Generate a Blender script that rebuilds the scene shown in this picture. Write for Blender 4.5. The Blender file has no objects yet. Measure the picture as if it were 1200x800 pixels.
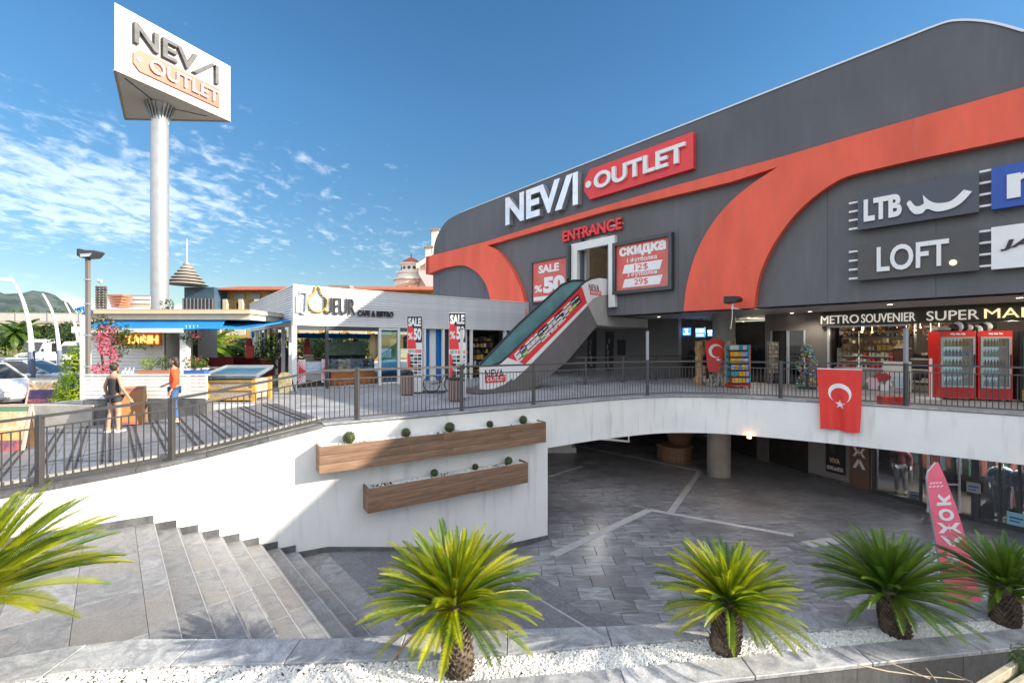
import bpy, bmesh, math, random
from mathutils import Vector, Matrix
from mathutils.geometry import tessellate_polygon
R = math.radians
random.seed(7)
SC = bpy.context.scene
COL = SC.collection

# ---------------------------------------------------------------- camera
FPX = 525.0; CX = 600.0; HY = 403.0; EYE = 1.65
cd = bpy.data.cameras.new('camera'); cam = bpy.data.objects.new('camera', cd); COL.objects.link(cam)
cam.location = (0, 0, EYE); cam.rotation_euler = (R(90), 0, 0)
cd.sensor_width = 36; cd.lens = 36 * FPX / 1200; cd.shift_y = 0.0025
cd.clip_start = 0.05; cd.clip_end = 6000
SC.camera = cam

# ---------------------------------------------------------------- light
SUN = Vector((0.62, -0.15, 0.285)).normalized()
SUN_EL = math.asin(SUN.z); SUN_AZ = math.atan2(SUN.x, SUN.y)
w = bpy.data.worlds.new('World'); SC.world = w; w.use_nodes = True
nt = w.node_tree; nt.nodes.clear()
def N_(t, **k):
    n = nt.nodes.new(t)
    for a, b in k.items(): setattr(n, a, b)
    return n
out = N_('ShaderNodeOutputWorld'); bg = N_('ShaderNodeBackground'); bg.inputs[1].default_value = 0.15
sky = N_('ShaderNodeTexSky', sky_type='NISHITA'); sky.sun_disc = False
sky.sun_elevation = SUN_EL; sky.sun_rotation = SUN_AZ
sky.air_density = 1.1; sky.dust_density = 0.25; sky.ozone_density = 2.2; sky.altitude = 300
hsv = N_('ShaderNodeHueSaturation'); hsv.inputs['Saturation'].default_value = 1.26; hsv.inputs['Value'].default_value = 0.27; hsv.inputs['Hue'].default_value = 0.497
nt.links.new(sky.outputs[0], hsv.inputs['Color'])
tc = N_('ShaderNodeTexCoord'); sep = N_('ShaderNodeSeparateXYZ'); nt.links.new(tc.outputs['Generated'], sep.inputs[0])
def M_(op, a, b=None, c=None, clamp=False):
    n = N_('ShaderNodeMath', operation=op); n.use_clamp = clamp
    for i, v in enumerate((a, b, c)):
        if v is None: continue
        if isinstance(v, (int, float)): n.inputs[i].default_value = v
        else: nt.links.new(v, n.inputs[i])
    return n.outputs[0]
zz = M_('MAXIMUM', sep.outputs[2], 0.02)
zc = M_('ADD', zz, 0.10)
cx = M_('DIVIDE', sep.outputs[0], zc); cy = M_('DIVIDE', sep.outputs[1], zc)
cmb = N_('ShaderNodeCombineXYZ'); nt.links.new(cx, cmb.inputs[0]); nt.links.new(cy, cmb.inputs[1])
mp = N_('ShaderNodeMapping'); nt.links.new(cmb.outputs[0], mp.inputs[0]); mp.inputs['Rotation'].default_value = (0, 0, R(35)); mp.inputs['Scale'].default_value = (1.35, 1.0, 1)
n1 = N_('ShaderNodeTexNoise'); n1.inputs['Scale'].default_value = 8.5; n1.inputs['Detail'].default_value = 9; n1.inputs['Roughness'].default_value = 0.6; n1.inputs['Distortion'].default_value = 0.35
n2 = N_('ShaderNodeTexNoise'); n2.inputs['Scale'].default_value = 0.75; n2.inputs['Detail'].default_value = 3
nt.links.new(mp.outputs[0], n1.inputs[0]); nt.links.new(mp.outputs[0], n2.inputs[0])
# altocumulus field: strong in the north-west (left of the view), thinning over the rest of the view
azm = M_('MULTIPLY', sep.outputs[0], -1.0)
lef = M_('MULTIPLY_ADD', azm, 1.05, 0.30)
lef = M_('MINIMUM', M_('MAXIMUM', lef, 0.0), 1.0)
hi = N_('ShaderNodeMapRange'); hi.inputs[1].default_value = 0.58; hi.inputs[2].default_value = 0.12; hi.inputs[3].default_value = 0; hi.inputs[4].default_value = 1
nt.links.new(sep.outputs[2], hi.inputs[0])
lo = N_('ShaderNodeMapRange'); lo.inputs[1].default_value = 0.09; lo.inputs[2].default_value = 0.2
nt.links.new(sep.outputs[2], lo.inputs[0])
cov = M_('MULTIPLY', lef, hi.outputs[0])
bk_fill = M_('MULTIPLY', M_('SUBTRACT', 0.42, sep.outputs[1]), 1.6, clamp=True)  # extra cloud cover behind the camera, out of view, added to brighten the shade
cov = M_('MAXIMUM', cov, M_('MULTIPLY', bk_fill, 1.25)); cov = M_('MULTIPLY', cov, lo.outputs[0])
den = M_('ADD', M_('MULTIPLY', n1.outputs[0], 1.0), M_('MULTIPLY', M_('SUBTRACT', n2.outputs[0], 0.5), 0.7))
den = M_('ADD', den, M_('MULTIPLY', M_('SUBTRACT', cov, 0.5), 0.62))
mr = N_('ShaderNodeMapRange'); mr.interpolation_type = 'SMOOTHSTEP'; mr.inputs[1].default_value = 0.50; mr.inputs[2].default_value = 0.80
nt.links.new(den, mr.inputs[0])
# low cumulus bank above the hills
mp3 = N_('ShaderNodeMapping'); nt.links.new(tc.outputs['Generated'], mp3.inputs[0]); mp3.inputs['Scale'].default_value = (9, 9, 20)
n3 = N_('ShaderNodeTexNoise'); n3.inputs['Scale'].default_value = 1.0; n3.inputs['Detail'].default_value = 7; nt.links.new(mp3.outputs[0], n3.inputs[0])
lowz = N_('ShaderNodeMapRange'); lowz.inputs[1].default_value = 0.14; lowz.inputs[2].default_value = 0.03; nt.links.new(sep.outputs[2], lowz.inputs[0])
d3 = M_('ADD', n3.outputs[0], M_('MULTIPLY', M_('SUBTRACT', lowz.outputs[0], 0.6), 0.5))
d3 = M_('ADD', d3, M_('MULTIPLY', M_('SUBTRACT', lef, 0.75), 0.35))
mr3 = N_('ShaderNodeMapRange'); mr3.interpolation_type = 'SMOOTHSTEP'; mr3.inputs[1].default_value = 0.5; mr3.inputs[2].default_value = 0.72; nt.links.new(d3, mr3.inputs[0])
allc = M_('MAXIMUM', M_('MULTIPLY', mr.outputs[0], M_('MULTIPLY_ADD', bk_fill, 0.5, 0.40)), M_('MULTIPLY', mr3.outputs[0], 0.45))  # the added rear cloud is denser than the visible field, as fill light
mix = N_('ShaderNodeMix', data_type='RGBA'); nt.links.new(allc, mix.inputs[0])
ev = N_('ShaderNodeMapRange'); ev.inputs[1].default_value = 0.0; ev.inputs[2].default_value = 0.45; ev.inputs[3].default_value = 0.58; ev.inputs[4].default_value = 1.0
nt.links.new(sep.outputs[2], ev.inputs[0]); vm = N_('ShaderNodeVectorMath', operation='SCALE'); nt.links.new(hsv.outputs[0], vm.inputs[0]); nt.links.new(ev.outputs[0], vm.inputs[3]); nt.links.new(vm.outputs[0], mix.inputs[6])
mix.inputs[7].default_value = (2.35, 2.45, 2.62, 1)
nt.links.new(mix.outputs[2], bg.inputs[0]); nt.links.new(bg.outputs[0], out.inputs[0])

sl = bpy.data.lights.new('sun', 'SUN'); sl.energy = 2.0; sl.angle = R(0.55); sl.color = (1.0, 0.90, 0.74)
so = bpy.data.objects.new('sun', sl); COL.objects.link(so)
so.rotation_euler = SUN.to_track_quat('Z', 'Y').to_euler(); so.location = (40, -6, 30)
vs = SC.view_settings
vs.view_transform = 'Standard'; vs.look = 'None'; vs.gamma = 1; vs.exposure = 2.22
SC.cycles.max_bounces = 6; SC.cycles.diffuse_bounces = 4; SC.cycles.glossy_bounces = 3; SC.cycles.transparent_max_bounces = 16
SC.cycles.use_denoising = True; SC.cycles.caustics_reflective = False; SC.cycles.caustics_refractive = False

# ---------------------------------------------------------------- materials
MATS = {}
def mat(name, col, rough=0.6, metal=0.0, var=0.0, vscale=4.0, bump=0.0, bscale=40.0, col2=None, cmix=None, emit=None, estr=1.0, rnd=0.0, spec=0.5, stretch=None, trans=0.0, coat=0.0):
    """principled material with noise variation, object-random value and bump"""
    if name in MATS: return MATS[name]
    m = bpy.data.materials.new(name); m.use_nodes = True; t = m.node_tree; b = t.nodes['Principled BSDF']
    b.inputs['Roughness'].default_value = rough; b.inputs['Metallic'].default_value = metal
    b.inputs['Specular IOR Level'].default_value = spec
    if coat: b.inputs['Coat Weight'].default_value = coat
    base = (*col, 1); b.inputs['Base Color'].default_value = base
    L = t.links.new
    tcn = t.nodes.new('ShaderNodeTexCoord'); vec = tcn.outputs['Object']
    if stretch:
        mpn = t.nodes.new('ShaderNodeMapping'); mpn.inputs['Scale'].default_value = stretch; L(vec, mpn.inputs[0]); vec = mpn.outputs[0]
    last = None
    if var > 0 or col2:
        n = t.nodes.new('ShaderNodeTexNoise'); n.inputs['Scale'].default_value = vscale; n.inputs['Detail'].default_value = 6; n.inputs['Roughness'].default_value = 0.6
        L(vec, n.inputs['Vector'])
        r = t.nodes.new('ShaderNodeValToRGB'); lo, hi_ = cmix or (0.35, 0.65)
        r.color_ramp.elements[0].position = lo; r.color_ramp.elements[1].position = hi_
        if col2: r.color_ramp.elements[0].color = base; r.color_ramp.elements[1].color = (*col2, 1)
        else:
            r.color_ramp.elements[0].color = tuple(c * (1 - var) for c in col) + (1,)
            r.color_ramp.elements[1].color = tuple(min(1, c * (1 + var)) for c in col) + (1,)
        L(n.outputs['Fac'], r.inputs[0]); last = r.outputs[0]
    if rnd > 0:
        oi = t.nodes.new('ShaderNodeObjectInfo'); h = t.nodes.new('ShaderNodeHueSaturation')
        mr_ = t.nodes.new('ShaderNodeMapRange'); mr_.inputs[3].default_value = 1 - rnd; mr_.inputs[4].default_value = 1 + rnd
        L(oi.outputs['Random'], mr_.inputs[0]); L(mr_.outputs[0], h.inputs['Value'])
        if last: L(last, h.inputs['Color'])
        else: h.inputs['Color'].default_value = base
        last = h.outputs[0]
    if last: L(last, b.inputs['Base Color'])
    if bump > 0:
        n = t.nodes.new('ShaderNodeTexNoise'); n.inputs['Scale'].default_value = bscale; n.inputs['Detail'].default_value = 4; L(vec, n.inputs['Vector'])
        bn = t.nodes.new('ShaderNodeBump'); bn.inputs['Strength'].default_value = bump; bn.inputs['Distance'].default_value = 0.02
        L(n.outputs['Fac'], bn.inputs['Height']); L(bn.outputs[0], b.inputs['Normal'])
    if emit: b.inputs['Emission Color'].default_value = (*emit, 1); b.inputs['Emission Strength'].default_value = estr
    if trans: b.inputs['Transmission Weight'].default_value = trans
    MATS[name] = m; return m

def stone(name, c1, c2, rough=0.5, scale=1.6, rnd=0.12, stretch=(1, 1, 1), dist=1.2, bump=0.15, spot=None):
    """veined stone: distorted bands plus fine grain, each slab offset by its own random value"""
    m = bpy.data.materials.new(name); m.use_nodes = True; t = m.node_tree; b = t.nodes['Principled BSDF']; L = t.links.new
    tcn = t.nodes.new('ShaderNodeTexCoord'); geo = t.nodes.new('ShaderNodeNewGeometry'); oi = t.nodes.new('ShaderNodeObjectInfo')
    mul = t.nodes.new('ShaderNodeMath'); mul.operation = 'MULTIPLY'; mul.inputs[1].default_value = 37; L(oi.outputs['Random'], mul.inputs[0])
    cb = t.nodes.new('ShaderNodeCombineXYZ'); L(mul.outputs[0], cb.inputs[0]); L(mul.outputs[0], cb.inputs[1])
    add = t.nodes.new('ShaderNodeVectorMath'); add.operation = 'ADD'; L(geo.outputs['Position'], add.inputs[0]); L(cb.outputs[0], add.inputs[1])
    mpn = t.nodes.new('ShaderNodeMapping'); mpn.inputs['Scale'].default_value = stretch; L(add.outputs[0], mpn.inputs[0])
    n = t.nodes.new('ShaderNodeTexNoise'); n.inputs['Scale'].default_value = scale; n.inputs['Detail'].default_value = 8; n.inputs['Roughness'].default_value = 0.62; n.inputs['Distortion'].default_value = dist
    L(mpn.outputs[0], n.inputs['Vector'])
    r = t.nodes.new('ShaderNodeValToRGB'); r.color_ramp.elements[0].position = 0.3; r.color_ramp.elements[1].position = 0.72
    r.color_ramp.elements[0].color = (*c1, 1); r.color_ramp.elements[1].color = (*c2, 1); L(n.outputs['Fac'], r.inputs[0])
    last = r.outputs[0]
    if spot:
        n5 = t.nodes.new('ShaderNodeTexNoise'); n5.inputs['Scale'].default_value = 0.9; n5.inputs['Detail'].default_value = 5; L(add.outputs[0], n5.inputs['Vector'])
        r5 = t.nodes.new('ShaderNodeMapRange'); r5.inputs[1].default_value = 0.48; r5.inputs[2].default_value = 0.66; r5.inputs[4].default_value = 0.75; L(n5.outputs['Fac'], r5.inputs[0])
        mx = t.nodes.new('ShaderNodeMix'); mx.data_type = 'RGBA'; L(r5.outputs[0], mx.inputs[0]); L(last, mx.inputs[6]); mx.inputs[7].default_value = (*spot, 1); last = mx.outputs[2]
    g = t.nodes.new('ShaderNodeTexNoise'); g.inputs['Scale'].default_value = 55; g.inputs['Detail'].default_value = 3; L(mpn.outputs[0], g.inputs['Vector'])
    h = t.nodes.new('ShaderNodeHueSaturation'); mr_ = t.nodes.new('ShaderNodeMapRange'); mr_.inputs[3].default_value = 1 - rnd; mr_.inputs[4].default_value = 1 + rnd
    L(oi.outputs['Random'], mr_.inputs[0])
    gm = t.nodes.new('ShaderNodeMapRange'); gm.inputs[1].default_value = 0.3; gm.inputs[2].default_value = 0.7; gm.inputs[3].default_value = 0.8; gm.inputs[4].default_value = 1.2; L(g.outputs['Fac'], gm.inputs[0])
    mm = t.nodes.new('ShaderNodeMath'); mm.operation = 'MULTIPLY'; L(mr_.outputs[0], mm.inputs[0]); L(gm.outputs[0], mm.inputs[1])
    L(mm.outputs[0], h.inputs['Value']); L(last, h.inputs['Color']); L(h.outputs[0], b.inputs['Base Color'])
    rr = t.nodes.new('ShaderNodeMapRange'); rr.inputs[3].default_value = rough - 0.12; rr.inputs[4].default_value = rough + 0.2; L(n.outputs['Fac'], rr.inputs[0]); L(rr.outputs[0], b.inputs['Roughness'])
    bn = t.nodes.new('ShaderNodeBump'); bn.inputs['Strength'].default_value = bump; bn.inputs['Distance'].default_value = 0.02; L(n.outputs['Fac'], bn.inputs['Height']); L(bn.outputs[0], b.inputs['Normal'])
    MATS[name] = m; return m

def glassmat(name, tint, refl=0.12, alpha_t=0.9, rough=0.02):
    m = bpy.data.materials.new(name); m.use_nodes = True; t = m.node_tree; t.nodes.clear(); L = t.links.new
    o = t.nodes.new('ShaderNodeOutputMaterial'); tr = t.nodes.new('ShaderNodeBsdfTransparent'); tr.inputs[0].default_value = (*[c * alpha_t for c in tint], 1)
    gl = t.nodes.new('ShaderNodeBsdfGlossy'); gl.inputs['Roughness'].default_value = rough; gl.inputs[0].default_value = (0.95, 0.98, 1, 1)
    lw = t.nodes.new('ShaderNodeFresnel'); lw.inputs[0].default_value = 1.45
    ad = t.nodes.new('ShaderNodeMath'); ad.operation = 'ADD'; ad.use_clamp = True; ad.inputs[1].default_value = refl; L(lw.outputs[0], ad.inputs[0])
    mx = t.nodes.new('ShaderNodeMixShader'); L(ad.outputs[0], mx.inputs[0]); L(tr.outputs[0], mx.inputs[1]); L(gl.outputs[0], mx.inputs[2]); L(mx.outputs[0], o.inputs[0])
    MATS[name] = m; return m

def leafmat(name, c1, c2, scale=2.0, rough=0.45, transl=0.35, tip=None):
    m = bpy.data.materials.new(name); m.use_nodes = True; t = m.node_tree; L = t.links.new; b = t.nodes['Principled BSDF']; o = t.nodes['Material Output']
    b.inputs['Roughness'].default_value = rough
    geo = t.nodes.new('ShaderNodeNewGeometry')
    n = t.nodes.new('ShaderNodeTexNoise'); n.inputs['Scale'].default_value = scale; n.inputs['Detail'].default_value = 5; L(geo.outputs['Position'], n.inputs['Vector'])
    r = t.nodes.new('ShaderNodeValToRGB'); r.color_ramp.elements[0].position = 0.35; r.color_ramp.elements[1].position = 0.65
    r.color_ramp.elements[0].color = (*c1, 1); r.color_ramp.elements[1].color = (*c2, 1); L(n.outputs['Fac'], r.inputs[0])
    ri = t.nodes.new('ShaderNodeHueSaturation'); L(r.outputs[0], ri.inputs['Color'])
    oi = t.nodes.new('ShaderNodeObjectInfo'); mr_ = t.nodes.new('ShaderNodeMapRange'); mr_.inputs[3].default_value = 0.7; mr_.inputs[4].default_value = 1.3; L(oi.outputs['Random'], mr_.inputs[0]); L(mr_.outputs[0], ri.inputs['Value'])
    L(ri.outputs[0], b.inputs['Base Color'])
    tl = t.nodes.new('ShaderNodeBsdfTranslucent'); hs = t.nodes.new('ShaderNodeHueSaturation'); hs.inputs['Value'].default_value = 2.0; L(ri.outputs[0], hs.inputs['Color']); L(hs.outputs[0], tl.inputs[0])
    mx = t.nodes.new('ShaderNodeMixShader'); mx.inputs[0].default_value = transl; L(b.outputs[0], mx.inputs[1]); L(tl.outputs[0], mx.inputs[2]); L(mx.outputs[0], o.inputs[0])
    MATS[name] = m; return m

white = mat('white_render', (0.80, 0.80, 0.79), 0.75, var=0.05, vscale=0.8, bump=0.05, bscale=60)
def streaks(m, colr=(0.52, 0.51, 0.49), amt=0.62):
    # rain streaks below the coping: narrow vertical marks of grey dirt
    t = m.node_tree; b = t.nodes['Principled BSDF']; L = t.links.new
    src = b.inputs['Base Color'].links[0].from_socket
    g = t.nodes.new('ShaderNodeNewGeometry'); mpn = t.nodes.new('ShaderNodeMapping'); mpn.inputs['Scale'].default_value = (2.6, 2.6, 0.28); L(g.outputs['Position'], mpn.inputs[0])
    n = t.nodes.new('ShaderNodeTexNoise'); n.inputs['Scale'].default_value = 2.2; n.inputs['Detail'].default_value = 7; L(mpn.outputs[0], n.inputs['Vector'])
    r = t.nodes.new('ShaderNodeMapRange'); r.inputs[1].default_value = 0.56; r.inputs[2].default_value = 0.76; r.inputs[4].default_value = amt; L(n.outputs['Fac'], r.inputs[0])
    mx = t.nodes.new('ShaderNodeMix'); mx.data_type = 'RGBA'; mx.inputs[7].default_value = (*colr, 1); L(r.outputs[0], mx.inputs[0]); L(src, mx.inputs[6]); L(mx.outputs[2], b.inputs['Base Color'])
streaks(white)
paint = mat('white_paint', (0.78, 0.78, 0.76), 0.45, var=0.04, vscale=3)
siding = mat('siding_paint', (0.66, 0.67, 0.70), 0.5, var=0.06, vscale=1.5, rnd=0.05)
facade_m = mat('grey_facade_render', (0.120, 0.126, 0.146), 0.8, var=0.12, vscale=0.5, bump=0.12, bscale=25, stretch=(1, 1, 0.45))
facade_lo = mat('grey_facade_lower', (0.132, 0.134, 0.142), 0.8, var=0.12, vscale=0.6, bump=0.1, bscale=25, stretch=(1, 1, 0.4))
streaks(facade_m, (.19, .195, .21), .25); streaks(facade_lo, (.20, .205, .215), .3)
red_m = mat('coral_red_panel', (0.80, 0.115, 0.062), 0.6, var=0.12, vscale=0.9, bump=0.04, stretch=(1, 1, 0.3))
signred = mat('sign_red', (0.78, 0.045, 0.05), 0.4, var=0.05)
posterred = mat('poster_red', (0.72, 0.09, 0.07), 0.5, col2=(0.62, 0.20, 0.17), vscale=0.8)
flagred = mat('flag_red', (0.75, 0.05, 0.04), 0.8, var=0.05, vscale=3)
letterw = mat('letter_white', (0.82, 0.82, 0.84), 0.35, var=0.03)
dsteel = mat('dark_steel_letters', (0.075, 0.08, 0.09), 0.55, metal=0.0, var=0.45, vscale=2)
streaks(red_m, (.62, .16, .11), .5)
chrome = mat('brushed_metal_letters', (0.78, 0.80, 0.84), 0.28, metal=0.75, var=0.08, vscale=3)
darkp = mat('dark_poster', (0.02, 0.02, 0.024), 0.4)
black = mat('black_paint', (0.02, 0.02, 0.022), 0.45)
dgrey = mat('dark_grey_metal', (0.07, 0.075, 0.085), 0.4, metal=0.3, var=0.1)
railm = mat('rail_paint', (0.085, 0.082, 0.085), 0.38, metal=0.25, var=0.12, vscale=6)
frame_m = mat('aluminium_frame', (0.60, 0.62, 0.66), 0.35, metal=0.4)
steel = mat('galvanised_steel', (0.46, 0.47, 0.49), 0.38, metal=0.55, var=0.07, vscale=2)
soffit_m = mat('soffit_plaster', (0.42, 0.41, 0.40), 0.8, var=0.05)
wallg = mat('grey_shop_wall', (0.20, 0.19, 0.185), 0.75, var=0.08, vscale=1.2, bump=0.06)
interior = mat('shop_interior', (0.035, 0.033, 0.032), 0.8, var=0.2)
concrete = mat('column_concrete', (0.30, 0.295, 0.285), 0.75, var=0.16, vscale=1.6, bump=0.15, bscale=14)
beige = mat('beige_cladding', (0.40, 0.385, 0.36), 0.6, var=0.06, vscale=1.2)
wood = mat('planter_wood', (0.17, 0.095, 0.06), 0.6, col2=(0.32, 0.20, 0.13), vscale=1.3, stretch=(1.0, 1.0, 14), bump=0.25, bscale=10, rnd=0.14)
wood2 = mat('light_wood', (0.42, 0.25, 0.12), 0.6, var=0.2, vscale=3, bump=0.1)
ochre = mat('ochre_wood_frame', (0.62, 0.36, 0.07), 0.5, var=0.15, vscale=6)
grout = mat('dark_joint', (0.13, 0.13, 0.13), 0.9)
asphalt = mat('asphalt', (0.085, 0.083, 0.085), 0.9, var=0.18, vscale=0.6, bump=0.1)
earth = mat('dry_ground', (0.22, 0.20, 0.16), 0.95, var=0.2, vscale=0.4)
grass_m = mat('verge_grass', (0.14, 0.20, 0.03), 0.9, col2=(0.25, 0.29, 0.07), vscale=0.7)
blue_m = mat('awning_blue', (0.01, 0.20, 0.52), 0.7, var=0.12, vscale=1.5)
bluec = mat('cafe_blue', (0.01, 0.17, 0.50), 0.5, var=0.05)
cream = mat('cream_fascia', (0.72, 0.60, 0.44), 0.6, var=0.05)
orange = mat('orange_sign', (0.72, 0.23, 0.03), 0.5, col2=(0.60, 0.17, 0.02), vscale=3)
lit_or = mat('orange_lit_letters', (1, 0.5, 0.1), 0.5, emit=(1.0, 0.42, 0.08), estr=0.9)
lampw = mat('downlight_glow', (1, 0.9, 0.7), 0.5, emit=(1.0, 0.84, 0.6), estr=3.0)
lampo = mat('warm_bulb_glow', (1, 0.7, 0.4), 0.5, emit=(1.0, 0.5, 0.2), estr=3.0)
screenb = mat('blue_screen', (0.02, 0.08, 0.3), 0.3, emit=(0.05, 0.22, 0.8), estr=0.55)
skin = mat('skin', (0.50, 0.29, 0.20), 0.5, var=0.05)
skin2 = mat('mannequin_skin', (0.42, 0.38, 0.36), 0.4)
hair = mat('hair_dark', (0.04, 0.025, 0.018), 0.6, var=0.2, vscale=20)
tyre = mat('tyre_rubber', (0.02, 0.02, 0.02), 0.8)
carw = mat('car_white_paint', (0.74, 0.75, 0.77), 0.25, coat=0.6)
carblk = mat('car_glass', (0.02, 0.025, 0.03), 0.08, spec=0.8)
roofred = mat('terracotta_roof', (0.42, 0.12, 0.06), 0.8, var=0.2, vscale=1.0)
hotelw = mat('hotel_wall', (0.66, 0.57, 0.42), 0.8, var=0.06, vscale=0.2)
hotely = mat('hotel_ochre_wall', (0.62, 0.40, 0.12), 0.8, var=0.06, vscale=0.2)
yellow_m = mat('yellow_panel', (0.72, 0.58, 0.03), 0.5)
fridge_r = mat('fridge_red', (0.62, 0.02, 0.018), 0.35, coat=0.3)
pebw = mat('white_pebbles', (0.76, 0.75, 0.72), 0.8, var=0.16, vscale=30)
pink_m = mat('pink_banner', (0.80, 0.15, 0.24), 0.75, var=0.08, vscale=3)
marble = stone('pale_marble_kerb', (0.20, 0.21, 0.23), (0.55, 0.55, 0.56), 0.45, 3.0, 0.14, dist=2.0)
treadst = stone('stair_stone', (0.145, 0.15, 0.165), (0.33, 0.33, 0.335), 0.5, 2.4, 0.2, stretch=(1, 1, 1), dist=2.4, spot=(0.27, 0.25, 0.235))
plazast = stone('plaza_stone', (0.085, 0.092, 0.112), (0.40, 0.415, 0.45), 0.31, 3.2, 0.2, stretch=(0.45, 1.9, 1), dist=1.8, bump=0.3, spot=(0.15, 0.15, 0.165))
slopest = stone('slope_stone', (0.10, 0.105, 0.125), (0.26, 0.27, 0.30), 0.5, 9.0, 0.10, dist=2.5, bump=0.4)
terst = stone('terrace_stone', (0.24, 0.247, 0.27), (0.42, 0.425, 0.45), 0.5, 1.4, 0.08, dist=0.8)
rampst = stone('ramp_stone', (0.15, 0.155, 0.175), (0.27, 0.275, 0.30), 0.55, 1.6, 0.08, dist=1.0)
granite = stone('granite_base', (0.07, 0.073, 0.08), (0.17, 0.17, 0.175), 0.4, 2.5, 0.2, stretch=(1, 1, 0.4), dist=1.4)
lowwall = stone('low_wall_stone', (0.34, 0.32, 0.29), (0.50, 0.47, 0.43), 0.7, 1.5, 0.05)
lightline = stone('light_inlay_stone', (0.33, 0.34, 0.36), (0.45, 0.46, 0.48), 0.55, 3, 0.06)
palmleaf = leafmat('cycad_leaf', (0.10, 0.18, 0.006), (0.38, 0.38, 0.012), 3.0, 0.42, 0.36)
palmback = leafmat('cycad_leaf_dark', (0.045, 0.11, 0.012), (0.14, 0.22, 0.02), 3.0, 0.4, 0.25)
leafg = leafmat('leaf_green', (0.03, 0.075, 0.010), (0.10, 0.15, 0.02), 1.2)
leafy = leafmat('leaf_yellow_green', (0.09, 0.17, 0.010), (0.24, 0.30, 0.02), 2.5)
leafd = leafmat('leaf_dark', (0.015, 0.04, 0.010), (0.05, 0.085, 0.018), 0.8)
boxleaf = leafmat('topiary_leaf', (0.05, 0.075, 0.025), (0.11, 0.14, 0.05), 20, 0.6, 0.15)
flowerp = leafmat('pink_flowers', (0.50, 0.03, 0.14), (0.75, 0.16, 0.22), 6, 0.6, 0.3)
barkm = mat('palm_trunk_bark', (0.05, 0.038, 0.028), 0.9, col2=(0.20, 0.15, 0.11), vscale=14, bump=0.6, bscale=30)
barkt = mat('tree_bark', (0.16, 0.12, 0.09), 0.9, var=0.25, vscale=5)
hillm = mat('hill_slope', (0.028, 0.05, 0.048), 0.95, col2=(0.07, 0.095, 0.095), vscale=0.02, cmix=(0.42, 0.58))
glass = glassmat('window_glass', (0.86, 0.93, 0.94), 0.05)
glassd = glassmat('shop_window_glass', (0.80, 0.84, 0.88), 0.02)
glassb = glassmat('blue_tinted_glass', (0.35, 0.62, 0.80), 0.10)
glasst = glassmat('teal_balustrade_glass', (0.38, 0.66, 0.66), 0.16)
teal = mat('teal_glass_back', (0.16, 0.36, 0.37), 0.25, var=0.15, vscale=1.5, coat=0.4)

# ---------------------------------------------------------------- object helpers
MW = {}
def tagp(o, label=None, cat=None, group=None, kind=None):
    if label: o['label'] = label
    if cat: o['category'] = cat
    if group: o['group'] = group
    if kind: o['kind'] = kind
    return o
def thing(name, label, cat, loc=(0, 0, 0), rz=0.0, group=None):
    o = bpy.data.objects.new(name, None); COL.objects.link(o); o.empty_display_size = 0.2
    Mx = Matrix.Translation(Vector(loc)) @ Matrix.Rotation(rz, 4, 'Z')
    o.matrix_basis = Mx; MW[o] = Mx
    return tagp(o, label, cat, group)
def place(o, parent, M):
    if parent is not None:
        o.parent = parent; o.matrix_basis = MW[parent].inverted() @ M
    else: o.matrix_basis = M
    MW[o] = M
    COL.objects.link(o); return o
def inst(name, mesh, parent, M):
    return place(bpy.data.objects.new(name, mesh), parent, M)

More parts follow.
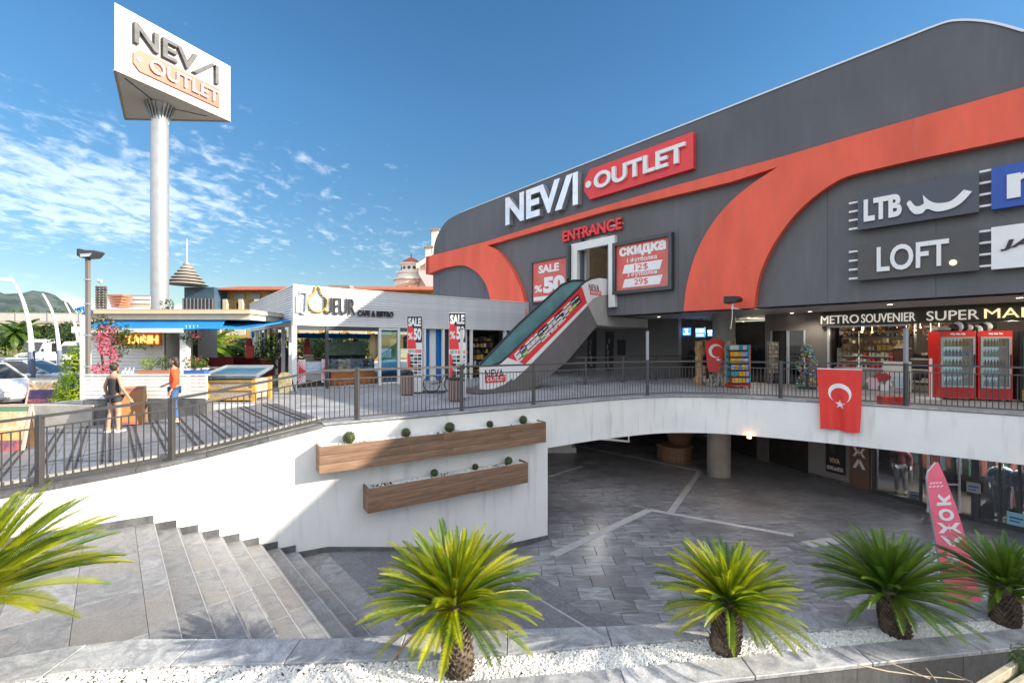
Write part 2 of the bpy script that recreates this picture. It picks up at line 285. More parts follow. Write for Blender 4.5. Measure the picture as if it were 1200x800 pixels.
class MB:
    """collects faces in world coordinates (or local ones, with M given at build)"""
    def __init__(s): s.v = []; s.f = []; s.m = []
    def add(s, vs, fs, mi=0):
        k = len(s.v); s.v += [Vector(p) for p in vs]; s.f += [tuple(i + k for i in f) for f in fs]; s.m += [mi] * len(fs); return s
    def box(s, c, d, rz=0.0, mi=0, M=None):
        hx, hy, hz = d[0] / 2, d[1] / 2, d[2] / 2
        Mx = M or (Matrix.Translation(Vector(c)) @ Matrix.Rotation(rz, 4, 'Z'))
        vs = [Mx @ Vector((x, y, z)) for x in (-hx, hx) for y in (-hy, hy) for z in (-hz, hz)]
        return s.add(vs, [(0, 1, 3, 2), (4, 6, 7, 5), (0, 4, 5, 1), (2, 3, 7, 6), (0, 2, 6, 4), (1, 5, 7, 3)], mi)
    def prism(s, poly, fn, w0, w1, mi=0):
        n = len(poly); a = 0
        for i in range(n): a += poly[i][0] * poly[(i + 1) % n][1] - poly[(i + 1) % n][0] * poly[i][1]
        if a < 0: poly = poly[::-1]
        vs = [fn(u, v, w0) for u, v in poly] + [fn(u, v, w1) for u, v in poly]
        fs = [tuple(range(n, 2 * n)), tuple(reversed(range(n)))] + [(i, (i + 1) % n, n + (i + 1) % n, n + i) for i in range(n)]
        return s.add(vs, fs, mi)
    def bar(s, p, q, w, h=None, mi=0, up=Vector((0, 0, 1))):
        p = Vector(p); q = Vector(q); h = h or w; d = (q - p)
        if d.length < 1e-6: return s
        d.normalize(); u = up if abs(d.dot(up)) < 0.98 else Vector((0, 1, 0))
        x = d.cross(u).normalized() * (w / 2); y = x.cross(d).normalized() * (h / 2)
        vs = [a + sx * x + sy * y for a in (p, q) for sx, sy in ((-1, -1), (1, -1), (1, 1), (-1, 1))]
        return s.add(vs, [(0, 1, 2, 3), (7, 6, 5, 4), (0, 4, 5, 1), (1, 5, 6, 2), (2, 6, 7, 3), (3, 7, 4, 0)], mi)
    def tube(s, pts, r, n=8, mi=0, cap=True):
        pts = [Vector(p) for p in pts]; k = len(s.v); m = len(pts); rs = r if isinstance(r, (list, tuple)) else [r] * m
        pu = None
        for i, p in enumerate(pts):
            d = (pts[min(i + 1, m - 1)] - pts[max(i - 1, 0)]).normalized()
            u = pu if pu is not None else (Vector((0, 0, 1)) if abs(d.z) < 0.9 else Vector((1, 0, 0)))
            x = d.cross(u).normalized(); y = x.cross(d).normalized(); pu = y
            for j in range(n):
                a = 2 * math.pi * j / n; s.v.append(p + rs[i] * (math.cos(a) * x + math.sin(a) * y))
        for i in range(m - 1):
            for j in range(n):
                s.f.append((k + i * n + j, k + i * n + (j + 1) % n, k + (i + 1) * n + (j + 1) % n, k + (i + 1) * n + j)); s.m.append(mi)
        if cap:
            s.f.append(tuple(k + j for j in reversed(range(n)))); s.f.append(tuple(k + (m - 1) * n + j for j in range(n))); s.m += [mi, mi]
        return s
    def lathe(s, c, prof, n=20, mi=0):
        c = Vector(c); k = len(s.v)
        for r, z in prof:
            for j in range(n):
                a = 2 * math.pi * j / n; s.v.append(c + Vector((r * math.cos(a), r * math.sin(a), z)))
        for i in range(len(prof) - 1):
            for j in range(n):
                s.f.append((k + i * n + j, k + i * n + (j + 1) % n, k + (i + 1) * n + (j + 1) % n, k + (i + 1) * n + j)); s.m.append(mi)
        s.f.append(tuple(k + j for j in reversed(range(n)))); s.f.append(tuple(k + (len(prof) - 1) * n + j for j in range(n))); s.m += [mi, mi]
        return s
    def ball(s, c, r, n=10, mi=0, jit=0.0):
        rx, ry, rz = r if isinstance(r, tuple) else (r, r, r)
        prof = []; c = Vector(c); k = len(s.v); m = max(4, n // 2)
        for i in range(1, m):
            t = math.pi * i / m
            for j in range(n):
                a = 2 * math.pi * j / n; q = 1 + random.uniform(-jit, jit)
                s.v.append(c + Vector((rx * math.sin(t) * math.cos(a), ry * math.sin(t) * math.sin(a), -rz * math.cos(t))) * q)
        for i in range(m - 2):
            for j in range(n):
                s.f.append((k + i * n + j, k + i * n + (j + 1) % n, k + (i + 1) * n + (j + 1) % n, k + (i + 1) * n + j)); s.m.append(mi)
        s.v += [c + Vector((0, 0, -rz)), c + Vector((0, 0, rz))]; b = len(s.v) - 2
        for j in range(n):
            s.f.append((b, k + (j + 1) % n, k + j)); s.f.append((b + 1, k + (m - 2) * n + j, k + (m - 2) * n + (j + 1) % n)); s.m += [mi, mi]
        return s
    def mesh(s, name, mats, M=None, smooth=False):
        Mi = M.inverted() if M is not None else Matrix()
        me = bpy.data.meshes.new(name); me.from_pydata([Mi @ v for v in s.v], [], s.f)
        mats = mats if isinstance(mats, (list, tuple)) else [mats]
        for x in mats: me.materials.append(x)
        if len(mats) > 1: me.polygons.foreach_set('material_index', s.m)
        if smooth: me.polygons.foreach_set('use_smooth', [True] * len(s.f))
        me.update(); return me
    def build(s, name, mats, parent=None, smooth=False, bevel=0.0, autosmooth=False, segs=2):
        """world-coordinate geometry -> one object whose origin is its base centre"""
        lo = [min(v[i] for v in s.v) for i in range(3)]; hi_ = [max(v[i] for v in s.v) for i in range(3)]
        M = Matrix.Translation(Vector(((lo[0] + hi_[0]) / 2, (lo[1] + hi_[1]) / 2, lo[2])))
        me = s.mesh(name, mats, M, smooth)
        if autosmooth:
            try: me.set_sharp_from_angle(angle=R(40)); me.polygons.foreach_set('use_smooth', [True] * len(s.f))
            except Exception: pass
        o = inst(name, me, parent, M)
        if bevel > 0:
            b = o.modifiers.new('edge', 'BEVEL'); b.width = bevel; b.segments = segs; b.limit_method = 'ANGLE'; b.angle_limit = R(35)
        return o

class Fr:
    """a vertical plane: origin, horizontal axis x, z up, normal n towards the viewer"""
    def __init__(s, o, x, n=None, y=(0, 0, 1)):
        s.o = Vector(o); s.x = Vector(x).normalized(); s.y = Vector(y).normalized()
        s.n = Vector(n).normalized() if n else s.x.cross(s.y).normalized()
    def __call__(s, u, v, w_=0.0): return s.o + s.x * u + s.y * v + s.n * w_
    def off(s, w_): return Fr(s.o + s.n * w_, s.x, s.n, s.y)
    def uv(s, px, py):
        d = Vector(((px - CX) / FPX, 1, -(py - HY) / FPX)); e = Vector((0, 0, EYE))
        t = (s.o - e).dot(s.n) / d.dot(s.n); p = e + d * t - s.o
        return (p.dot(s.x), p.dot(s.y))
def on_z(px, py, z):
    Y = (EYE - z) * FPX / (py - HY); return Vector(((px - CX) / FPX * Y, Y, z))
def at(px, py, Y): return Vector(((px - CX) / FPX * Y, Y, EYE - (py - HY) * Y / FPX))

TXO = None
def text_mesh(body, off=0.03, res=4):
    global TXO
    c = bpy.data.curves.new('txt', 'FONT'); c.body = body; c.extrude = 0.5; c.resolution_u = res; c.offset = off
    o = bpy.data.objects.new('txt', c); m = bpy.data.meshes.new_from_object(o)
    vs = [v.co.copy() for v in m.vertices]; fs = [tuple(p.vertices) for p in m.polygons]
    bpy.data.objects.remove(o); bpy.data.curves.remove(c); bpy.data.meshes.remove(m)
    return vs, fs
def text(fr, body, u0, v0, u1, v1, w0, depth, mt, parent, split=False, shear=0.0, off=0.03, name='lettering', res=4, slope=0.0):
    vs, fs = text_mesh(body, off, res)
    if not vs: return
    x0 = min(v.x for v in vs); x1 = max(v.x for v in vs); y0 = min(v.y for v in vs); y1 = max(v.y for v in vs)
    sx = (u1 - u0) / (x1 - x0); sy = (v1 - v0) / (y1 - y0)
    def put(v, dx=0.0):
        uu = u0 + (v.x + dx - x0) * sx + shear * (v.y - y0) * sy; vv = v0 + (v.y - y0) * sy + slope * (uu - u0)
        return fr(uu, vv, w0 + (v.z + 0.5) * depth)
    if not split:
        mb = MB(); mb.add([put(v) for v in vs], fs); return mb.build(name, mt, parent)
    xm = None
    for i, ch in enumerate(body):
        if ch == ' ': continue
        pv, _ = text_mesh(body[:i + 1], off, res); cv, cf = text_mesh(ch, off, res)
        dx = max(v.x for v in pv) - max(v.x for v in cv)
        mb = MB(); mb.add([put(v, dx) for v in cv], cf); mb.build('letter', mt, parent)

def rect(u0, v0, u1, v1): return [(u0, v0), (u1, v0), (u1, v1), (u0, v1)]
def leaves(mb, c, r, n, size, mi=0, hollow=0.55, flat=0.6, squash=1.0):
    for _ in range(n):
        while True:
            p = Vector((random.uniform(-1, 1), random.uniform(-1, 1), random.uniform(-1, 1)))
            if hollow < p.length < 1.0: break
        q = Vector((c[0] + p.x * r[0], c[1] + p.y * r[1], c[2] + p.z * r[2]))
        nrm = (p * 0.8 + Vector((random.uniform(-1, 1), random.uniform(-1, 1), random.uniform(-0.4, 1.2)))).normalized()
        a = nrm.orthogonal().normalized(); a.rotate(Matrix.Rotation(random.uniform(0, 6.28), 3, nrm)); b = nrm.cross(a)
        s_ = size * random.uniform(0.6, 1.3)
        k = len(mb.v); mb.v += [q - a * s_, q - b * s_ * flat * .6, q + a * s_, q + b * s_ * flat * .6]; mb.f.append((k, k + 1, k + 2, k + 3)); mb.m.append(mi)
def clip_poly(poly, x0, y0, x1, y1):
    def cut(P, inside, inter):
        o = []
        for i in range(len(P)):
            a, b = P[i - 1], P[i]
            if inside(b):
                if not inside(a): o.append(inter(a, b))
                o.append(b)
            elif inside(a): o.append(inter(a, b))
        return o
    ix = lambda X: (lambda a, b: (X, a[1] + (b[1] - a[1]) * (X - a[0]) / (b[0] - a[0])))
    iy = lambda Y: (lambda a, b: (a[0] + (b[0] - a[0]) * (Y - a[1]) / (b[1] - a[1]), Y))
    for ins, it in ((lambda p: p[0] >= x0, ix(x0)), (lambda p: p[0] <= x1, ix(x1)), (lambda p: p[1] >= y0, iy(y0)), (lambda p: p[1] <= y1, iy(y1))):
        if not poly: return []
        poly = cut(poly, ins, it)
    return poly
def area(P): return 0.5 * abs(sum(P[i - 1][0] * P[i][1] - P[i][0] * P[i - 1][1] for i in range(len(P))))
def tiled(parent, poly, fn, sx, sy, gap, th, mt, name, zf=None, stagger=0.0, limit=290, jitter=0.0015, view=True):
    """lay tiles over a 2-D polygon; fn(u, v, h) -> world point; h=0 is the finished surface"""
    xs = [p[0] for p in poly]; ys = [p[1] for p in poly]; items = []
    j = 0; y = min(ys)
    while y < max(ys):
        x = min(xs) - (stagger * sx if j % 2 else 0)
        while x < max(xs):
            g = gap / 2; P = clip_poly(poly, x + g, y + g, x + sx - g, y + sy - g)
            if P and area(P) > 0.02 * sx * sy:
                c = fn(sum(p[0] for p in P) / len(P), sum(p[1] for p in P) / len(P), 0)
                vis = c.y > 0.5 and abs(c.x / c.y) < 1.25
                d = (c - cam.location).length; wt = (0 if vis else 1e6) + d * (1 if area(P) > .3 * sx * sy else 1.6)
                items.append((wt, x, y, P, abs(area(P) - (sx - gap) * (sy - gap)) < 1e-5))
            x += sx
        y += sy; j += 1
    items.sort(key=lambda t: t[0]); g = gap / 2
    proto = None; rest = MB()
    ex = (fn(1, 0, 0) - fn(0, 0, 0)); ey = (fn(0, 1, 0) - fn(0, 0, 0)); ez = fn(0, 0, 1) - fn(0, 0, 0)
    flat = zf is None
    for k, (wt, x, y, P, full) in enumerate(items):
        if k < limit and wt < 1e6:
            dz = random.uniform(-jitter, jitter)
            if full and flat:
                M = Matrix((( ex.x, ey.x, 0, 0), (ex.y, ey.y, 0, 0), (0, 0, 1, 0), (0, 0, 0, 1))); M.translation = fn(x + sx / 2, y + sy / 2, 0) + Vector((0, 0, dz))
                if proto is None:
                    mb = MB(); b = 0.006; hx, hy = sx / 2 - g, sy / 2 - g
                    mb.add([(-hx, -hy, -th), (hx, -hy, -th), (hx, hy, -th), (-hx, hy, -th), (-hx, -hy, -b), (hx, -hy, -b), (hx, hy, -b), (-hx, hy, -b), (-hx + b, -hy + b, 0), (hx - b, -hy + b, 0), (hx - b, hy - b, 0), (-hx + b, hy - b, 0)],
                           [(0, 4, 5, 1)[::-1], (1, 5, 6, 2)[::-1], (2, 6, 7, 3)[::-1], (3, 7, 4, 0)[::-1], (4, 8, 9, 5)[::-1], (5, 9, 10, 6)[::-1], (6, 10, 11, 7)[::-1], (7, 11, 8, 4)[::-1], (8, 9, 10, 11)])
                    proto = mb.mesh(name, mt)
                inst(name, proto, parent, M)
            else:
                mb = MB(); mb.prism(P, lambda a, b_, h: fn(a, b_, h), -th, dz); mb.build(name, mt, parent)
        else: rest.prism(P, lambda a, b_, h: fn(a, b_, h), -th, random.uniform(-jitter, jitter))
    if rest.v: tagp(rest.build(name + '_field', mt, parent), kind='stuff')

# mall grid: D runs along the facade away from the camera, NN into the mall
D = Vector((-0.667, 0.745, 0)).normalized(); NN = Vector((0.745, 0.667, 0)).normalized(); ZU = Vector((0, 0, 1))
def nd(n, d, z=0.0): return NN * n + D * d + ZU * z
PZ = -3.6      # plaza level
BZ = -1.15     # underside of the terrace
def rampz(n):
    T = [(-30, -0.95), (-4, -0.74), (-1.25, -0.63), (0.86, -0.42), (3.2, 0.0), (99, 0.0)]
    for (a, za), (b, zb) in zip(T, T[1:]):
        if n <= b: return za + (zb - za) * max(0, (n - a)) / (b - a)
    return 0.0
# ================================================================ SETTING
# ---- ground
go = [(-2500, -400), (2500, -400), (2500, 3500), (-2500, 3500)]
gh = [(-16, 0.5), (17, 0.5), (17, 8), (12, 14), (4, 17), (-6, 14), (-9, 12.75), (-16, 12.75)]
tri = tessellate_polygon([[Vector((*p, 0)) for p in go], [Vector((*p, 0)) for p in gh]])
mb = MB(); mb.add([(x, y, -0.45) for x, y in go + gh], [tuple(t) for t in tri])
tagp(mb.build('ground', earth), kind='structure')
# parking, road and verges on the left
mb = MB(); mb.add([(-90, 16, -0.44), (-13.2, 12.8, -0.44), (-13.6, 30, -0.44), (-20, 60, -0.44), (-140, 60, -0.44)], [(0, 1, 2, 3, 4)]); tagp(mb.build('parking_ground', asphalt), kind='structure')
mb = MB(); mb.box((-80, 36, -0.40), (90, 5, 0.1)); tagp(mb.build('grass_verge', grass_m), kind='structure')
mb = MB(); mb.box((-80, 33.4, -0.37), (90, 0.25, 0.16)); mb.box((-80, 38.6, -0.37), (90, 0.25, 0.16)); tagp(mb.build('verge_kerb', lightline), kind='structure')

# ---- plaza (lower level)
def wxy(u, v, h): return Vector((u, v, PZ + h))
mb = MB(); mb.add([(-12, 2.5, PZ - .035), (30, 2.5, PZ - .035), (30, 34, PZ - .035), (-12, 34, PZ - .035)], [(0, 1, 2, 3)]); plaza = tagp(mb.build('plaza_floor', grout), kind='structure')
tiled(plaza, [(-4, 4.9), (16.5, 4.9), (16.5, 24.5), (-4, 24.5)], wxy, 0.72, 0.48, 0.008, 0.03, plazast, 'paving_tile', stagger=0.5, limit=290, jitter=0.002)
# pale inlay strips in the plaza
for i, (a, b, wd) in enumerate([((648, 650), (761, 597), .24), ((786, 600), (820, 552), .20), ((761, 597), (930, 627), .17), ((668, 520), (818, 551), .15), ((640, 559), (682, 546), .14)]):
    p, q = on_z(*a, PZ + .004), on_z(*b, PZ + .004)
    mb = MB(); d = (q - p).normalized(); s = Vector((-d.y, d.x, 0)) * wd / 2
    k = 3 + i * .6
    mb.add([p - s, q - s, q + s, p + s, p - s - ZU * .03, q - s - ZU * .03, q + s - ZU * .03, p + s - ZU * .03], [(0, 1, 2, 3), (0, 4, 5, 1), (1, 5, 6, 2), (2, 6, 7, 3), (3, 7, 4, 0)])
    for v in mb.v: v.z += 0.002 + 0.0015 * i
    mb.build('inlay_strip', lightline, plaza)
p = on_z(965, 635, PZ + .012); mb = MB(); mb.box(p, (1.1, .35, .02), 0.25); mb.build('pale_slab', lightline, plaza)

# ---- landing, steps and slope between wall and planter bed
WF = Fr((-3.25, 9.48, 0), (0.85, 0.525, 0), (0.525, -0.85, 0))     # the white retaining wall
prof = [(-30, -1.44), (0.55, -1.44)]; z = -1.44; RIS = 0.1475; TR = 0.31
for k in range(8):
    n_ = 0.55 + k * TR; prof += [(n_, z)] if k else []
    z -= RIS; prof += [(n_, z)]
prof += [(3.3, z), (6.2, -3.33), (6.2, -3.48), (6.75, -3.48), (6.75, PZ - 0.02), (6.75, -3.9), (-30, -3.9)]
mb = MB(); mb.prism(prof, lambda u, v, w_: nd(u, w_, v), 1.0, 16.5); stairs = tagp(mb.build('stairs', grout), kind='structure')
fl = lambda u, v, h: nd(u, v, -1.41 + h)
# upper landing slabs
tiled(stairs, [(-9, 1.5), (0.55, 1.5), (0.55, 14), (-9, 14)], lambda u, v, h: nd(u, v, -1.41 + h), 0.62, 1.15, 0.003, 0.03, treadst, 'landing_slab', limit=80)
for k in range(8):
    n0 = 0.55 + k * TR; zt = -1.41 - (k + 1) * RIS
    d0 = 4.2 + 0.37 * (k % 3)
    while d0 < 13.5:
        ln = 1.15; wd = TR + 0.035 if k < 7 else 0.55
        mb = MB(); mb.prism(rect(n0 + .002, d0, n0 + wd, d0 + ln - .005), lambda u, v, h: nd(u, v, zt + h), -.03, random.uniform(-.001, .001)); mb.build('tread_slab', treadst, stairs, bevel=.004, segs=1)
        d0 += ln
for k in range(8):
    n0 = .55 + k * TR; z_ = -1.41 - k * RIS
    mb = MB(); mb.prism(rect(n0 - .004, 3, n0 + .006, 13.5), lambda u, v, h: nd(u, v, z_ + h), -.032, .0025); mb.build('nosing', mat('nosing_stone', (.42, .42, .43), .5), stairs)
# sloping granite floor: slabs
def slopez(n): return -2.59 if n < 3.4 else -2.59 - (n - 3.4) * (0.71 / 2.8)
for i in range(6):
    for j in range(9):
        n0 = 3.27 + i * .49; d0 = 3.6 + j * 1.0 + .25 * (i % 2)
        mb = MB(); mb.prism(rect(n0, d0, n0 + .484, d0 + .994), lambda u, v, h: nd(u, v, slopez(u) + h), -.03, .0); mb.build('slope_slab', slopest, stairs)
for nn_, zz_ in ((6.2, -3.3), (6.7, -3.45)):
    for j in range(8):
        mb = MB(); mb.prism(rect(nn_ - .0, 3.2 + j * 1.2, nn_ + (.5 if nn_ > 6.5 else .5), 4.395 + j * 1.2), lambda u, v, h: nd(u, v, zz_ - .15 + h), -.03, 0); mb.build('step_slab', lightline if nn_ < 6.5 and 0 else slopest, stairs)
mb = MB(); mb.prism(rect(6.13, 3.0, 6.22, 12.5), lambda u, v, h: nd(u, v, -3.3 + h), -.12, .006); mb.build('step_nosing', lightline, stairs)

# ---- white retaining wall
def sn(n): return (n - 3.9) / 0.983
top = []
for k in range(0, 24):
    s_ = -9 + k * (8.3 / 23); top.append((s_, rampz(3.9 + .983 * s_) - .05))
poly = top + [(-.7, BZ), (4.95, BZ), (4.95, -3.75), (-9, -3.75)]
mb = MB(); mb.prism(poly, WF, -.35, 0); wall = tagp(mb.build('retaining_wall', white), 'white rendered retaining wall under the ramp railing, carrying two wooden planters', 'wall')
# granite skirting following the steps
zt = [(-9, -1.41), (sn(.55), -1.41)]
poly = []; H = .13
lowp = [(-8, -1.43)]; upp = [(-8, -1.41 + H)]
for k in range(8):
    a = sn(.55 + k * TR); zz_ = -1.41 - k * RIS
    upp += [(a + .0, zz_ + H), (a + .0, zz_ - RIS + H)]; 
upp += [(sn(3.3), -2.59 + H * .8), (sn(6.2), -3.3 + H * .8), (sn(6.2), -3.5 + H), (4.97, PZ + H * .8)]
lowp = [(-8, -3.9), (4.97, -3.9)]
mb = MB(); mb.prism(upp + lowp[::-1], WF, 0.0, .018); mb.build('skirting', marble if 0 else granite, wall)

# ---- terrace slab
def catmull(P, n=10):
    o = []
    for i in range(len(P) - 1):
        p0, p1, p2, p3 = P[max(i - 1, 0)], P[i], P[i + 1], P[min(i + 2, len(P) - 1)]
        for k in range(n):
            t = k / n; o.append(0.5 * ((2 * p1) + (-p0 + p2) * t + (2 * p0 - 5 * p1 + 4 * p2 - p3) * t * t + (-p0 + 3 * p1 - 3 * p2 + p3) * t ** 3))
    return o + [P[-1]]
wc = WF(4.95, 0, 0)
curve = [Vector((x, y, 0)) for x, y in ((wc.x, wc.y), (2.45, 13.05), (4.26, 13.95), (5.5, 14.15), (6.8, 13.9), (8.74, 12.78), (10.3, 11.6), (11.9, 10.35), (13.6, 8.8), (16, 6.0))]
curve = catmull(curve, 8)
ws = WF(-.7, 0, 0)
edge = [Vector((ws.x, ws.y, 0))] + curve
ne = 3.22
left = [nd(3.2, d_, 0) for d_ in (0,)]
T = [(p.x, p.y) for p in edge] + [(45, 6), (45, 60), (-13.2, 60), (-13.2, 12.3), (-6.95, 12.55)]
mb = MB(); mb.prism(T, lambda u, v, w_: Vector((u, v, w_)), BZ, -.035); terr = tagp(mb.build('terrace_slab', [white]), kind='structure')
tp = [(ws.x + .02, ws.y + .05)] + [(p.x, p.y) for p in curve[::2]] + [(22, 6), (22, 27), (-13, 27), (-13, 12.35), (-6.9, 12.6)]
# terrace paving
tiled(terr, tp, lambda u, v, h: Vector((u, v, h)), 0.9, 0.9, 0.006, 0.034, terst, 'terrace_slab_tile' if 0 else 'paving_slab', limit=290, jitter=.001)
# white edge band is the slab itself; a darker stone coping lies on its rim
def path_pts(P, step):
    o = [P[0]]; acc = 0
    L_ = [0]
    for a, b in zip(P, P[1:]): L_.append(L_[-1] + (b - a).length)
    tot = L_[-1]; n = int(tot / step); res = []
    i = 0
    for k in range(n + 1):
        s_ = k * tot / n
        while i < len(P) - 2 and L_[i + 1] < s_: i += 1
        t = (s_ - L_[i]) / max(1e-9, L_[i + 1] - L_[i]); p = P[i].lerp(P[i + 1], t); d = (P[i + 1] - P[i]).normalized()
        res.append((p, d))
    return res
rampedge = []
for k in range(41):
    s_ = -8.6 + k * (7.9 / 40); p = WF(s_, 0, 0); p.z = rampz(3.9 + .983 * s_); rampedge.append(p)
def inward(p, d, w_, h=0.0):
    nrm = Vector((-d.y, d.x, 0)).normalized(); return p + nrm * w_ + ZU * h
def strip_pieces(pts, w0, w1, h0, h1, m_, name, parent, gap=.004):
    for (p, d), (q, e) in zip(pts, pts[1:]):
        g = (q - p).normalized() * gap; a, b = p + g, q - g
        vs = [inward(a, d, w0, h0), inward(b, e, w0, h0), inward(b, e, w1, h0), inward(a, d, w1, h0), inward(a, d, w0, h1), inward(b, e, w0, h1), inward(b, e, w1, h1), inward(a, d, w1, h1)]
        mb = MB(); mb.add(vs, [(3, 2, 1, 0), (4, 5, 6, 7), (0, 1, 5, 4), (1, 2, 6, 5), (2, 3, 7, 6), (3, 0, 4, 7)]); mb.build(name, m_, parent)
ep = path_pts(edge, .9); rp = path_pts(rampedge, .9)
strip_pieces(ep, -.035, .34, .004, .03, marble, 'coping_stone', terr)
strip_pieces(rp, -.035, .26, -.05, .015, granite, 'coping_stone', wall)
strip_pieces(rp, .26, .38, -.05, .13, lowwall, 'ramp_kerb_stone', wall, gap=.002)

# ---- ramp
mb = MB(); ns = [-6 + k * .4 for k in range(24)]; ns = [n for n in ns if n < 3.2] + [3.2]
# footprint between the retaining wall (near) and the line Y=12.2 (far)
def wall_d(n):   # d of the wall line at this n
    p = WF(sn(n), 0, 0); return p.dot(D)
def far_d(n): return (12.3 - n * NN.y) / D.y
top_, bot_ = [], []
for n_ in ns:
    a, b = wall_d(n_) + .1, max(far_d(n_), wall_d(n_) + .2)
    top_ += [nd(n_, a, rampz(n_) - .03), nd(n_, b, rampz(n_) - .03)]
fs = [(2 * i, 2 * i + 2, 2 * i + 3, 2 * i + 1) for i in range(len(ns) - 1)]
mb.add(top_, fs); mb.add([v - ZU * 1.4 for v in top_], [f[::-1] for f in fs])
ramp = tagp(mb.build('ramp', grout), kind='structure')
for i in range(len(ns) - 1):
    n0, n1_ = ns[i] + .003, ns[i + 1] - .003; a = wall_d(n0) + .3; b = far_d(n0) + .1; d0 = a
    while d0 < b:
        d1 = min(b, d0 + 1.3)
        mb = MB(); mb.prism(rect(n0, d0, n1_, d1 - .005), lambda u, v, h: nd(u, v, rampz(u) + h), -.04, random.uniform(-.001, .001)); mb.build('ramp_slab', rampst, ramp); d0 = d1
grip = mat('grip_strip', (0.045, 0.042, 0.04), 0.9)
n_ = -5.2
while n_ < 3.15:
    for o_ in (0, .11):
        nn_ = n_ + o_; a, b = wall_d(nn_) + .5, far_d(nn_) - .02
        mb = MB(); mb.prism(rect(nn_, a, nn_ + .035, b), lambda u, v, h: nd(u, v, rampz(u) + h), -.0, .012); mb.build('grip_strip', grip, ramp)
    n_ += .46
# dark edge slab at the top of the ramp
mb = MB(); mb.prism(rect(3.2, wall_d(3.2) + .35, 3.42, far_d(3.2)), lambda u, v, h: nd(u, v, .004 + h), -.03, .002); mb.build('edge_strip', granite, ramp)

# ---- low stone wall and granite base behind the ramp
mb = MB(); mb.box((-12.5, 12.15, -.42), (2.5, .3, .86)); mb.box((-15.5, 12.0, -.45), (3.6, .3, .8)); tagp(mb.build('low_stone_wall', lowwall, bevel=.01), 'low beige stone wall at the far side of the ramp, left of the white plank fence', 'wall')

# ---- planter bed: marble kerbs, gravel, granite front
KZ = -1.35
backB = [(-7.6, 3.9), (-4.89, 4.28), (-4.41, 4.45), (-3.83, 4.565), (-1.74, 4.58), (-.36, 4.70), (1.28, 4.79), (2.84, 4.97), (4.92, 5.16), (5.96, 5.3), (8.5, 5.6)]
backF = [(-7.6, 3.5), (-4.29 - .6, 3.86), (-3.98, 4.14), (-3.19, 4.19), (-2.09, 4.22), (-.33, 4.315), (1.2, 4.5), (2.0, 4.6), (3.58, 4.74), (5.36, 4.92), (8.5, 5.25)]
frB = [(-7.6, 3.3), (-3.0, 3.75), (-.68, 3.97), (.31, 4.07), (2.04, 4.29), (3.89, 4.54), (5.42, 4.74), (8.5, 5.1)]
frF = [(-7.6, 3.0), (-3.0, 3.45), (-.68, 3.68), (.31, 3.79), (2.35, 4.07), (3.7, 4.26), (5.09, 4.45), (8.5, 4.85)]
bed = thing('planter_bed', 'raised cycad bed of white gravel between two marble kerbs across the foreground', 'planter', (1, 4.3, -3.6))
def lerp_poly(P, x):
    for a, b in zip(P, P[1:]):
        if x <= b[0]: return a[1] + (b[1] - a[1]) * (x - a[0]) / (b[0] - a[0])
    return P[-1][1]
def kerb(P, Q, z0, z1, m_, name, x0=-7.4, x1=8.3, step=1.05, gap=.004):
    x = x0
    while x < x1:
        xe = min(x + step, x1); xs_ = [x + gap] + [p[0] for p in P + Q if x + .02 < p[0] < xe - .02] + [xe - gap]; xs_.sort()
        pl = [(a, lerp_poly(P, a)) for a in xs_] + [(a, lerp_poly(Q, a)) for a in reversed(xs_)]
        mb = MB(); mb.prism(pl, lambda u, v, w_: Vector((u, v, w_)), z0, z1 + random.uniform(-.001, .001)); mb.build(name, m_, bed, bevel=.006, segs=1); x = xe
kerb(backF, backB, KZ - .04, KZ, marble, 'kerb_stone')
kerb(frF, frB, KZ - .04, KZ, marble, 'kerb_stone', step=1.2)
bi = [(a, b - .03) for a, b in backB]; fi = [(a, b + .035) for a, b in frF]
mb = MB(); xs_ = [-7.3 + .5 * k for k in range(32)]
mb.prism([(a, lerp_poly(fi, a)) for a in xs_] + [(a, lerp_poly(bi, a)) for a in reversed(xs_)], lambda u, v, w_: Vector((u, v, w_)), -3.9, KZ - .045); mb.build('bed_core', grout, bed)
# granite cladding panels on the front face
x = -7.2
while x < 8.1:
    a = Vector((x, lerp_poly(fi, x), 0)); b = Vector((x + .58, lerp_poly(fi, x + .58), 0)); f_ = Fr(a, b - a)
    mb = MB(); mb.prism(rect(.003, -2.5, (b - a).length - .003, KZ - .045), f_, -.01, .02); mb.build('granite_panel', granite, bed); x += .58
def pebbles(inside, x0, x1, y0f, y1f, z, n, size, zf=None):
    mb = MB()
    for _ in range(n):
        x = random.uniform(x0, x1); y = random.uniform(y0f(x), y1f(x)); s_ = size * random.uniform(.55, 1.25)
        a = random.uniform(0, 6.28); ca, sa = math.cos(a) * s_, math.sin(a) * s_; q = random.uniform(.55, .9); h = s_ * random.uniform(.4, .75)
        c = Vector((x, y, z + random.uniform(-.004, .012))); t = random.uniform(-.3, .3)
        vs = [c + Vector((ca, sa, t * h)), c + Vector((-sa * q, ca * q, -t * h)), c + Vector((-ca, -sa, -t * h)), c + Vector((sa * q, -ca * q, t * h)), c + Vector((ca * .2, sa * .2, h)), c + Vector((0, 0, -h))]
        mb.add(vs, [(0, 1, 4), (1, 2, 4), (2, 3, 4), (3, 0, 4), (1, 0, 5), (2, 1, 5), (3, 2, 5), (0, 3, 5)])
    return mb
g = pebbles(None, -5.6, 7, lambda x: lerp_poly(frB, x), lambda x: lerp_poly(backF, x), KZ - .035, 23000, .019)
g.add([(x, y, KZ - .04) for x, y in [(-7.3, lerp_poly(frB, -7.3)), (8.2, lerp_poly(frB, 8.2)), (8.2, lerp_poly(backF, 8.2)), (-7.3, lerp_poly(backF, -7.3))]], [(0, 1, 2, 3)])
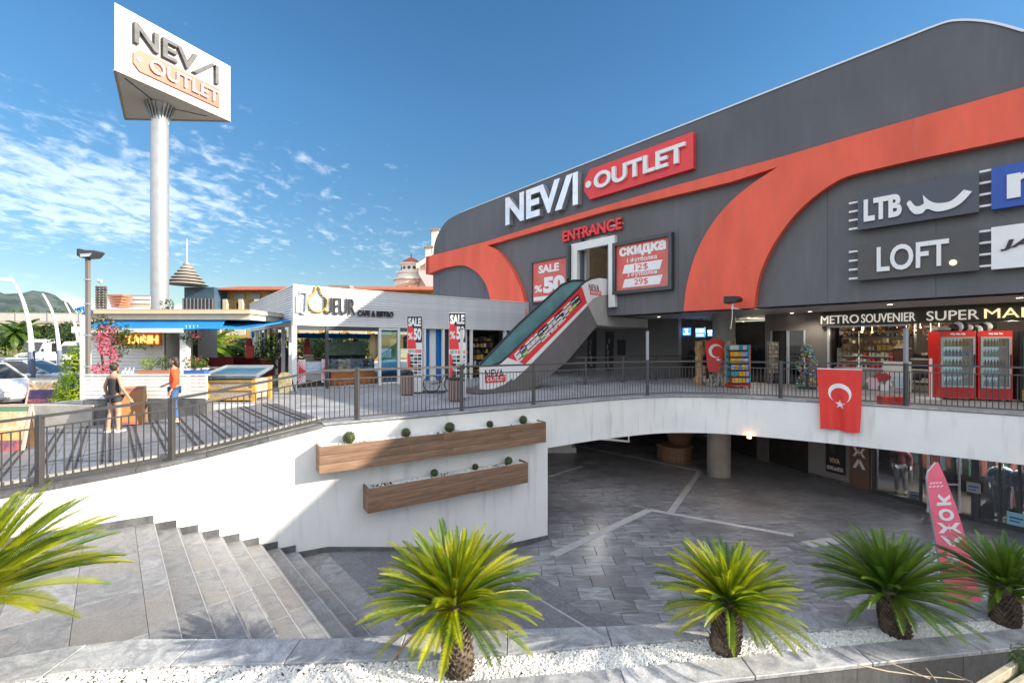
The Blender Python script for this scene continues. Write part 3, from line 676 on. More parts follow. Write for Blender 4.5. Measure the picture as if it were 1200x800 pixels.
tagp(g.build('gravel', pebw, bed), kind='stuff')
# service path in front of the bed
mb = MB(); mb.box((0, 2.4, -2.45), (22, 3.4, .1)); tagp(mb.build('lower_path', granite), kind='structure')
# timber-edged box of white stones, bottom right
tb = thing('timber_planter', 'pale timber edged box of white stones at the bottom right corner', 'planter', (3.9, 3.1, -2.4))
a, b = at(1206, 771, 3.6), at(1150, 806, 3.3)
for k, o_ in enumerate((0.0, .075)):
    mb = MB(); off_ = Vector((.6, -.75, 0)).normalized() * o_; mb.bar(a + off_ - ZU * o_ * .5 + (a - b) * .5, b + off_ - ZU * o_ * .5 - (a - b) * 1.0, .04, .08); mb.build('timber_rail', mat('pale_timber', (.40, .36, .26), .7, var=.2, vscale=9), tb, bevel=.005)
mb = pebbles(None, 3.1, 4.9, lambda x: 2.2, lambda x: 2.2 + (x - 3.05) * .78 + .15, a.z - .16, 900, .06); mb.add([(2.9, 2, a.z - .2), (5.5, 2, a.z - .2), (5.5, 3.9, a.z - .2), (2.9, 2.1, a.z - .2)], [(0, 1, 2, 3)]); tagp(mb.build('white_stones', pebw, tb), kind='stuff')
mb = MB(); c = at(1200, 785, 3.5); mb.ball(c + Vector((.03, 0, .02)), (.10, .10, .14), 8); leaves(mb, c + Vector((.04, 0, .02)), (.13, .13, .18), 420, .02, 0, .7); tagp(mb.build('box_shrub', boxleaf), 'dark green clipped shrub cut by the right edge beside the timber box', 'shrub')
mb = MB()
tw = [(1005, 778), (1040, 786), (1085, 792), (1130, 796)]
mb.tube([at(x, y, 3.4) for x, y in tw], [.006, .006, .005, .003], 5); mb.tube([at(1040, 775, 3.45), at(1068, 786, 3.4), at(1090, 795, 3.38)], .004, 5); mb.tube([at(1085, 782, 3.42), at(1098, 798, 3.38)], .004, 5); mb.tube([at(1110, 786, 3.42), at(1140, 799, 3.3)], .003, 5)
tagp(mb.build('dry_twigs', mat('dry_twig', (.42, .33, .24), .8)), 'bare dry twigs in front of the granite planter front at bottom right', 'twigs')
# ================================================================ MALL BUILDING
FN = 15.9
FF = Fr(NN * FN, -D, -NN)          # facade plane; u grows to the right, normal faces the camera
U = FF.uv
def P_(pts): return [U(x, y) for x, y in pts]
def smooth(L, n=5):
    Q = [Vector((a, b, 0)) for a, b in L]; o = []
    for i in range(len(Q) - 1):
        p0, p1, p2, p3 = Q[max(i - 1, 0)], Q[i], Q[i + 1], Q[min(i + 2, len(Q) - 1)]
        for k in range(n):
            t = k / n; v = 0.5 * ((2 * p1) + (-p0 + p2) * t + (2 * p0 - 5 * p1 + 4 * p2 - p3) * t * t + (-p0 + 3 * p1 - 3 * p2 + p3) * t ** 3); o.append((v.x, v.y))
    return o + [(Q[-1].x, Q[-1].y)]
mall = thing('shopping_mall', 'long dark grey mall with coral red swooping bands and an open ground floor', 'building', NN * 18 + D * 8)
u_l, _ = U(510, 300)
topL = P_([(507.5, 345)]) + smooth(P_([(507.5, 301), (509, 287), (512.5, 276), (518, 266), (526, 257), (540, 249.5)]))
topR = smooth(P_([(1090, 34), (1110, 27), (1128, 25), (1150, 26), (1172, 30), (1200, 38)]))
zb = 2.85
ur, zr = topR[-1]
outl = topL + topR + [(ur + 1.2, zr - .25), (ur + 14, 8.6), (ur + 14, zb), (topL[0][0], zb)]
# door opening cut: split facade in three prisms round the opening
du0, dz1 = U(681.5, 292); du1, _ = U(711.5, 284.5); dz0 = 3.45
def top_at(u):
    pts = outl[:len(topL) + len(topR) + 2]
    for a, b in zip(pts, pts[1:]):
        if a[0] <= u <= b[0] and b[0] > a[0]: return a[1] + (b[1] - a[1]) * (u - a[0]) / (b[0] - a[0])
    return 8
DT = 6.45
left_p = [p for p in topL] + [(du0, top_at(du0)), (du0, zb), (topL[0][0], zb)]
mid_p = [(du0, DT), (du0, top_at(du0)), (du1, top_at(du1)), (du1, DT)]
right_p = [(du1, zb), (du1, top_at(du1))] + topR + [(ur + 1.2, zr - .25), (ur + 14, 8.6), (ur + 14, zb)]
mb = MB(); mb.prism(left_p, FF, -.5, 0); mb.prism(mid_p, FF, -.5, -.0); mb.prism(right_p, FF, -.5, 0); mb.prism(rect(du0, zb, du1, dz0), FF, -.5, 0)
mb.build('facade_wall', facade_m, mall)
# lighter lower zone panels below the band (slightly recessed skins of different render)
lw1 = P_([(575, 288.6), (710, 250.5), (860, 215.7), (915, 198.2), (883, 220), (860, 239), (837, 267), (823, 292), (814, 320), (806, 346), (804, 366)]); 
lw1 = lw1 + [(lw1[-1][0], zb + .01), (P_([(618.5, 353.5)])[0][0], zb + .01)] + P_([(618.5, 353.5), (614, 337), (602, 313), (587, 293.5)])
# keep the doorway free
def cutdoor(poly):
    A = clip_poly(poly, -100, -100, du0, 100); B = clip_poly(poly, du1, -100, 100, 100); C = clip_poly(poly, du0, DT, du1, 100); return [A, B, C]
mb = MB()
for q in cutdoor(lw1): mb.prism(q, FF, 0, .012)
q = clip_poly(lw1, du0, zb, du1, dz0); mb.prism(q, FF, 0, .012)
lw3 = P_([(887, 361), (892, 329), (903, 295), (923, 267), (943, 245), (967, 225), (987, 212.5), (1000, 208), (1083, 188.5), (1200, 164.5)]); lw3 += [(ur + 13.9, lw3[-1][1] + 0.2), (ur + 13.9, zb + .01), (lw3[0][0], zb + .01)]
mb.prism(lw3, FF, 0, .012); mb.build('lower_facade_render', facade_lo, mall)
for k in range(15):
    u = du1 + .9 - k * 0 + (k - 6) * 2.35
    if du0 - .8 < u < du1 + .8: continue
    zt2 = top_at(u) - .06 if k % 3 == 0 else 6.0; mb = MB(); mb.prism(rect(u, zb + .02, u + .012, min(zt2, 6.9)), FF, .0125, .0145); mb.build('panel_joint', mat('joint_dark', (.06, .062, .068), .8), mall)
# coral bands
b1 = P_([(503, 322), (503, 301.5), (530, 295), (572, 284.3), (640, 263.5), (710, 243.5), (800, 218), (917, 187), (1000, 163), (1200, 107)])
b1 += [(ur + 6, b1[-1][1] + .1), (ur + 6, U(1200, 164.5)[1] + .1)]
b1 += P_([(1200, 164.5), (1083, 188.5)]) + smooth(P_([(1030, 200.5), (1005, 206.5), (987, 213), (966, 226), (943, 245), (923, 268), (904, 298), (892, 329), (887, 361)]))
b1 += smooth(P_([(805, 365), (808, 338), (815, 311), (824, 288), (838, 264), (858, 240), (883, 219), (915, 198)]))
b1 += P_([(860, 215.5), (710, 250.3), (575, 288.5)]) + smooth(P_([(577, 289), (588, 295), (602, 313), (614, 337), (619, 355), (620, 372)])) + smooth(P_([(581.5, 372), (578.6, 350.5), (572, 331), (560, 317.5), (545, 311.5), (524, 314.5)]))
mb = MB(); mb.prism(b1, FF, .012, .26)
lo_b = min(v.z for v in mb.v)
for v in mb.v: v.z = max(v.z, zb - .02)
mb.build('red_band', red_m, mall)
# left return of the band and wall
mb = MB(); mb.prism(P_([(503, 322), (503, 301.5)]) + [(U(503, 301.5)[0] + .35, U(503, 301.5)[1]), (U(503, 322)[0] + .35, U(503, 322)[1])], FF, -3.0, .26); mb.build('red_band_return', red_m, mall)
f0 = topL[0][0]
mb = MB(); mb.prism(rect(f0 - .05, zb - 3, f0 + .25, 7.2), FF, -9, -.5); mb.build('side_wall', white, mall)
# parapet cap light edge
mb = MB(); pts = [topL[-1]] + topR + [(ur + 1.2, zr - .25), (ur + 14, 8.6)]
for a, b in zip(pts, pts[1:]): mb.bar(FF(a[0], a[1] + .02, -.25), FF(b[0], b[1] + .02, -.25), .56, .05)
mb.build('parapet_cap', frame_m, mall)
# roof and mass behind
mb = MB(); mb.prism([(f0 + .1, 7.2), (ur + 13.5, 7.4), (ur + 13.5, 7.6), (f0 + .1, 7.5)], FF, -22, -.5); mb.build('roof', concrete, mall)
# first-floor slab / soffit with downlights
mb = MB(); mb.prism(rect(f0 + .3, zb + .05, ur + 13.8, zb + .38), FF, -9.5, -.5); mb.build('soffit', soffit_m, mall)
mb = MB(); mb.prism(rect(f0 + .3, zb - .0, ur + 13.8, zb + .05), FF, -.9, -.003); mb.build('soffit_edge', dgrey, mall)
dl_mesh = None
for px, py in [(772, 371), (738, 379), (751, 380), (766, 381), (781, 382), (793, 382.5), (818, 384), (829, 384), (871, 376.5), (877, 372), (888, 378), (908, 380), (928, 366.5), (949, 364.8), (884, 383), (907, 375), (895, 385), (863, 386), (1043, 356.5), (1195, 348.5), (866, 391)]:
    Y = (zb + .05 - EYE) * FPX / (HY - py); p = Vector(((px - CX) / FPX * Y, Y, zb + .05))
    if dl_mesh is None:
        m1 = MB(); m1.lathe((0, 0, -.012), [(.105, .0), (.11, .012), (.07, .014)], 14, 0); m1.lathe((0, 0, -.0125), [(.068, 0), (.068, .008)], 12, 1); dl_mesh = m1.mesh('downlight', [letterw, lampw])
    inst('downlight', dl_mesh, mall, Matrix.Translation(p))
# column
cb_ = on_z(848, 452.5, 0); 
cb_ = cb_ * (1 + .85 / cb_.y); mb = MB(); mb.lathe((cb_.x, cb_.y, 0), [(.44, 0.0), (.43, zb + .06)], 40); mb.build('column', concrete, mall, smooth=False, autosmooth=True)
cl = on_z(846.5, 559, PZ)
mb = MB(); mb.lathe((cl.x, cl.y + .3, PZ), [(.44, 0.0), (.44, 2.5)], 40); mb.build('column', concrete, mall, autosmooth=True)
# back wall of the arcade
BN = 20.7; BF = Fr(NN * BN, -D, -NN)
ua, _ = BF.uv(690, 400); ub, _ = BF.uv(795, 400); uc, _ = BF.uv(914, 400)
mb = MB(); mb.prism(rect(f0 - 1, 0, ub, zb + .06), BF, -.3, 0); mb.build('arcade_back_wall', wallg, mall)
# posters on back wall
for (x0, y0, x1, y1) in ((689, 387, 699, 442), (710, 388, 719, 442), (724, 398, 733, 416)):
    a = BF.uv(x0, y1); b = BF.uv(x1, y0); mb = MB(); mb.prism(rect(a[0], max(.15, a[1]), b[0], b[1]), BF, 0, .05); o = mb.build('wall_poster', darkp, mall)
    if y0 < 395:
        mb = MB(); w2 = (b[0] - a[0]); 
        for k in range(5): mb.ball(BF(a[0] + w2 * random.uniform(.35, .65), .5 + k * .33, .052), (.10, .02, .17), 8)
        mb.build('printed_figure', mat('poster_print', (.30, .22, .17), .6, var=.4, vscale=6), mall)
# dark open shop
shopw = uc - ub
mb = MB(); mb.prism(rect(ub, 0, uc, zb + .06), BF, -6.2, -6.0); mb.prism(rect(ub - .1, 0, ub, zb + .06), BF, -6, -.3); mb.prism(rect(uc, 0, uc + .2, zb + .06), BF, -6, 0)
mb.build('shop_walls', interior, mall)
mb = MB(); mb.prism(rect(ub, .005, uc, .02), BF, -6, -.0); mb.build('shop_floor', mat('shop_floor_dark', (.07, .065, .06), .25), mall)
# warm lit backdrop with clothes rails
aw = BF.off(-3.5)
a = aw.uv(779, 436); b = aw.uv(804, 393)
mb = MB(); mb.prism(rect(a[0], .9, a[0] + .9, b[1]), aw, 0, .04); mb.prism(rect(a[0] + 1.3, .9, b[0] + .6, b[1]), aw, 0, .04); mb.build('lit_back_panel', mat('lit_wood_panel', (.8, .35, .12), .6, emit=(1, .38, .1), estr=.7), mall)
def garment_row(fr, u0, u1, z0, z1, w_, parent, mats, n, name='garment'):
    for k in range(n):
        u = u0 + (u1 - u0) * (k + .5) / n; hw = (u1 - u0) / n * .46; h = z1 - random.uniform(0, .1); b_ = z0 + random.uniform(0, .12)
        mb = MB(); mb.prism([(u - hw, b_), (u + hw, b_), (u + hw * .9, h - .12), (u + hw * .3, h), (u - hw * .3, h), (u - hw * .9, h - .12)], fr, w_ - .12, w_ + random.uniform(.0, .14)); mb.build(name, random.choice(mats), parent)
cloth = [mat('cloth_black', (.02, .02, .022), .9), mat('cloth_charcoal', (.045, .045, .05), .9), mat('cloth_brown', (.07, .04, .03), .85), mat('cloth_navy', (.02, .025, .06), .9)]
clothr = [mat('cloth_burgundy', (.16, .025, .03), .6), mat('cloth_green', (.03, .07, .05), .7), mat('cloth_leather_black', (.02, .018, .018), .35), mat('cloth_rust', (.20, .06, .03), .6), mat('cloth_grey', (.14, .14, .15), .8)]
for (nm, lab, w_, x0, x1, z0, z1) in (('clothes_rail', 'rail of dark jackets in the unlit shop behind the carved statues', -1.2, 803, 836, .35, 1.5), ('clothes_rail', 'rail of dark clothes inside the open shop left of the postcard rack', -1.6, 868, 900, .3, 1.5), ('clothes_rail', 'low dark clothes display left of the pale statue in the arcade', -.6, 778, 800, .3, 1.25)):
    fr = BF.off(w_); a = fr.uv(x0, 420)[0]; b = fr.uv(x1, 420)[0]; t = thing(nm, lab, 'clothes rail', fr((a + b) / 2, 0, 0))
    garment_row(fr, a, b, z0, z1, 0, t, cloth, max(4, int((b - a) / .22)))
    mb = MB(); mb.bar(fr(a - .05, z1 + .05), fr(b + .05, z1 + .05), .03); mb.bar(fr(a, 0), fr(a, z1 + .05), .03); mb.bar(fr(b, 0), fr(b, z1 + .05), .03); mb.build('rail_frame', dgrey, t)
# blue lit signs inside
for i, (x0, y0, x1, y1, tx) in enumerate(((786, 384, 795, 393, ''), (800, 384, 809, 393, ''), (815, 384, 826, 395, 'DERI'), (829, 386, 837, 394, 'DERI'))):
    fr = BF.off(-.4); a = fr.uv(x0, y1); b = fr.uv(x1, y0)
    lab = ['square blue lit sign with a white emblem, leftmost of four hanging in the arcade shop', 'square blue lit sign with a white emblem, second from left in the arcade shop', 'blue lit hanging sign reading DERI between the emblem signs and the column', 'small blue lit sign reading DERI directly beside the column'][i]
    t = thing('lit_sign', lab, 'sign', fr((a[0] + b[0]) / 2, a[1], 0), group=None)
    mb = MB(); mb.prism(rect(a[0], a[1], b[0], b[1]), fr, -.06, 0); mb.build('panel', screenb, t)
    mb = MB(); mb.bar(fr((a[0] + b[0]) / 2, b[1], -.03), fr((a[0] + b[0]) / 2, zb + .05, -.03), .02); mb.build('hanger', black, t)
    wh = mat('lit_white', (.9, .95, 1), .5, emit=(.7, .85, 1), estr=.7)
    wd = b[0] - a[0]; ht = b[1] - a[1]
    if tx: text(fr, tx, a[0] + wd * .08, a[1] + ht * .52, b[0] - wd * .08, b[1] - ht * .12, .001, .02, wh, t)
    else:
        mb = MB(); cxm = (a[0] + b[0]) / 2; mb.prism([(cxm - wd * .22, b[1] - ht * .15), (cxm + wd * .22, b[1] - ht * .15), (cxm + wd * .1, b[1] - ht * .55), (cxm, b[1] - ht * .66), (cxm - wd * .1, b[1] - ht * .55)], fr, 0, .02); mb.build('emblem', wh, t)
    mb = MB(); mb.prism(rect(a[0] + wd * .15, a[1] + ht * .14, b[0] - wd * .15, a[1] + ht * .3), fr, 0, .015); mb.build('strip', wh, t)

# ---- door
door = thing('upper_entrance', 'tall white framed doorway at the top of the escalator under the word ENTRANCE', 'doorway', FF((du0 + du1) / 2, 3.45, 0))
a0 = U(673, 287.5); a1 = U(717.5, 277); fw = .34
zt_ = (a0[1] + a1[1]) / 2
mb = MB(); mb.prism(rect(a0[0], 3.2, a0[0] + fw, zt_), FF, .013, .22); mb.build('frame_post', paint, door, bevel=.01)
mb = MB(); mb.prism(rect(a1[0] - .05, 3.2 - .0, a1[0] + fw * .8, zt_), FF, .013, .22); mb.build('frame_post', paint, door, bevel=.01)
mb = MB(); mb.prism(rect(a0[0] + fw, zt_ - fw, a1[0] - .05, zt_), FF, .013, .215); mb.build('frame_head', paint, door)
mb = MB(); mb.prism(rect(du0, 3.45, du0 + .1, DT), FF, -.45, -.2); mb.prism(rect(du1 - .1, 3.45, du1, DT), FF, -.45, -.2); mb.prism(rect(du0 + .1, DT - .12, du1 - .1, DT), FF, -.45, -.2); mb.build('inner_frame', frame_m, door)
mb = MB(); mb.prism(rect(du0 - 2, 3.4, du1 + 2, 3.45), FF, -8, -.5); mb.prism(rect(du0 - 2, 3.45, du1 + 2, 7.0), FF, -8.2, -8); mb.prism(rect(du0 - 2, 6.9, du1 + 2, 7.0), FF, -8, -.5); mb.prism(rect(du0 - 2.1, 3.45, du0 - 2, 7.0), FF, -8, -.5); mb.prism(rect(du1 + 2, 3.45, du1 + 2.1, 7), FF, -8, -.5); mb.build('lobby', mat('lobby_wall', (.13, .11, .085), .7, var=.2), door)
for k in range(3):
    mb = MB(); mb.prism(rect(du0 - 1 + k * .2, 5.2 - k * .3, du1 + 1, 5.4 - k * .3), FF, -6.4 + k * 1.3, -6 + k * 1.3); mb.build('lobby_beam', wood2 if k == 1 else interior, door)
for (u_, v_, w_) in ((.45, 6.3, -2.5), (.6, 5.9, -6), (1.0, 5.6, -6.5), (.9, 6.6, -4)):
    mb = MB(); mb.ball(FF(du0 + u_, v_, w_), (.22, .22, .045), 10); mb.build('ceiling_lamp', lampw, door)

# ---- facade lettering
neva = thing('wall_letters', 'raised metallic NEVA letters on the upper grey facade', 'sign letters', FF(*U(600, 262)))
def quad_text(body, tl, bl, tr, br, w0, dep, m_, parent, split=True, off=.03, shear=0, F=None, UU=None):
    F = F or FF; UU = UU or U
    A, B_, C, E_ = UU(*tl), UU(*bl), UU(*tr), UU(*br)
    return text(F, body, (A[0] + B_[0]) / 2, (B_[1] + E_[1]) / 2, (C[0] + E_[0]) / 2, (A[1] + C[1]) / 2, w0, dep, m_, parent, split=split, off=off, shear=shear)
text(FF, 'NEV', U(597, 250)[0], (U(597, 265.6)[1] + U(681.5, 241)[1]) / 2, U(661, 250)[0], (U(597, 233.5)[1] + U(681.5, 203)[1]) / 2, .012, .28, chrome, neva, split=True, off=.035)
zt0, zt1 = (U(597, 265.6)[1] + U(681.5, 241)[1]) / 2, (U(597, 233.5)[1] + U(681.5, 203)[1]) / 2
def bar_a(F, u0, z0, u1, z1, parent, m_, w0, dep, th, par=True):
    # the barless A: a slanted stroke rising to the top and an upright closing it
    mb = MB(); mb.prism([(u0, z0), (u0 + th, z0), (u1, z1), (u1 - th * .9, z1)], F, w0, w0 + dep); mb.prism(rect(u1 - th * .0, z0, u1 + th * .72, z1), F, w0, w0 + dep); mb.build('letter', m_, parent)
u1_ = U(681.5, 222)[0]
bar_a(FF, U(655, 240)[0], zt0, U(676, 225)[0], zt1, neva, chrome, .012, .28, .42)
outl_ = thing('outlet_sign', 'coral red tag-shaped board reading OUTLET to the right of the metallic letters', 'sign', FF(*U(690, 230)))
tz1, tz0 = (U(692, 201)[1] + U(815, 156.4)[1]) / 2, (U(693.5, 235.6)[1] + U(815.6, 198.4)[1]) / 2
tu0, tu1 = U(688, 220)[0], U(815.5, 180)[0]
mb = MB(); mb.prism([(tu0 + .3, tz0), (tu1, tz0), (tu1, tz1), (tu0 + .3, tz1), (tu0, tz1 - .45), (tu0, tz0 + .45)], FF, .012, .2); mb.build('tag_board', signred, outl_)
text(FF, 'OUTLET', U(701, 213)[0], tz0 + (tz1 - tz0) * .24, U(807.5, 180)[0], tz0 + (tz1 - tz0) * .78, .2, .12, letterw, outl_, split=True, off=.03)
mb = MB(); c_ = U(693.5, 217.5); mb.prism([(c_[0] + .15 * math.cos(a), (tz0 + tz1) / 2 + .15 * math.sin(a)) for a in [k * math.pi / 8 for k in range(16)]], FF, .2, .26); mb.build('dot', letterw, outl_)
ent = thing('entrance_letters', 'red block letters spelling ENTRANCE on the grey facade above the doorway', 'sign letters', FF(*U(662, 284)))
e0, e1 = (U(662, 284.4)[1] + U(731, 269)[1]) / 2, (U(662, 271.6)[1] + U(731, 255)[1]) / 2
text(FF, 'ENTRANCE', U(662, 278)[0], e0, U(731, 262)[0], e1, .06, .12, signred, ent, split=True, off=.03)
mb = MB(); mb.prism(rect(U(662, 278)[0], e0 + .22, U(731, 262)[0], e0 + .27), FF, .013, .06); mb.prism(rect(U(662, 278)[0], e1 - .27, U(731, 262)[0], e1 - .22), FF, .013, .06); mb.build('mounting_rail', letterw, ent)
# ---- posters
def poster_frame(t, x0, x1, z0, z1, fw_, mf, mp_, w0=.013, d=.12):
    mb = MB(); mb.prism(rect(x0, z0, x1, z1), FF, w0, w0 + d * .5); mb.build('board', mp_, t)
    for r_ in (rect(x0 - fw_, z0 - fw_, x1 + fw_, z0), rect(x0 - fw_, z1, x1 + fw_, z1 + fw_), rect(x0 - fw_, z0, x0, z1), rect(x1, z0, x1 + fw_, z1)):
        mb = MB(); mb.prism(r_, FF, w0, w0 + d); mb.build('frame', mf, t)
s1 = thing('sale_poster', 'framed red poster reading SALE %50 on the facade left of the doorway', 'poster', FF(*U(626, 355)))
x0, x1 = U(625.8, 330)[0], U(665.6, 330)[0]; z1_, z0_ = (U(625.5, 308.5)[1] + U(665.6, 302)[1]) / 2, (U(626, 355)[1] + U(665.6, 350)[1]) / 2
poster_frame(s1, x0, x1, z0_, z1_, .05, dgrey, posterred); W_, H_ = x1 - x0, z1_ - z0_
text(FF, 'SALE', x0 + W_ * .18, z1_ - H_ * .29, x1 - W_ * .22, z1_ - H_ * .09, .073, .01, letterw, s1, off=.04)
text(FF, '50', x0 + W_ * .32, z0_ + H_ * .2, x1 - W_ * .05, z0_ + H_ * .6, .073, .01, letterw, s1, off=.06)
text(FF, '%', x0 + W_ * .05, z0_ + H_ * .24, x0 + W_ * .29, z0_ + H_ * .42, .073, .01, letterw, s1, off=.03)
mb = MB(); mb.prism(rect(x0 + .06, z0_ + .06, x1 - .06, z0_ + H_ * .13), FF, .073, .08); mb.build('printed_strip', letterw, s1)
mb = MB(); mb.prism(rect(x1 + .22, z0_ + .9, x1 + .36, z1_ + .45), FF, .013, .4); mb.build('side_fin', dgrey, s1)
s2 = thing('price_poster', 'large framed red poster advertising two T-shirt prices right of the doorway', 'poster', FF(*U(723, 345)))
x0, x1 = U(724.5, 330)[0], U(786.5, 330)[0]; z1_, z0_ = (U(723.5, 289.5)[1] + U(786.5, 277.5)[1]) / 2, (U(724, 342)[1] + U(786.5, 335)[1]) / 2
poster_frame(s2, x0, x1, z0_, z1_, .14, dgrey, posterred, d=.22); W_, H_ = x1 - x0, z1_ - z0_
wq = .013 + .11
text(FF, 'скидка', x0 + W_ * .06, z1_ - H_ * .29, x1 - W_ * .06, z1_ - H_ * .05, wq, .01, letterw, s2, off=.05)
text(FF, '1 футболка', x0 + W_ * .22, z1_ - H_ * .43, x1 - W_ * .22, z1_ - H_ * .31, wq, .01, letterw, s2, off=.015)
text(FF, '3 футболки', x0 + W_ * .22, z1_ - H_ * .74, x1 - W_ * .22, z1_ - H_ * .62, wq, .01, letterw, s2, off=.015)
for k, (tx, y_) in enumerate((('12$', .43), ('29$', .74))):
    za, zb_ = z1_ - H_ * (y_ + .20), z1_ - H_ * (y_ + .015)
    mb = MB(); mb.prism([(x0 + W_ * .12, za), (x1 - W_ * .17, za), (x1 - W_ * .12, zb_), (x0 + W_ * .17, zb_)], FF, wq, wq + .008); mb.build('price_strip', letterw, s2)
    text(FF, tx, x0 + W_ * .36, za + .04, x1 - W_ * .38, zb_ - .04, wq + .008, .008, signred, s2, off=.0)
# ---- brand boards on the right
def board(lab, tlx, x1_, zt_, zb_2, m_, nm='brand_board'):
    t = thing(nm, lab, 'sign', FF(tlx, zb_2, 0)); mb = MB(); mb.prism(rect(tlx, zb_2, x1_, zt_), FF, .10, .24); mb.build('panel', m_, t); return t
ux0, ux1 = U(1007.5, 250)[0], U(1148, 230)[0]
z_a = (U(1007.5, 231)[1] + U(1148, 204)[1]) / 2; z_b = (U(1007.5, 271)[1] + U(1148, 251)[1]) / 2
z_c = (U(1007.5, 287.5)[1] + U(1148, 271)[1]) / 2; z_d = (U(1007.5, 329.5)[1] + U(1148, 318)[1]) / 2
navy = mat('board_navy_grey', (.075, .085, .115), .5, var=.05); char = mat('board_charcoal', (.085, .08, .082), .5, var=.05); blub = mat('board_blue', (.02, .085, .42), .45, var=.05)
t1 = board('dark navy wall board with white LTB lettering and a gull-like swoosh', ux0, ux1, z_a, z_b, navy)
Wb = ux1 - ux0; Hb = z_a - z_b
text(FF, 'LTB', ux0 + Wb * .06, z_b + Hb * .2, ux0 + Wb * .40, z_b + Hb * .82, .24, .06, letterw, t1, split=True, off=.045)
sw = [(.44, .50), (.47, .56), (.51, .40), (.56, .38), (.585, .47), (.575, .62), (.63, .44), (.70, .36), (.79, .38), (.87, .62), (.93, .54), (.86, .30), (.78, .18), (.68, .16), (.61, .28), (.58, .20), (.52, .18), (.48, .28)]
sw = [(.44, .50), (.47, .57), (.51, .41), (.55, .38), (.585, .43), (.575, .66), (.63, .47), (.70, .37), (.80, .38), (.89, .60), (.95, .52), (.88, .30), (.80, .18), (.69, .16), (.61, .27), (.57, .18), (.51, .19), (.47, .32)]
sw = smooth(sw[:5], 4) + smooth(sw[5:10], 4) + smooth(sw[10:], 4)
mb = MB(); mb.prism([(ux0 + Wb * a, z_b + Hb * b) for a, b in sw], FF, .24, .30); mb.build('swoosh', letterw, t1)
t2 = board('charcoal wall board with white LOFT lettering and a full stop, lower of the two', ux0, ux1, z_c, z_d, char)
Hc = z_c - z_d
text(FF, 'LOFT', ux0 + Wb * .18, z_d + Hc * .18, ux0 + Wb * .78, z_d + Hc * .86, .24, .06, letterw, t2, split=True, off=.02)
mb = MB(); mb.prism([(ux0 + Wb * .81 + .07 * math.cos(k * .52), z_d + Hc * .24 + .07 * math.sin(k * .52)) for k in range(12)], FF, .24, .30); mb.build('dot', mat('cream_dot', (.8, .7, .4), .4, emit=(1, .8, .4), estr=.3), t2)
vx0 = U(1162, 230)[0]
t3 = board('bright blue wall board with a white lower-case letter, cut by the right edge', vx0, vx0 + Wb * .95, U(1162, 200)[1], U(1162.5, 248)[1], blub)
text(FF, 'm', U(1180, 230)[0], U(1181, 236)[1], U(1180, 230)[0] + 1.15, U(1181, 208)[1], .24, .06, letterw, t3, off=.02)
t4 = board('white wall board with dark slanted lettering below the blue board, cut by the right edge', vx0, vx0 + Wb * .95, U(1162, 268.5)[1], U(1162.5, 317)[1], letterw)
text(FF, 'JA', U(1172, 290)[0], U(1172, 296)[1], U(1172, 290)[0] + .52, U(1172, 284)[1], .24, .03, black, t4, off=.03, shear=.3)
bar_t = thing('sign_mounting_bars', 'short white mounting bars holding the wall boards to the facade', 'mounting bars', FF(ux0, z_b, 0))
for (ua_, ub_2, za, zb2, n) in ((ux0 - .22, ux0 - .0, z_a - .16, z_b + .08, 4), (ux0 - .22, ux0 - .0, z_c - .16, z_d + .08, 4), (ux1, vx0, z_a - .0, z_b + .14, 4), (ux1, vx0, z_c - .06, z_d + .1, 4)):
    for k in range(n):
        z_ = za + (zb2 - za) * k / (n - 1); mb = MB(); mb.prism(rect(ua_, z_ - .025, ub_2, z_ + .025), FF, .13, .17); mb.build('mounting_bar', letterw, bar_t)
# ---- floodlight under the band
fl_ = thing('floodlight', 'black box floodlight on a bracket at the foot of the coral arch', 'floodlight', FF(*U(868, 362), .5))
c = FF(*U(869, 353), .75)
mb = MB(); mb.prism([(-.2, -.12), (.2, -.08), (.27, .0), (.2, .1), (-.2, .12)], Fr(c, -D, -NN), -.2, .2); mb.build('lamp_head', black, fl_, bevel=.01)
mb = MB(); mb.bar(c - ZU * .12, c - ZU * .3, .05); mb.bar(c - ZU * .28, FF(*U(868, 362), 0), .05); mb.build('bracket', letterw, fl_)
mb = MB(); mb.tube([c - ZU * .3, c - ZU * .55, c - ZU * .95 + D * .05], .012, 5); mb.build('cable', letterw, fl_)
# little beige landing box behind the escalator head
mb = MB(); e_l = U(686, 356)[0]; mb.prism([(0, 0)] * 0 + rect(du0 - .25, 2.9, du1 + .0, 3.42), FF, .0, .55) if 0 else None
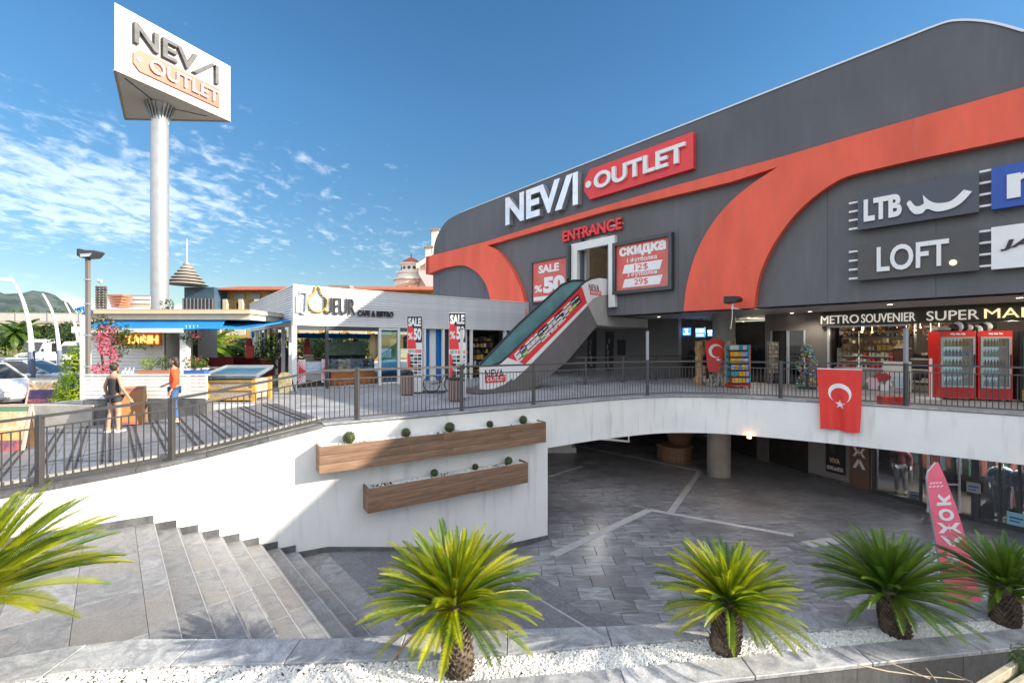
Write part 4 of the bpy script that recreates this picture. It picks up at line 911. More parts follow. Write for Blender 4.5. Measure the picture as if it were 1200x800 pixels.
# ================================================================ ESCALATOR (runs along NN)
dE = 11.62
EF = Fr(D * dE, NN, -D)            # near side plane of the escalator: u = n coordinate
V = EF.uv
esc = thing('escalator', 'outdoor escalator with teal glass sides and a red logo strip rising to the doorway', 'escalator', D * (dE + .7) + NN * 10)
def V2q(pts): return [V2(x, y) for x, y in pts]
def Q_(pts): return [V(x, y) for x, y in pts]
EF2 = Fr(D * (dE + 1.0), NN, -D); V2 = EF2.uv
for side, EE in ((1, EF2),):
    gl = V2q([(562, 428), (607.5, 380), (645, 346), (658, 334), (671, 329), (684, 329), (682.5, 334), (645, 370.6), (598, 415.6), (587, 425.5), (570, 428)])
    mb = MB(); mb.prism(gl, EF2, -.012, .0); mb.build('glass_balustrade', teal, esc)
    hr = V2q([(561, 431), (562, 427), (607.5, 379.5), (645, 345.5), (658, 333.5), (671, 328.5), (684, 328.5), (687, 331)])
    mb = MB(); mb.tube([EF2(u, v, .01) for u, v in hr], .04, 8); mb.build('handrail', black, esc, smooth=True)
    hr2 = Q_([(711, 327), (701, 325), (692, 326.5), (684, 331), (645, 369.5), (598, 414.6), (587, 424.5), (576, 428.5), (565, 430)])
    mb = MB(); mb.tube([EF(u, v, .0) for u, v in hr2], .04, 8); mb.build('handrail', black, esc, smooth=True)
    mb = MB(); mb.prism(Q_([(690, 328), (645, 370.5), (598, 415.6), (594, 423), (614, 427), (688, 356), (700, 340)]), EF, -.04, -.02); mb.build('balustrade_core', dgrey, esc)
strip = Q_([(594, 419), (681, 336.5), (686.3, 355), (614, 427)])
mb = MB(); mb.prism(strip, EF, -.06, .05); mb.build('red_strip', signred, esc)
st2 = Q_([(596, 431), (614, 427), (686.3, 355), (687.5, 358), (617, 430.5), (600, 446)])
mb = MB(); mb.prism(st2, EF, -.06, .055); mb.build('edge_trim', letterw, esc)
lowp_ = Q_([(563, 429.5), (585, 427), (594, 419), (614, 427), (603, 440), (590, 450), (578, 455), (570, 456), (563, 456)])
mb = MB(); mb.prism(lowp_, EF, -.05, .06); mb.build('lower_panel', letterw, esc)
upp_ = Q_([(681, 336.5), (686, 331), (693, 327.5), (701, 326), (711.5, 327), (711.8, 345.5), (702, 346.5), (694, 350), (687.5, 357)])
mb = MB(); mb.prism(upp_, EF, -.05, .06); mb.build('upper_panel', letterw, esc)
truss = Q_([(560, 456), (578, 455.5), (603, 441), (617, 430.5), (687.5, 358), (699.5, 381), (664, 423), (625, 459), (600, 463), (560, 462.5)])
mb = MB()
mb.prism([(u, max(0.02, v)) for u, v in truss], EF, -1.1, .03); mb.build('truss_cladding', mat('truss_grey', (.17, .165, .168), .45, metal=.2, var=.08, vscale=1.5), esc)
bx_ = Q_([(687.5, 357), (694, 350), (702, 346.5), (712, 346)]); n_face = FN
A = V(699.5, 381)
mb = MB(); mb.prism([bx_[0], bx_[1], bx_[2], (FN - .02, bx_[3][1]), (FN + 2.3, bx_[3][1] - .1), (FN + 2.3, A[1] + .0), A], EF, -1.9, .035) if 0 else mb.prism([bx_[0], bx_[1], bx_[2], (FN - .03, bx_[3][1]), (FN - .03, A[1]), A], EF, -1.5, .035)
mb.prism(rect(A[0] + .3, A[1] - .02, FN + 3.2, zb - .01), EF, -1.9, .0) if A[1] < zb - .05 else None
mb.build('landing_box', beige, esc)
# logo tiles on the strip
e0v, e1v = Vector((*V(603, 423), 0)), Vector((*V(684, 345.5), 0)); dirv = (e1v - e0v); L_ = dirv.length; dirv.normalize(); perp = Vector((-dirv.y, dirv.x, 0))
cols_ = [letterw, black, letterw, mat('tile_navy', (.02, .03, .16), .5), letterw, mat('tile_yellow', (.75, .5, .02), .5), black, letterw, mat('tile_green', (.08, .42, .04), .5), letterw, mat('tile_navy', None or (.02, .03, .16), .5), black]
k = 0
for i in range(15):
    for j in range(2):
        s_ = .25 + i * (L_ - .5) / 15; c0 = e0v + dirv * s_ + perp * (.15 - j * .19)
        m_ = cols_[(i * 3 + j * 5) % len(cols_)]
        if random.random() < .35: m_ = letterw
        a, b = dirv * .185, perp * .088
        mb = MB(); mb.prism([((c0 - a - b).x, (c0 - a - b).y), ((c0 + a - b).x, (c0 + a - b).y), ((c0 + a + b).x, (c0 + a + b).y), ((c0 - a + b).x, (c0 - a + b).y)], EF, .05, .062); o = mb.build('logo_tile', m_, esc)
        mb = MB(); q = dirv * .12; r_ = perp * .02; mb.prism([((c0 - q - r_).x, (c0 - q - r_).y), ((c0 + q - r_).x, (c0 + q - r_).y), ((c0 + q + r_).x, (c0 + q + r_).y), ((c0 - q + r_).x, (c0 - q + r_).y)], EF, .062, .065); mb.build('tile_print', black if m_ is letterw else letterw, esc)
for i in range(16):
    c0 = e0v + dirv * (L_ * (.33 + .022 * i)) - perp * .17
    if i in (5, 10): continue
    a, b = dirv * .04, perp * .035
    mb = MB(); mb.prism([((c0 - a - b).x, (c0 - a - b).y), ((c0 + a - b).x, (c0 + a - b).y), ((c0 + a + b).x, (c0 + a + b).y), ((c0 - a + b).x, (c0 - a + b).y)], EF, .05, .056); mb.build('print_mark', letterw, esc)
def nev(F, UU, p0, p1, z_, h_, w0, m_, t, tag_h, slope):
    pass
sa = V(567, 440); sb = V(590, 436)
text(EF, 'NEVA', sa[0], sa[1] - .12, sb[0] - .05, sb[1] + .12, .06, .012, black, esc, off=.0)
mb = MB(); c1 = V(567, 449.5); c2 = V(591, 441.5); mb.prism(rect(c1[0], c1[1] + .02, c2[0], c1[1] + .26), EF, .06, .07); mb.build('outlet_tag', signred, esc)
text(EF, 'OUTLET', c1[0] + .08, c1[1] + .07, c2[0] - .05, c1[1] + .21, .07, .01, letterw, esc, off=.02)
sa = V(688.5, 338.5); sb = V(700.5, 331.5)
text(EF, 'NEVA', sa[0], sa[1] - .05, sb[0], sa[1] + .20, .06, .012, black, esc, off=.0)
c1 = V(690, 345); c2 = V(703, 339); mb = MB(); mb.prism(rect(c1[0], c1[1], c2[0], c1[1] + .19), EF, .06, .07); mb.build('outlet_tag', signred, esc)
text(EF, 'OUTLET', c1[0] + .05, c1[1] + .04, c2[0] - .04, c1[1] + .15, .07, .01, letterw, esc, off=.02)
# steps between the balustrades
s0, s1v = Vector((*V(600, 430), 0)), Vector((*V(690, 345), 0))
for i in range(16):
    p = s0.lerp(s1v, i / 15); mb = MB(); mb.prism(rect(p.x, p.y - .35, p.x + .42, p.y - .15), EF, -.95, -.08); mb.build('step', dgrey, esc)

# ================================================================ RAILINGS
post_me = {}
def railing(pts, t, hgt=1.1, spacing=.1, low=.1, sub=.92, first=True, w_=.14, posts=(), skip=None):
    L_ = [0]
    for (p, d), (q, e) in zip(pts, pts[1:]): L_.append(L_[-1] + (q - p).length)
    P = [inward(p, d, w_) for p, d in pts]
    for nm, h, r_, hh in (('top_rail', hgt, .055, .045), ('middle_rail', sub, .025, .025), ('bottom_rail', low, .028, .03)):
        mb = MB()
        for a, b in zip(P, P[1:]): mb.bar(a + ZU * h, b + ZU * h, r_, hh)
        mb.build(nm, railm, t)
    tot = L_[-1]; n = int(tot / spacing)
    mb = MB(); mb.box((0, 0, (low + sub) / 2), (.014, .014, sub - low)); bm_ = mb.mesh('baluster', railm)
    for k in range(n):
        s_ = (k + .5) * spacing; i = 0
        while i < len(L_) - 2 and L_[i + 1] < s_: i += 1
        t_ = (s_ - L_[i]) / (L_[i + 1] - L_[i]); q = P[i].lerp(P[i + 1], t_)
        inst('baluster', bm_, t, Matrix.Translation(q))
def post(p, h, t, tall=False):
    mb = MB(); mb.box((p.x, p.y, p.z + .02), (.14, .14, .04)); mb.box((p.x, p.y, p.z + (h if not tall else 1.15) / 2), (.085, .085, h if not tall else 1.15)); o = mb.build('post', railm, t, bevel=.006, segs=1)
    if tall:
        mb = MB(); mb.box((p.x, p.y, p.z + 1.15 + (h - 1.15) / 2), (.075, .075, h - 1.15)); mb.build('light_tube', mat('bollard_lens', (.34, .35, .38), .35), o)
        mb = MB(); mb.box((p.x, p.y, p.z + h + .015), (.085, .085, .03)); mb.build('cap', railm, o)
    return o
rr = thing('ramp_railing', 'dark metal railing sloping down along the ramp above the white wall', 'railing', WF(-4, 0, -.5))
rp2 = path_pts(rampedge, .4); railing(rp2, rr)
for px, py in ((207, 545), (36, 592)):
    best = min(rp2, key=lambda q: abs((CX + FPX * q[0].x / q[0].y) - px)); q = inward(best[0], best[1], .14); post(q, 1.13, rr)
tr = thing('terrace_railing', 'dark metal railing curving along the rim of the upper terrace over the plaza', 'railing', Vector((4, 14, 0)))
ep2 = path_pts(edge, .35)
ep2 = [q for q in ep2 if q[0].x / max(.1, q[0].y) < 1.35 ]
railing(ep2, tr)
for px, tall in ((420, 0), (543, 1), (633, 0), (760, 1), (910, 0), (1068, 1), (1222, 0)):
    best = min(ep2, key=lambda q: abs((CX + FPX * q[0].x / q[0].y) - px)); q = inward(best[0], best[1], .14); post(q, 1.15 if not tall else (2.05 if px != 543 else 2.0), tr, bool(tall))
# extra slim dark post midway of first bay
mb = MB()
r2 = thing('inner_railing', 'second dark railing further back, between the escalator and the arcade', 'railing', Vector((4, 19, 0)))
ip = [Vector(p) for p in ((2.6, 18.3, 0), (3.4, 18.4, 0), (4.6, 19.2, 0), (5.8, 20.0, 0), (7.4, 20.6, 0), (9.0, 20.4, 0))]
ip = path_pts(catmull(ip, 4), .4); railing(ip, r2, spacing=.13, w_=0)
for k in (1, 6, 11, 16): 
    if k < len(ip): post(ip[k][0], 1.13, r2)

# ================================================================ WALL PLANTERS
def wall_planter(name, lab, x0, y0t, y0b, x1, y1t, y1b, balls, proj=.40, planks=3, group='wooden planters fixed to the white wall'):
    F = WF.off(proj)
    A = F.uv(x0, y0t); B_ = F.uv(x1, y1t); C = F.uv(x0, y0b); E_ = F.uv(x1, y1b)
    zt1, zt2 = A[1], B_[1]; h = ((A[1] - C[1]) + (B_[1] - E_[1])) / 2
    zt_ = (zt1 + zt2) / 2; u0, u1 = A[0], B_[0]
    t = thing(name, lab, 'planter', WF((u0 + u1) / 2, zt_ - h, proj / 2), group=group)
    ph = h / planks
    for k in range(planks):
        z_ = zt_ - h + k * ph
        cuts = [u0] + ([u0 + (u1 - u0) * random.uniform(.25, .75)] if k != 1 else [u0 + (u1 - u0) * .33, u0 + (u1 - u0) * .8]) + [u1]
        for a, b in zip(cuts, cuts[1:]):
            mb = MB(); mb.prism(rect(a + .001, z_ + .002, b - .001, z_ + ph - .002), WF, proj - .03, proj + random.uniform(-.002, .002)); mb.build('plank', wood, t, bevel=.003, segs=1)
        for ue in (u0, u1 - .03):
            mb = MB(); mb.prism(rect(ue, z_ + .002, ue + .03, z_ + ph - .002), WF, .002, proj - .031); mb.build('plank', wood, t, bevel=.003, segs=1)
    mb = MB(); mb.prism(rect(u0 + .03, zt_ - h + .01, u1 - .03, zt_ - .05), WF, .002, proj - .032); mb.build('soil', mat('potting_soil', (.05, .035, .025), .95, var=.3, vscale=20), t)
    mb = MB()
    for _ in range(int((u1 - u0) * 620)):
        u = random.uniform(u0 + .05, u1 - .05); f_ = (u - u0) / (u1 - u0)
        if math.sin(f_ * 17 + u0) > .55 and random.random() < .7: continue
        s_ = .017 * random.uniform(.6, 1.4); c = WF(u, zt_ - .045 + random.uniform(0, .02), random.uniform(.02, proj - .05)); mb.ball(c, (s_, s_ * .8, s_ * .6), 4, 0, .2)
    tagp(mb.build('gravel', pebw, t), kind='stuff')
    # topiary balls stand in it: things of their own
    for i, (bx, by, r_, sun_) in enumerate(balls):
        Fm = WF.off(proj * .5); u, v = Fm.uv(bx, by); c = WF(u, zt_ - .03 + r_ * .95, proj * .5)
        mb = MB(); mb.ball(c, r_ * .86, 12, 0, .03); leaves(mb, c, (r_ * 1.04, r_ * 1.04, r_ * 1.04), 1000, r_ * .12, 0, .86)
        k_ = sun_; o = mb.build('topiary_ball', boxleaf); tagp(o, k_, 'topiary ball', 'clipped topiary balls in the wooden planters')
wall_planter('wall_planter', 'upper wooden planter on the white wall, the longer one with five topiary balls', 374, 527.5, 562, 640, 491, 513.5,
    [(409, 513, .125, 'sunlit yellowish topiary ball at the left end of the upper wooden planter'), (475.5, 507, .10, 'second topiary ball from the left in the upper wooden planter'), (527, 498, .115, 'middle topiary ball in the upper wooden planter'), (574, 494, .085, 'small topiary ball, second from the right in the upper planter'), (613, 487, .105, 'rightmost topiary ball in the upper wooden planter')], group=None)
wall_planter('wall_planter', 'lower wooden planter on the white wall, the shorter one with three topiary balls', 431, 577, 607, 619, 538, 561,
    [(509, 553, .085, 'left topiary ball of the lower wooden planter'), (557, 544, .075, 'middle and smallest topiary ball of the lower wooden planter'), (596, 534, .095, 'right topiary ball of the lower wooden planter')], group=None)

# ================================================================ CYCADS
def frond_mesh(name, L_, droop, width, pairs, mt, curl=0.0):
    mb = MB(); pts = []; a = 0; p = Vector((0, 0, 0)); n = 12
    for i in range(n + 1):
        pts.append(p.copy()); ang = -droop * (i / n) ** 1.5; p = p + Vector((math.cos(ang), 0, math.sin(ang))) * (L_ / n)
    mb.tube(pts, [.008 * (1 - .8 * i / n) + .001 for i in range(n + 1)], 4, 0)
    for k in range(pairs):
        t = .10 + .90 * (k / (pairs - 1)); f = t * n; i = min(n - 1, int(f)); q = pts[i].lerp(pts[i + 1], f - i); d = (pts[i + 1] - pts[i]).normalized()
        up = Vector((-d.z, 0, d.x)); prof_ = math.sin(min(1, (t - .02) * 2.4) * math.pi / 2) * (1 - max(0, (t - .72) / .28) ** 2 * .78)
        for sgn in (-1, 1):
            l_ = width * prof_ * random.uniform(.78, 1.14); fw = .85 + .45 * t
            out_ = (Vector((0, sgn, 0)) * .86 + d * fw + up * (.55 + curl)).normalized(); tip = q + out_ * l_ - Vector((0, 0, .10 * l_)) ; mid = q + out_ * l_ * .5 + up * l_ * .05
            wv = d * .0072
            b = len(mb.v); mb.v += [q - wv * .8, q + wv * .8, mid + wv * .8, mid - wv * .8, tip]; mb.f += [(b, b + 1, b + 2, b + 3), (b + 3, b + 2, b + 4)]; mb.m += [0, 0]
    return mb.mesh(name, mt)
fm = {}
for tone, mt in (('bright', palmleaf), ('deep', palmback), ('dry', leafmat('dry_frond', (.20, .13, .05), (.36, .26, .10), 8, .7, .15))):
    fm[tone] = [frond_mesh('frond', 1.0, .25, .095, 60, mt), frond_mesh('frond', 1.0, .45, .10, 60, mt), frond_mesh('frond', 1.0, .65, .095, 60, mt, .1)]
def cycad(lab, base, h, spread, n=58, tone='bright', seed=1, tr_=.13, lean=(0, 0)):
    rnd = random.Random(seed); t = thing('cycad_palm', lab, 'palm', base, group=None)
    B_ = Vector(base); top = B_ + Vector((lean[0], lean[1], h))
    mb = MB(); pts = [B_ + Vector((0, 0, -.1)), B_ + Vector((0, 0, h * .3)), B_.lerp(top, .65), top]; mb.tube(pts, [tr_, tr_ * 1.08, tr_ * .98, tr_ * .8], 14)
    for i in range(230):
        f = i / 230; a = i * 2.39996; c = B_.lerp(top, f); r_ = tr_ * (1.03 - .15 * abs(f - .3)); dr = Vector((math.cos(a), math.sin(a), 0)); tn = Vector((-dr.y, dr.x, 0)); q = c + dr * r_
        s_ = .026 * rnd.uniform(.8, 1.3); mb.add([q - tn * s_ - ZU * .02, q + tn * s_ - ZU * .02, q + dr * .035 + ZU * .045 * rnd.uniform(.5, 1.2), q - dr * .02 + ZU * .03], [(0, 1, 2), (1, 3, 2), (3, 0, 2)])
    mb.ball(top + ZU * .03, (.10, .10, .12), 10, 0, .1); mb.build('trunk', barkm, t)
    for i in range(n):
        f = (i + .5) / n; az = i * 2.39996 + rnd.uniform(-.2, .2); pitch = 1.46 - 1.32 * f ** 0.9 + rnd.uniform(-.10, .10); L_ = spread * (.74 + .30 * math.sin(min(1, f * 1.6) * 1.57)) * rnd.uniform(.9, 1.08)
        kind_ = 0 if f < .35 else (1 if f < .75 else 2)
        tn_ = tone
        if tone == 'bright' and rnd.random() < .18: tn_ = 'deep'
        if f > .96 and tr_ < .135 and rnd.random() < .35: tn_ = 'dry'; pitch -= .45; L_ *= .8
        M = Matrix.Translation(top + ZU * (.06 - .05 * f)) @ Matrix.Rotation(az, 4, 'Z') @ Matrix.Rotation(-pitch, 4, 'Y') @ Matrix.Rotation(rnd.uniform(-.3, .3), 4, 'X') @ Matrix.Diagonal((L_, L_ * 1.15, L_ * 1.05, 1))
        inst('frond', fm[tn_][kind_], t, M)
    return t
def kb(px, py): return on_z(px, py, KZ - .05)
cycad('sunlit cycad palm in the gravel bed before the white wall, largest one in full view', kb(538, 789), .56, .80, 150, 'bright', 3, .12, (-.05, .03))
cycad('cycad palm in the gravel bed before the grey plaza, second from left in full view', kb(849, 764), .42, .70, 136, 'bright', 5, .115, (.05, .02))
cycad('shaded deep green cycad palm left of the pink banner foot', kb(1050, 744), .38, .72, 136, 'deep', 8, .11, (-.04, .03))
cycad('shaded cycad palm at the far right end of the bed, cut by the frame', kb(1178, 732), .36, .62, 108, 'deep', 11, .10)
cycad('bright yellow-green cycad palm cut by the left edge of the picture', Vector((-4.55, 3.7, KZ - .1)), 0.94, 1.0, 150, 'bright', 14, .14)
# ================================================================ ARCADE SHOPS (upper right)
SA = Vector((12.1, 17.5, 0)); SB = Vector((16.2, 12.0, 0))
SF = Fr(SA, SB - SA)                     # souvenir shop front
if SF.n.dot(Vector((-1, -1, 0))) < 0: SF = Fr(SA, SB - SA, -SF.n)
sv = SF.uv
shop = thing('souvenir_shop', 'souvenir shop front in the arcade under the sign METRO SOUVENIER SUPER MARKET', 'shop', SF(2, 0, 0))
s0u = 0.0
g0, g1 = sv(971, 420)[0], sv(1300, 420)[0] if False else 6.6
mb = MB(); mb.prism(rect(-.05, 0, g0, zb + .05), SF, -.3, 0); mb.build('pier', wallg, shop)
mb = MB(); mb.prism(rect(-.05, 2.75, 6.6, zb + .05), SF, -.3, .0); mb.build('lintel', wallg, shop)
sg0, sg1 = sv(963, 380), sv(1250, 352)
zsa, zsb = 2.34, 2.80
mb = MB(); mb.prism(rect(0, zsa, 6.6, zsb), SF, .0, .22); mb.build('sign_board', mat('sign_board_dark', (.03, .03, .028), .4, col2=(.09, .085, .06), vscale=1.5), shop)
ledw = mat('channel_letter', (.78, .76, .72), .4, emit=(1, .95, .85), estr=.10); ledy = mat('channel_letter_cream', (.70, .66, .48), .4, emit=(1, .85, .4), estr=.25)
ledout = mat('letter_rim', (.75, .68, .4), .4)
def word(tx, xa, xb_, m_):
    a, b = sv(xa, 370)[0], sv(xb_, 360)[0]
    text(SF, tx, a, zsa + .08, b, zsb - .07, .22, .05, m_, shop, split=True, off=.0)
word('METRO', 965, 1009, ledw); word('SOUVENIER', 1012, 1075, ledw); word('SUPER', 1088, 1149, ledw)
a = sv(1155, 365)[0]; text(SF, 'MARKET', a, zsa + .10, a + 1.95, zsb - .07, .22, .05, ledy, shop, split=True, off=.0)
# interior box
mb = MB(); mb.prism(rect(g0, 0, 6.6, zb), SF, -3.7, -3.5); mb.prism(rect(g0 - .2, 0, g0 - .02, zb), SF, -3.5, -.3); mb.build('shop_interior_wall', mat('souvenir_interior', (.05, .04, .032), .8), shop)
mb = MB(); mb.prism(rect(g0 - .2, .004, 6.6, .02), SF, -3.5, .0); mb.build('shop_floor', mat('souvenir_floor', (.16, .15, .14), .4), shop)
goods = [mat('goods_' + n, c, .5) for n, c in (('gold', (.55, .36, .08)), ('dark', (.05, .04, .04)), ('cream', (.6, .52, .4)), ('brown', (.22, .1, .05)), ('green', (.05, .16, .08)), ('red', (.5, .05, .05)), ('blue', (.04, .12, .4)), ('white', (.6, .6, .58)))]
def shelf_unit(name, lab, fr, u0, u1, zs, w0, dep, fills, frame_mt, parent=None, cols=10, hmax=.2):
    t = parent or thing(name, lab, 'shelf', fr((u0 + u1) / 2, 0, w0))
    for z_ in zs:
        mb = MB(); mb.prism(rect(u0, z_ - .02, u1, z_), fr, w0, w0 + dep); mb.build('shelf', frame_mt, t)
    for u in (u0, u1):
        mb = MB(); mb.prism(rect(u - .015, max(.02, zs[0] - .1), u + .015, zs[-1] + .3), fr, w0, w0 + dep); mb.build('side', frame_mt, t)
    for z_ in zs:
        ch = fills[zs.index(z_) % len(fills)]
        for k in range(cols):
            c = (u0 + (u1 - u0) * (k + .5) / cols); hw = (u1 - u0) / cols * random.uniform(.28, .46); h = hmax * random.uniform(.5, 1)
            mb = MB()
            if random.random() < .5: mb.prism(rect(c - hw, z_, c + hw, z_ + h), fr, w0 + .02, w0 + dep - .03)
            else: mb.lathe(fr(c, z_, w0 + dep * .55), [(hw * .8, 0), (hw * .9, h * .5), (hw * .35, h * .8), (hw * .3, h)], 7)
            mb.build('goods', random.choice(ch), t)
    return t
gG = [goods[0], goods[0], goods[3], goods[2]]; gD = [goods[1], goods[3], goods[1], goods[0]]; gC = [goods[2], goods[2], goods[5], goods[7]]
a_, b_ = sv(973, 400)[0], sv(1062, 400)[0]
shelf_unit('souvenir_shelf', 'lit window shelves of gold and brown souvenirs below the METRO lettering', SF, a_, b_, [1.42, 1.68, 1.94, 2.18], -1.3, .4, [gG, gG, gD, gD], goods[1], cols=15, hmax=.2)
shelf_unit('souvenir_table', 'low white display of boxed souvenirs under the gold shelves', SF, a_ + .05, b_ - .35, [.75, 1.0, 1.2], -.95, .35, [gC, gC, gC], goods[7], cols=14, hmax=.16)
ct = thing('glass_counter', 'pale counter below the souvenir window', 'counter', SF((a_ + b_) / 2, 0, -.6)); mb = MB(); mb.prism(rect(a_, .03, b_, .72), SF, -.9, -.5); mb.build('body', mat('counter_grey', (.3, .3, .3), .5), ct); mb = MB(); mb.prism(rect(a_ - .02, .72, b_ + .02, .76), SF, -.95, -.45); mb.build('top', goods[7], ct)
mb = MB(); mb.prism(rect(g0 - .02, .0, g0 + .05, 2.34), SF, .0, .08); mb.prism(rect(g0 + .05, 2.28, b_ + .1, 2.34), SF, .0, .06); mb.build('window_frame', frame_m, shop)
# hanging strings of ornaments
t = thing('hanging_ornaments', 'dark bead and amber ornaments hanging from the shop ceiling behind the sign', 'ornaments', SF(2, 2.2, -1)); 
for k in range(70):
    u = random.uniform(a_, sv(1125, 400)[0]); z_ = random.uniform(1.95, 2.34); w_ = random.uniform(-1.1, -.2)
    mb = MB(); mb.ball(SF(u, z_, w_), random.uniform(.02, .04), 6); mb.bar(SF(u, z_, w_), SF(u, 2.75, w_), .006); mb.build('bauble', random.choice([lampo, goods[0], goods[1], goods[1], goods[3], goods[5]]), t)
# oval straw plates (light discs)
t = thing('hanging_plates', 'cluster of pale oval plates hanging in the dark doorway left of the red fridges', 'plates', SF(3.3, 2.0, -1))
for r_ in range(4):
    for k in range(4 - (r_ == 3)):
        p = sv(1078 + k * 7.5 + (r_ % 2) * 3, 382 + r_ * 5.0)
        mb = MB(); mb.ball(SF(p[0], p[1], -.9), (.075, .075, .035), 10); mb.build('plate', goods[7], t)
# basket, shirts, stacks, red crate
def tee(lab, fr, u, z_, w_, m_, s_=.5):
    mb = MB(); P = [(-.16, 0), (.16, 0), (.17, .30), (.27, .24), (.31, .36), (.14, .50), (.05, .48), (-.05, .48), (-.14, .50), (-.31, .36), (-.27, .24), (-.17, .30)]
    mb.prism([(u + x * s_ * 2, z_ + y * s_ * 2) for x, y in P], fr, w_, w_ + .06); o = mb.build('t_shirt', m_, bevel=.01); tagp(o, lab, 'T-shirt'); return o
for lab, px, py, m_, s_ in (('pale pink and white T-shirt hung low under the souvenir counter', 1024, 456, mat('tee_pink', (.66, .5, .55), .8), .42), ('dark red T-shirt hung between two pale ones at the souvenir counter', 1034, 450, mat('tee_red', (.45, .03, .05), .8), .40), ('white T-shirt hanging right of the dark red one', 1037, 458, mat('tee_white', (.7, .72, .76), .8), .36), ('light grey-blue T-shirt hung on the white board beside the light post', 1055, 455, mat('tee_blue', (.45, .52, .62), .8), .42)):
    u, z_ = sv(px, py); tee(lab, SF.off(.35), SF.off(.35).uv(px, py)[0], SF.off(.35).uv(px, py)[1], 0, m_, s_)
f3 = SF.off(.3); u, z_ = f3.uv(1050, 470); mb = MB(); mb.prism(rect(u - .35, .02, u + .4, 1.05), f3, -.04, 0); tagp(mb.build('display_board', goods[7]), 'white display board behind the grey-blue T-shirt', 'board')
f4 = SF.off(.3); u, z_ = f4.uv(1054, 424); t = thing('straw_basket', 'dark brown woven bag with a pale straw hat on top, left of the light post', 'basket', f4(u, 1.05, 0))
mb = MB(); mb.lathe(f4(u, 1.05, -.15), [(.17, 0), (.22, .22), (.20, .45)], 14); mb.build('bag', mat('woven_brown', (.10, .045, .03), .9, bump=.5, bscale=60), t)
mb = MB(); mb.lathe(f4(u, 1.5, -.15), [(.28, 0), (.27, .02), (.15, .04), (.13, .14), (.05, .17)], 16); mb.build('hat', mat('straw', (.50, .42, .30), .9), t)
f5 = SF.off(-.3)
for k, (lab, zt0) in enumerate((('bottom stack of folded dark clothes on the shelf left of the fridges', .38), ('middle stack of folded dark clothes on the shelf left of the fridges', .78), ('top stack of folded dark clothes left of the fridges', 1.15))):
    t = thing('clothes_stack', lab, 'folded clothes', f5(0, zt0, 0)); ua_, ub_2 = f5.uv(1070, 430)[0], f5.uv(1100, 430)[0]
    mb = MB(); mb.prism(rect(ua_ - .05, zt0 - .04, ub_2 + .05, zt0), f5, -.4, .1); mb.build('shelf', goods[7], t)
    for j in range(4):
        c = ua_ + (ub_2 - ua_) * (j + .5) / 4
        for q in range(2):
            mb = MB(); mb.ball(f5(c, zt0 + .06 + q * .08, -.12), ((ub_2 - ua_) / 8 * .95, .16, .055), 10, 0, .05); mb.build('folded_garment', random.choice([cloth[0], cloth[3], cloth[1], goods[2]]), t)
p = on_z(1046, 474.5, 0); mb = MB(); mb.box((p.x, p.y, .12), (.62, .3, .24), -.2); o = mb.build('red_crate', fridge_r, bevel=.02); tagp(o, 'low red box on the terrace floor behind the railing, left of the light post', 'crate')
# wall section between arcade shop and souvenir shop (curved pier)
wl = thing('arcade_pier_wall', 'grey curved wall piece with a narrow glass door between the dark shop and the souvenir shop', 'wall', Vector((11.8, 18.2, 0)))
pa = on_z(913, 447, 0); pb = on_z(945, 450, 0); pts = [Vector((pa.x, 20.0, 0)), Vector((10.9, 18.9, 0)), Vector((11.3, 18.35, 0)), Vector((11.75, 17.95, 0)), SA]
for i, (a, b) in enumerate(zip(pts, pts[1:])):
    f_ = Fr(a, b - a); 
    if f_.n.dot(Vector((-.6, -1, 0))) < 0: f_ = Fr(a, b - a, -f_.n)
    L_ = (b - a).length
    if i in (1, 2):
        mb = MB(); mb.prism(rect(0, 2.2, L_, zb + .05), f_, -.2, 0); mb.build('lintel', wallg, wl)
        mb = MB(); mb.prism(rect(0, 0, .05, 2.2), f_, -.1, .02); mb.prism(rect(L_ - .05, 0, L_, 2.2), f_, -.1, .02); mb.build('door_frame', frame_m, wl)
        mb = MB(); mb.prism(rect(.05, .02, L_ - .05, 2.2), f_, -.06, -.04); mb.build('glass_door', glassd, wl)
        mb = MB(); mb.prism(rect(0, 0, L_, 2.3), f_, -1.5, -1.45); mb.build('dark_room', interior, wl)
    else:
        mb = MB(); mb.prism(rect(0, 0, L_, zb + .05), f_, -.2, 0); mb.build('wall_panel', wallg, wl)

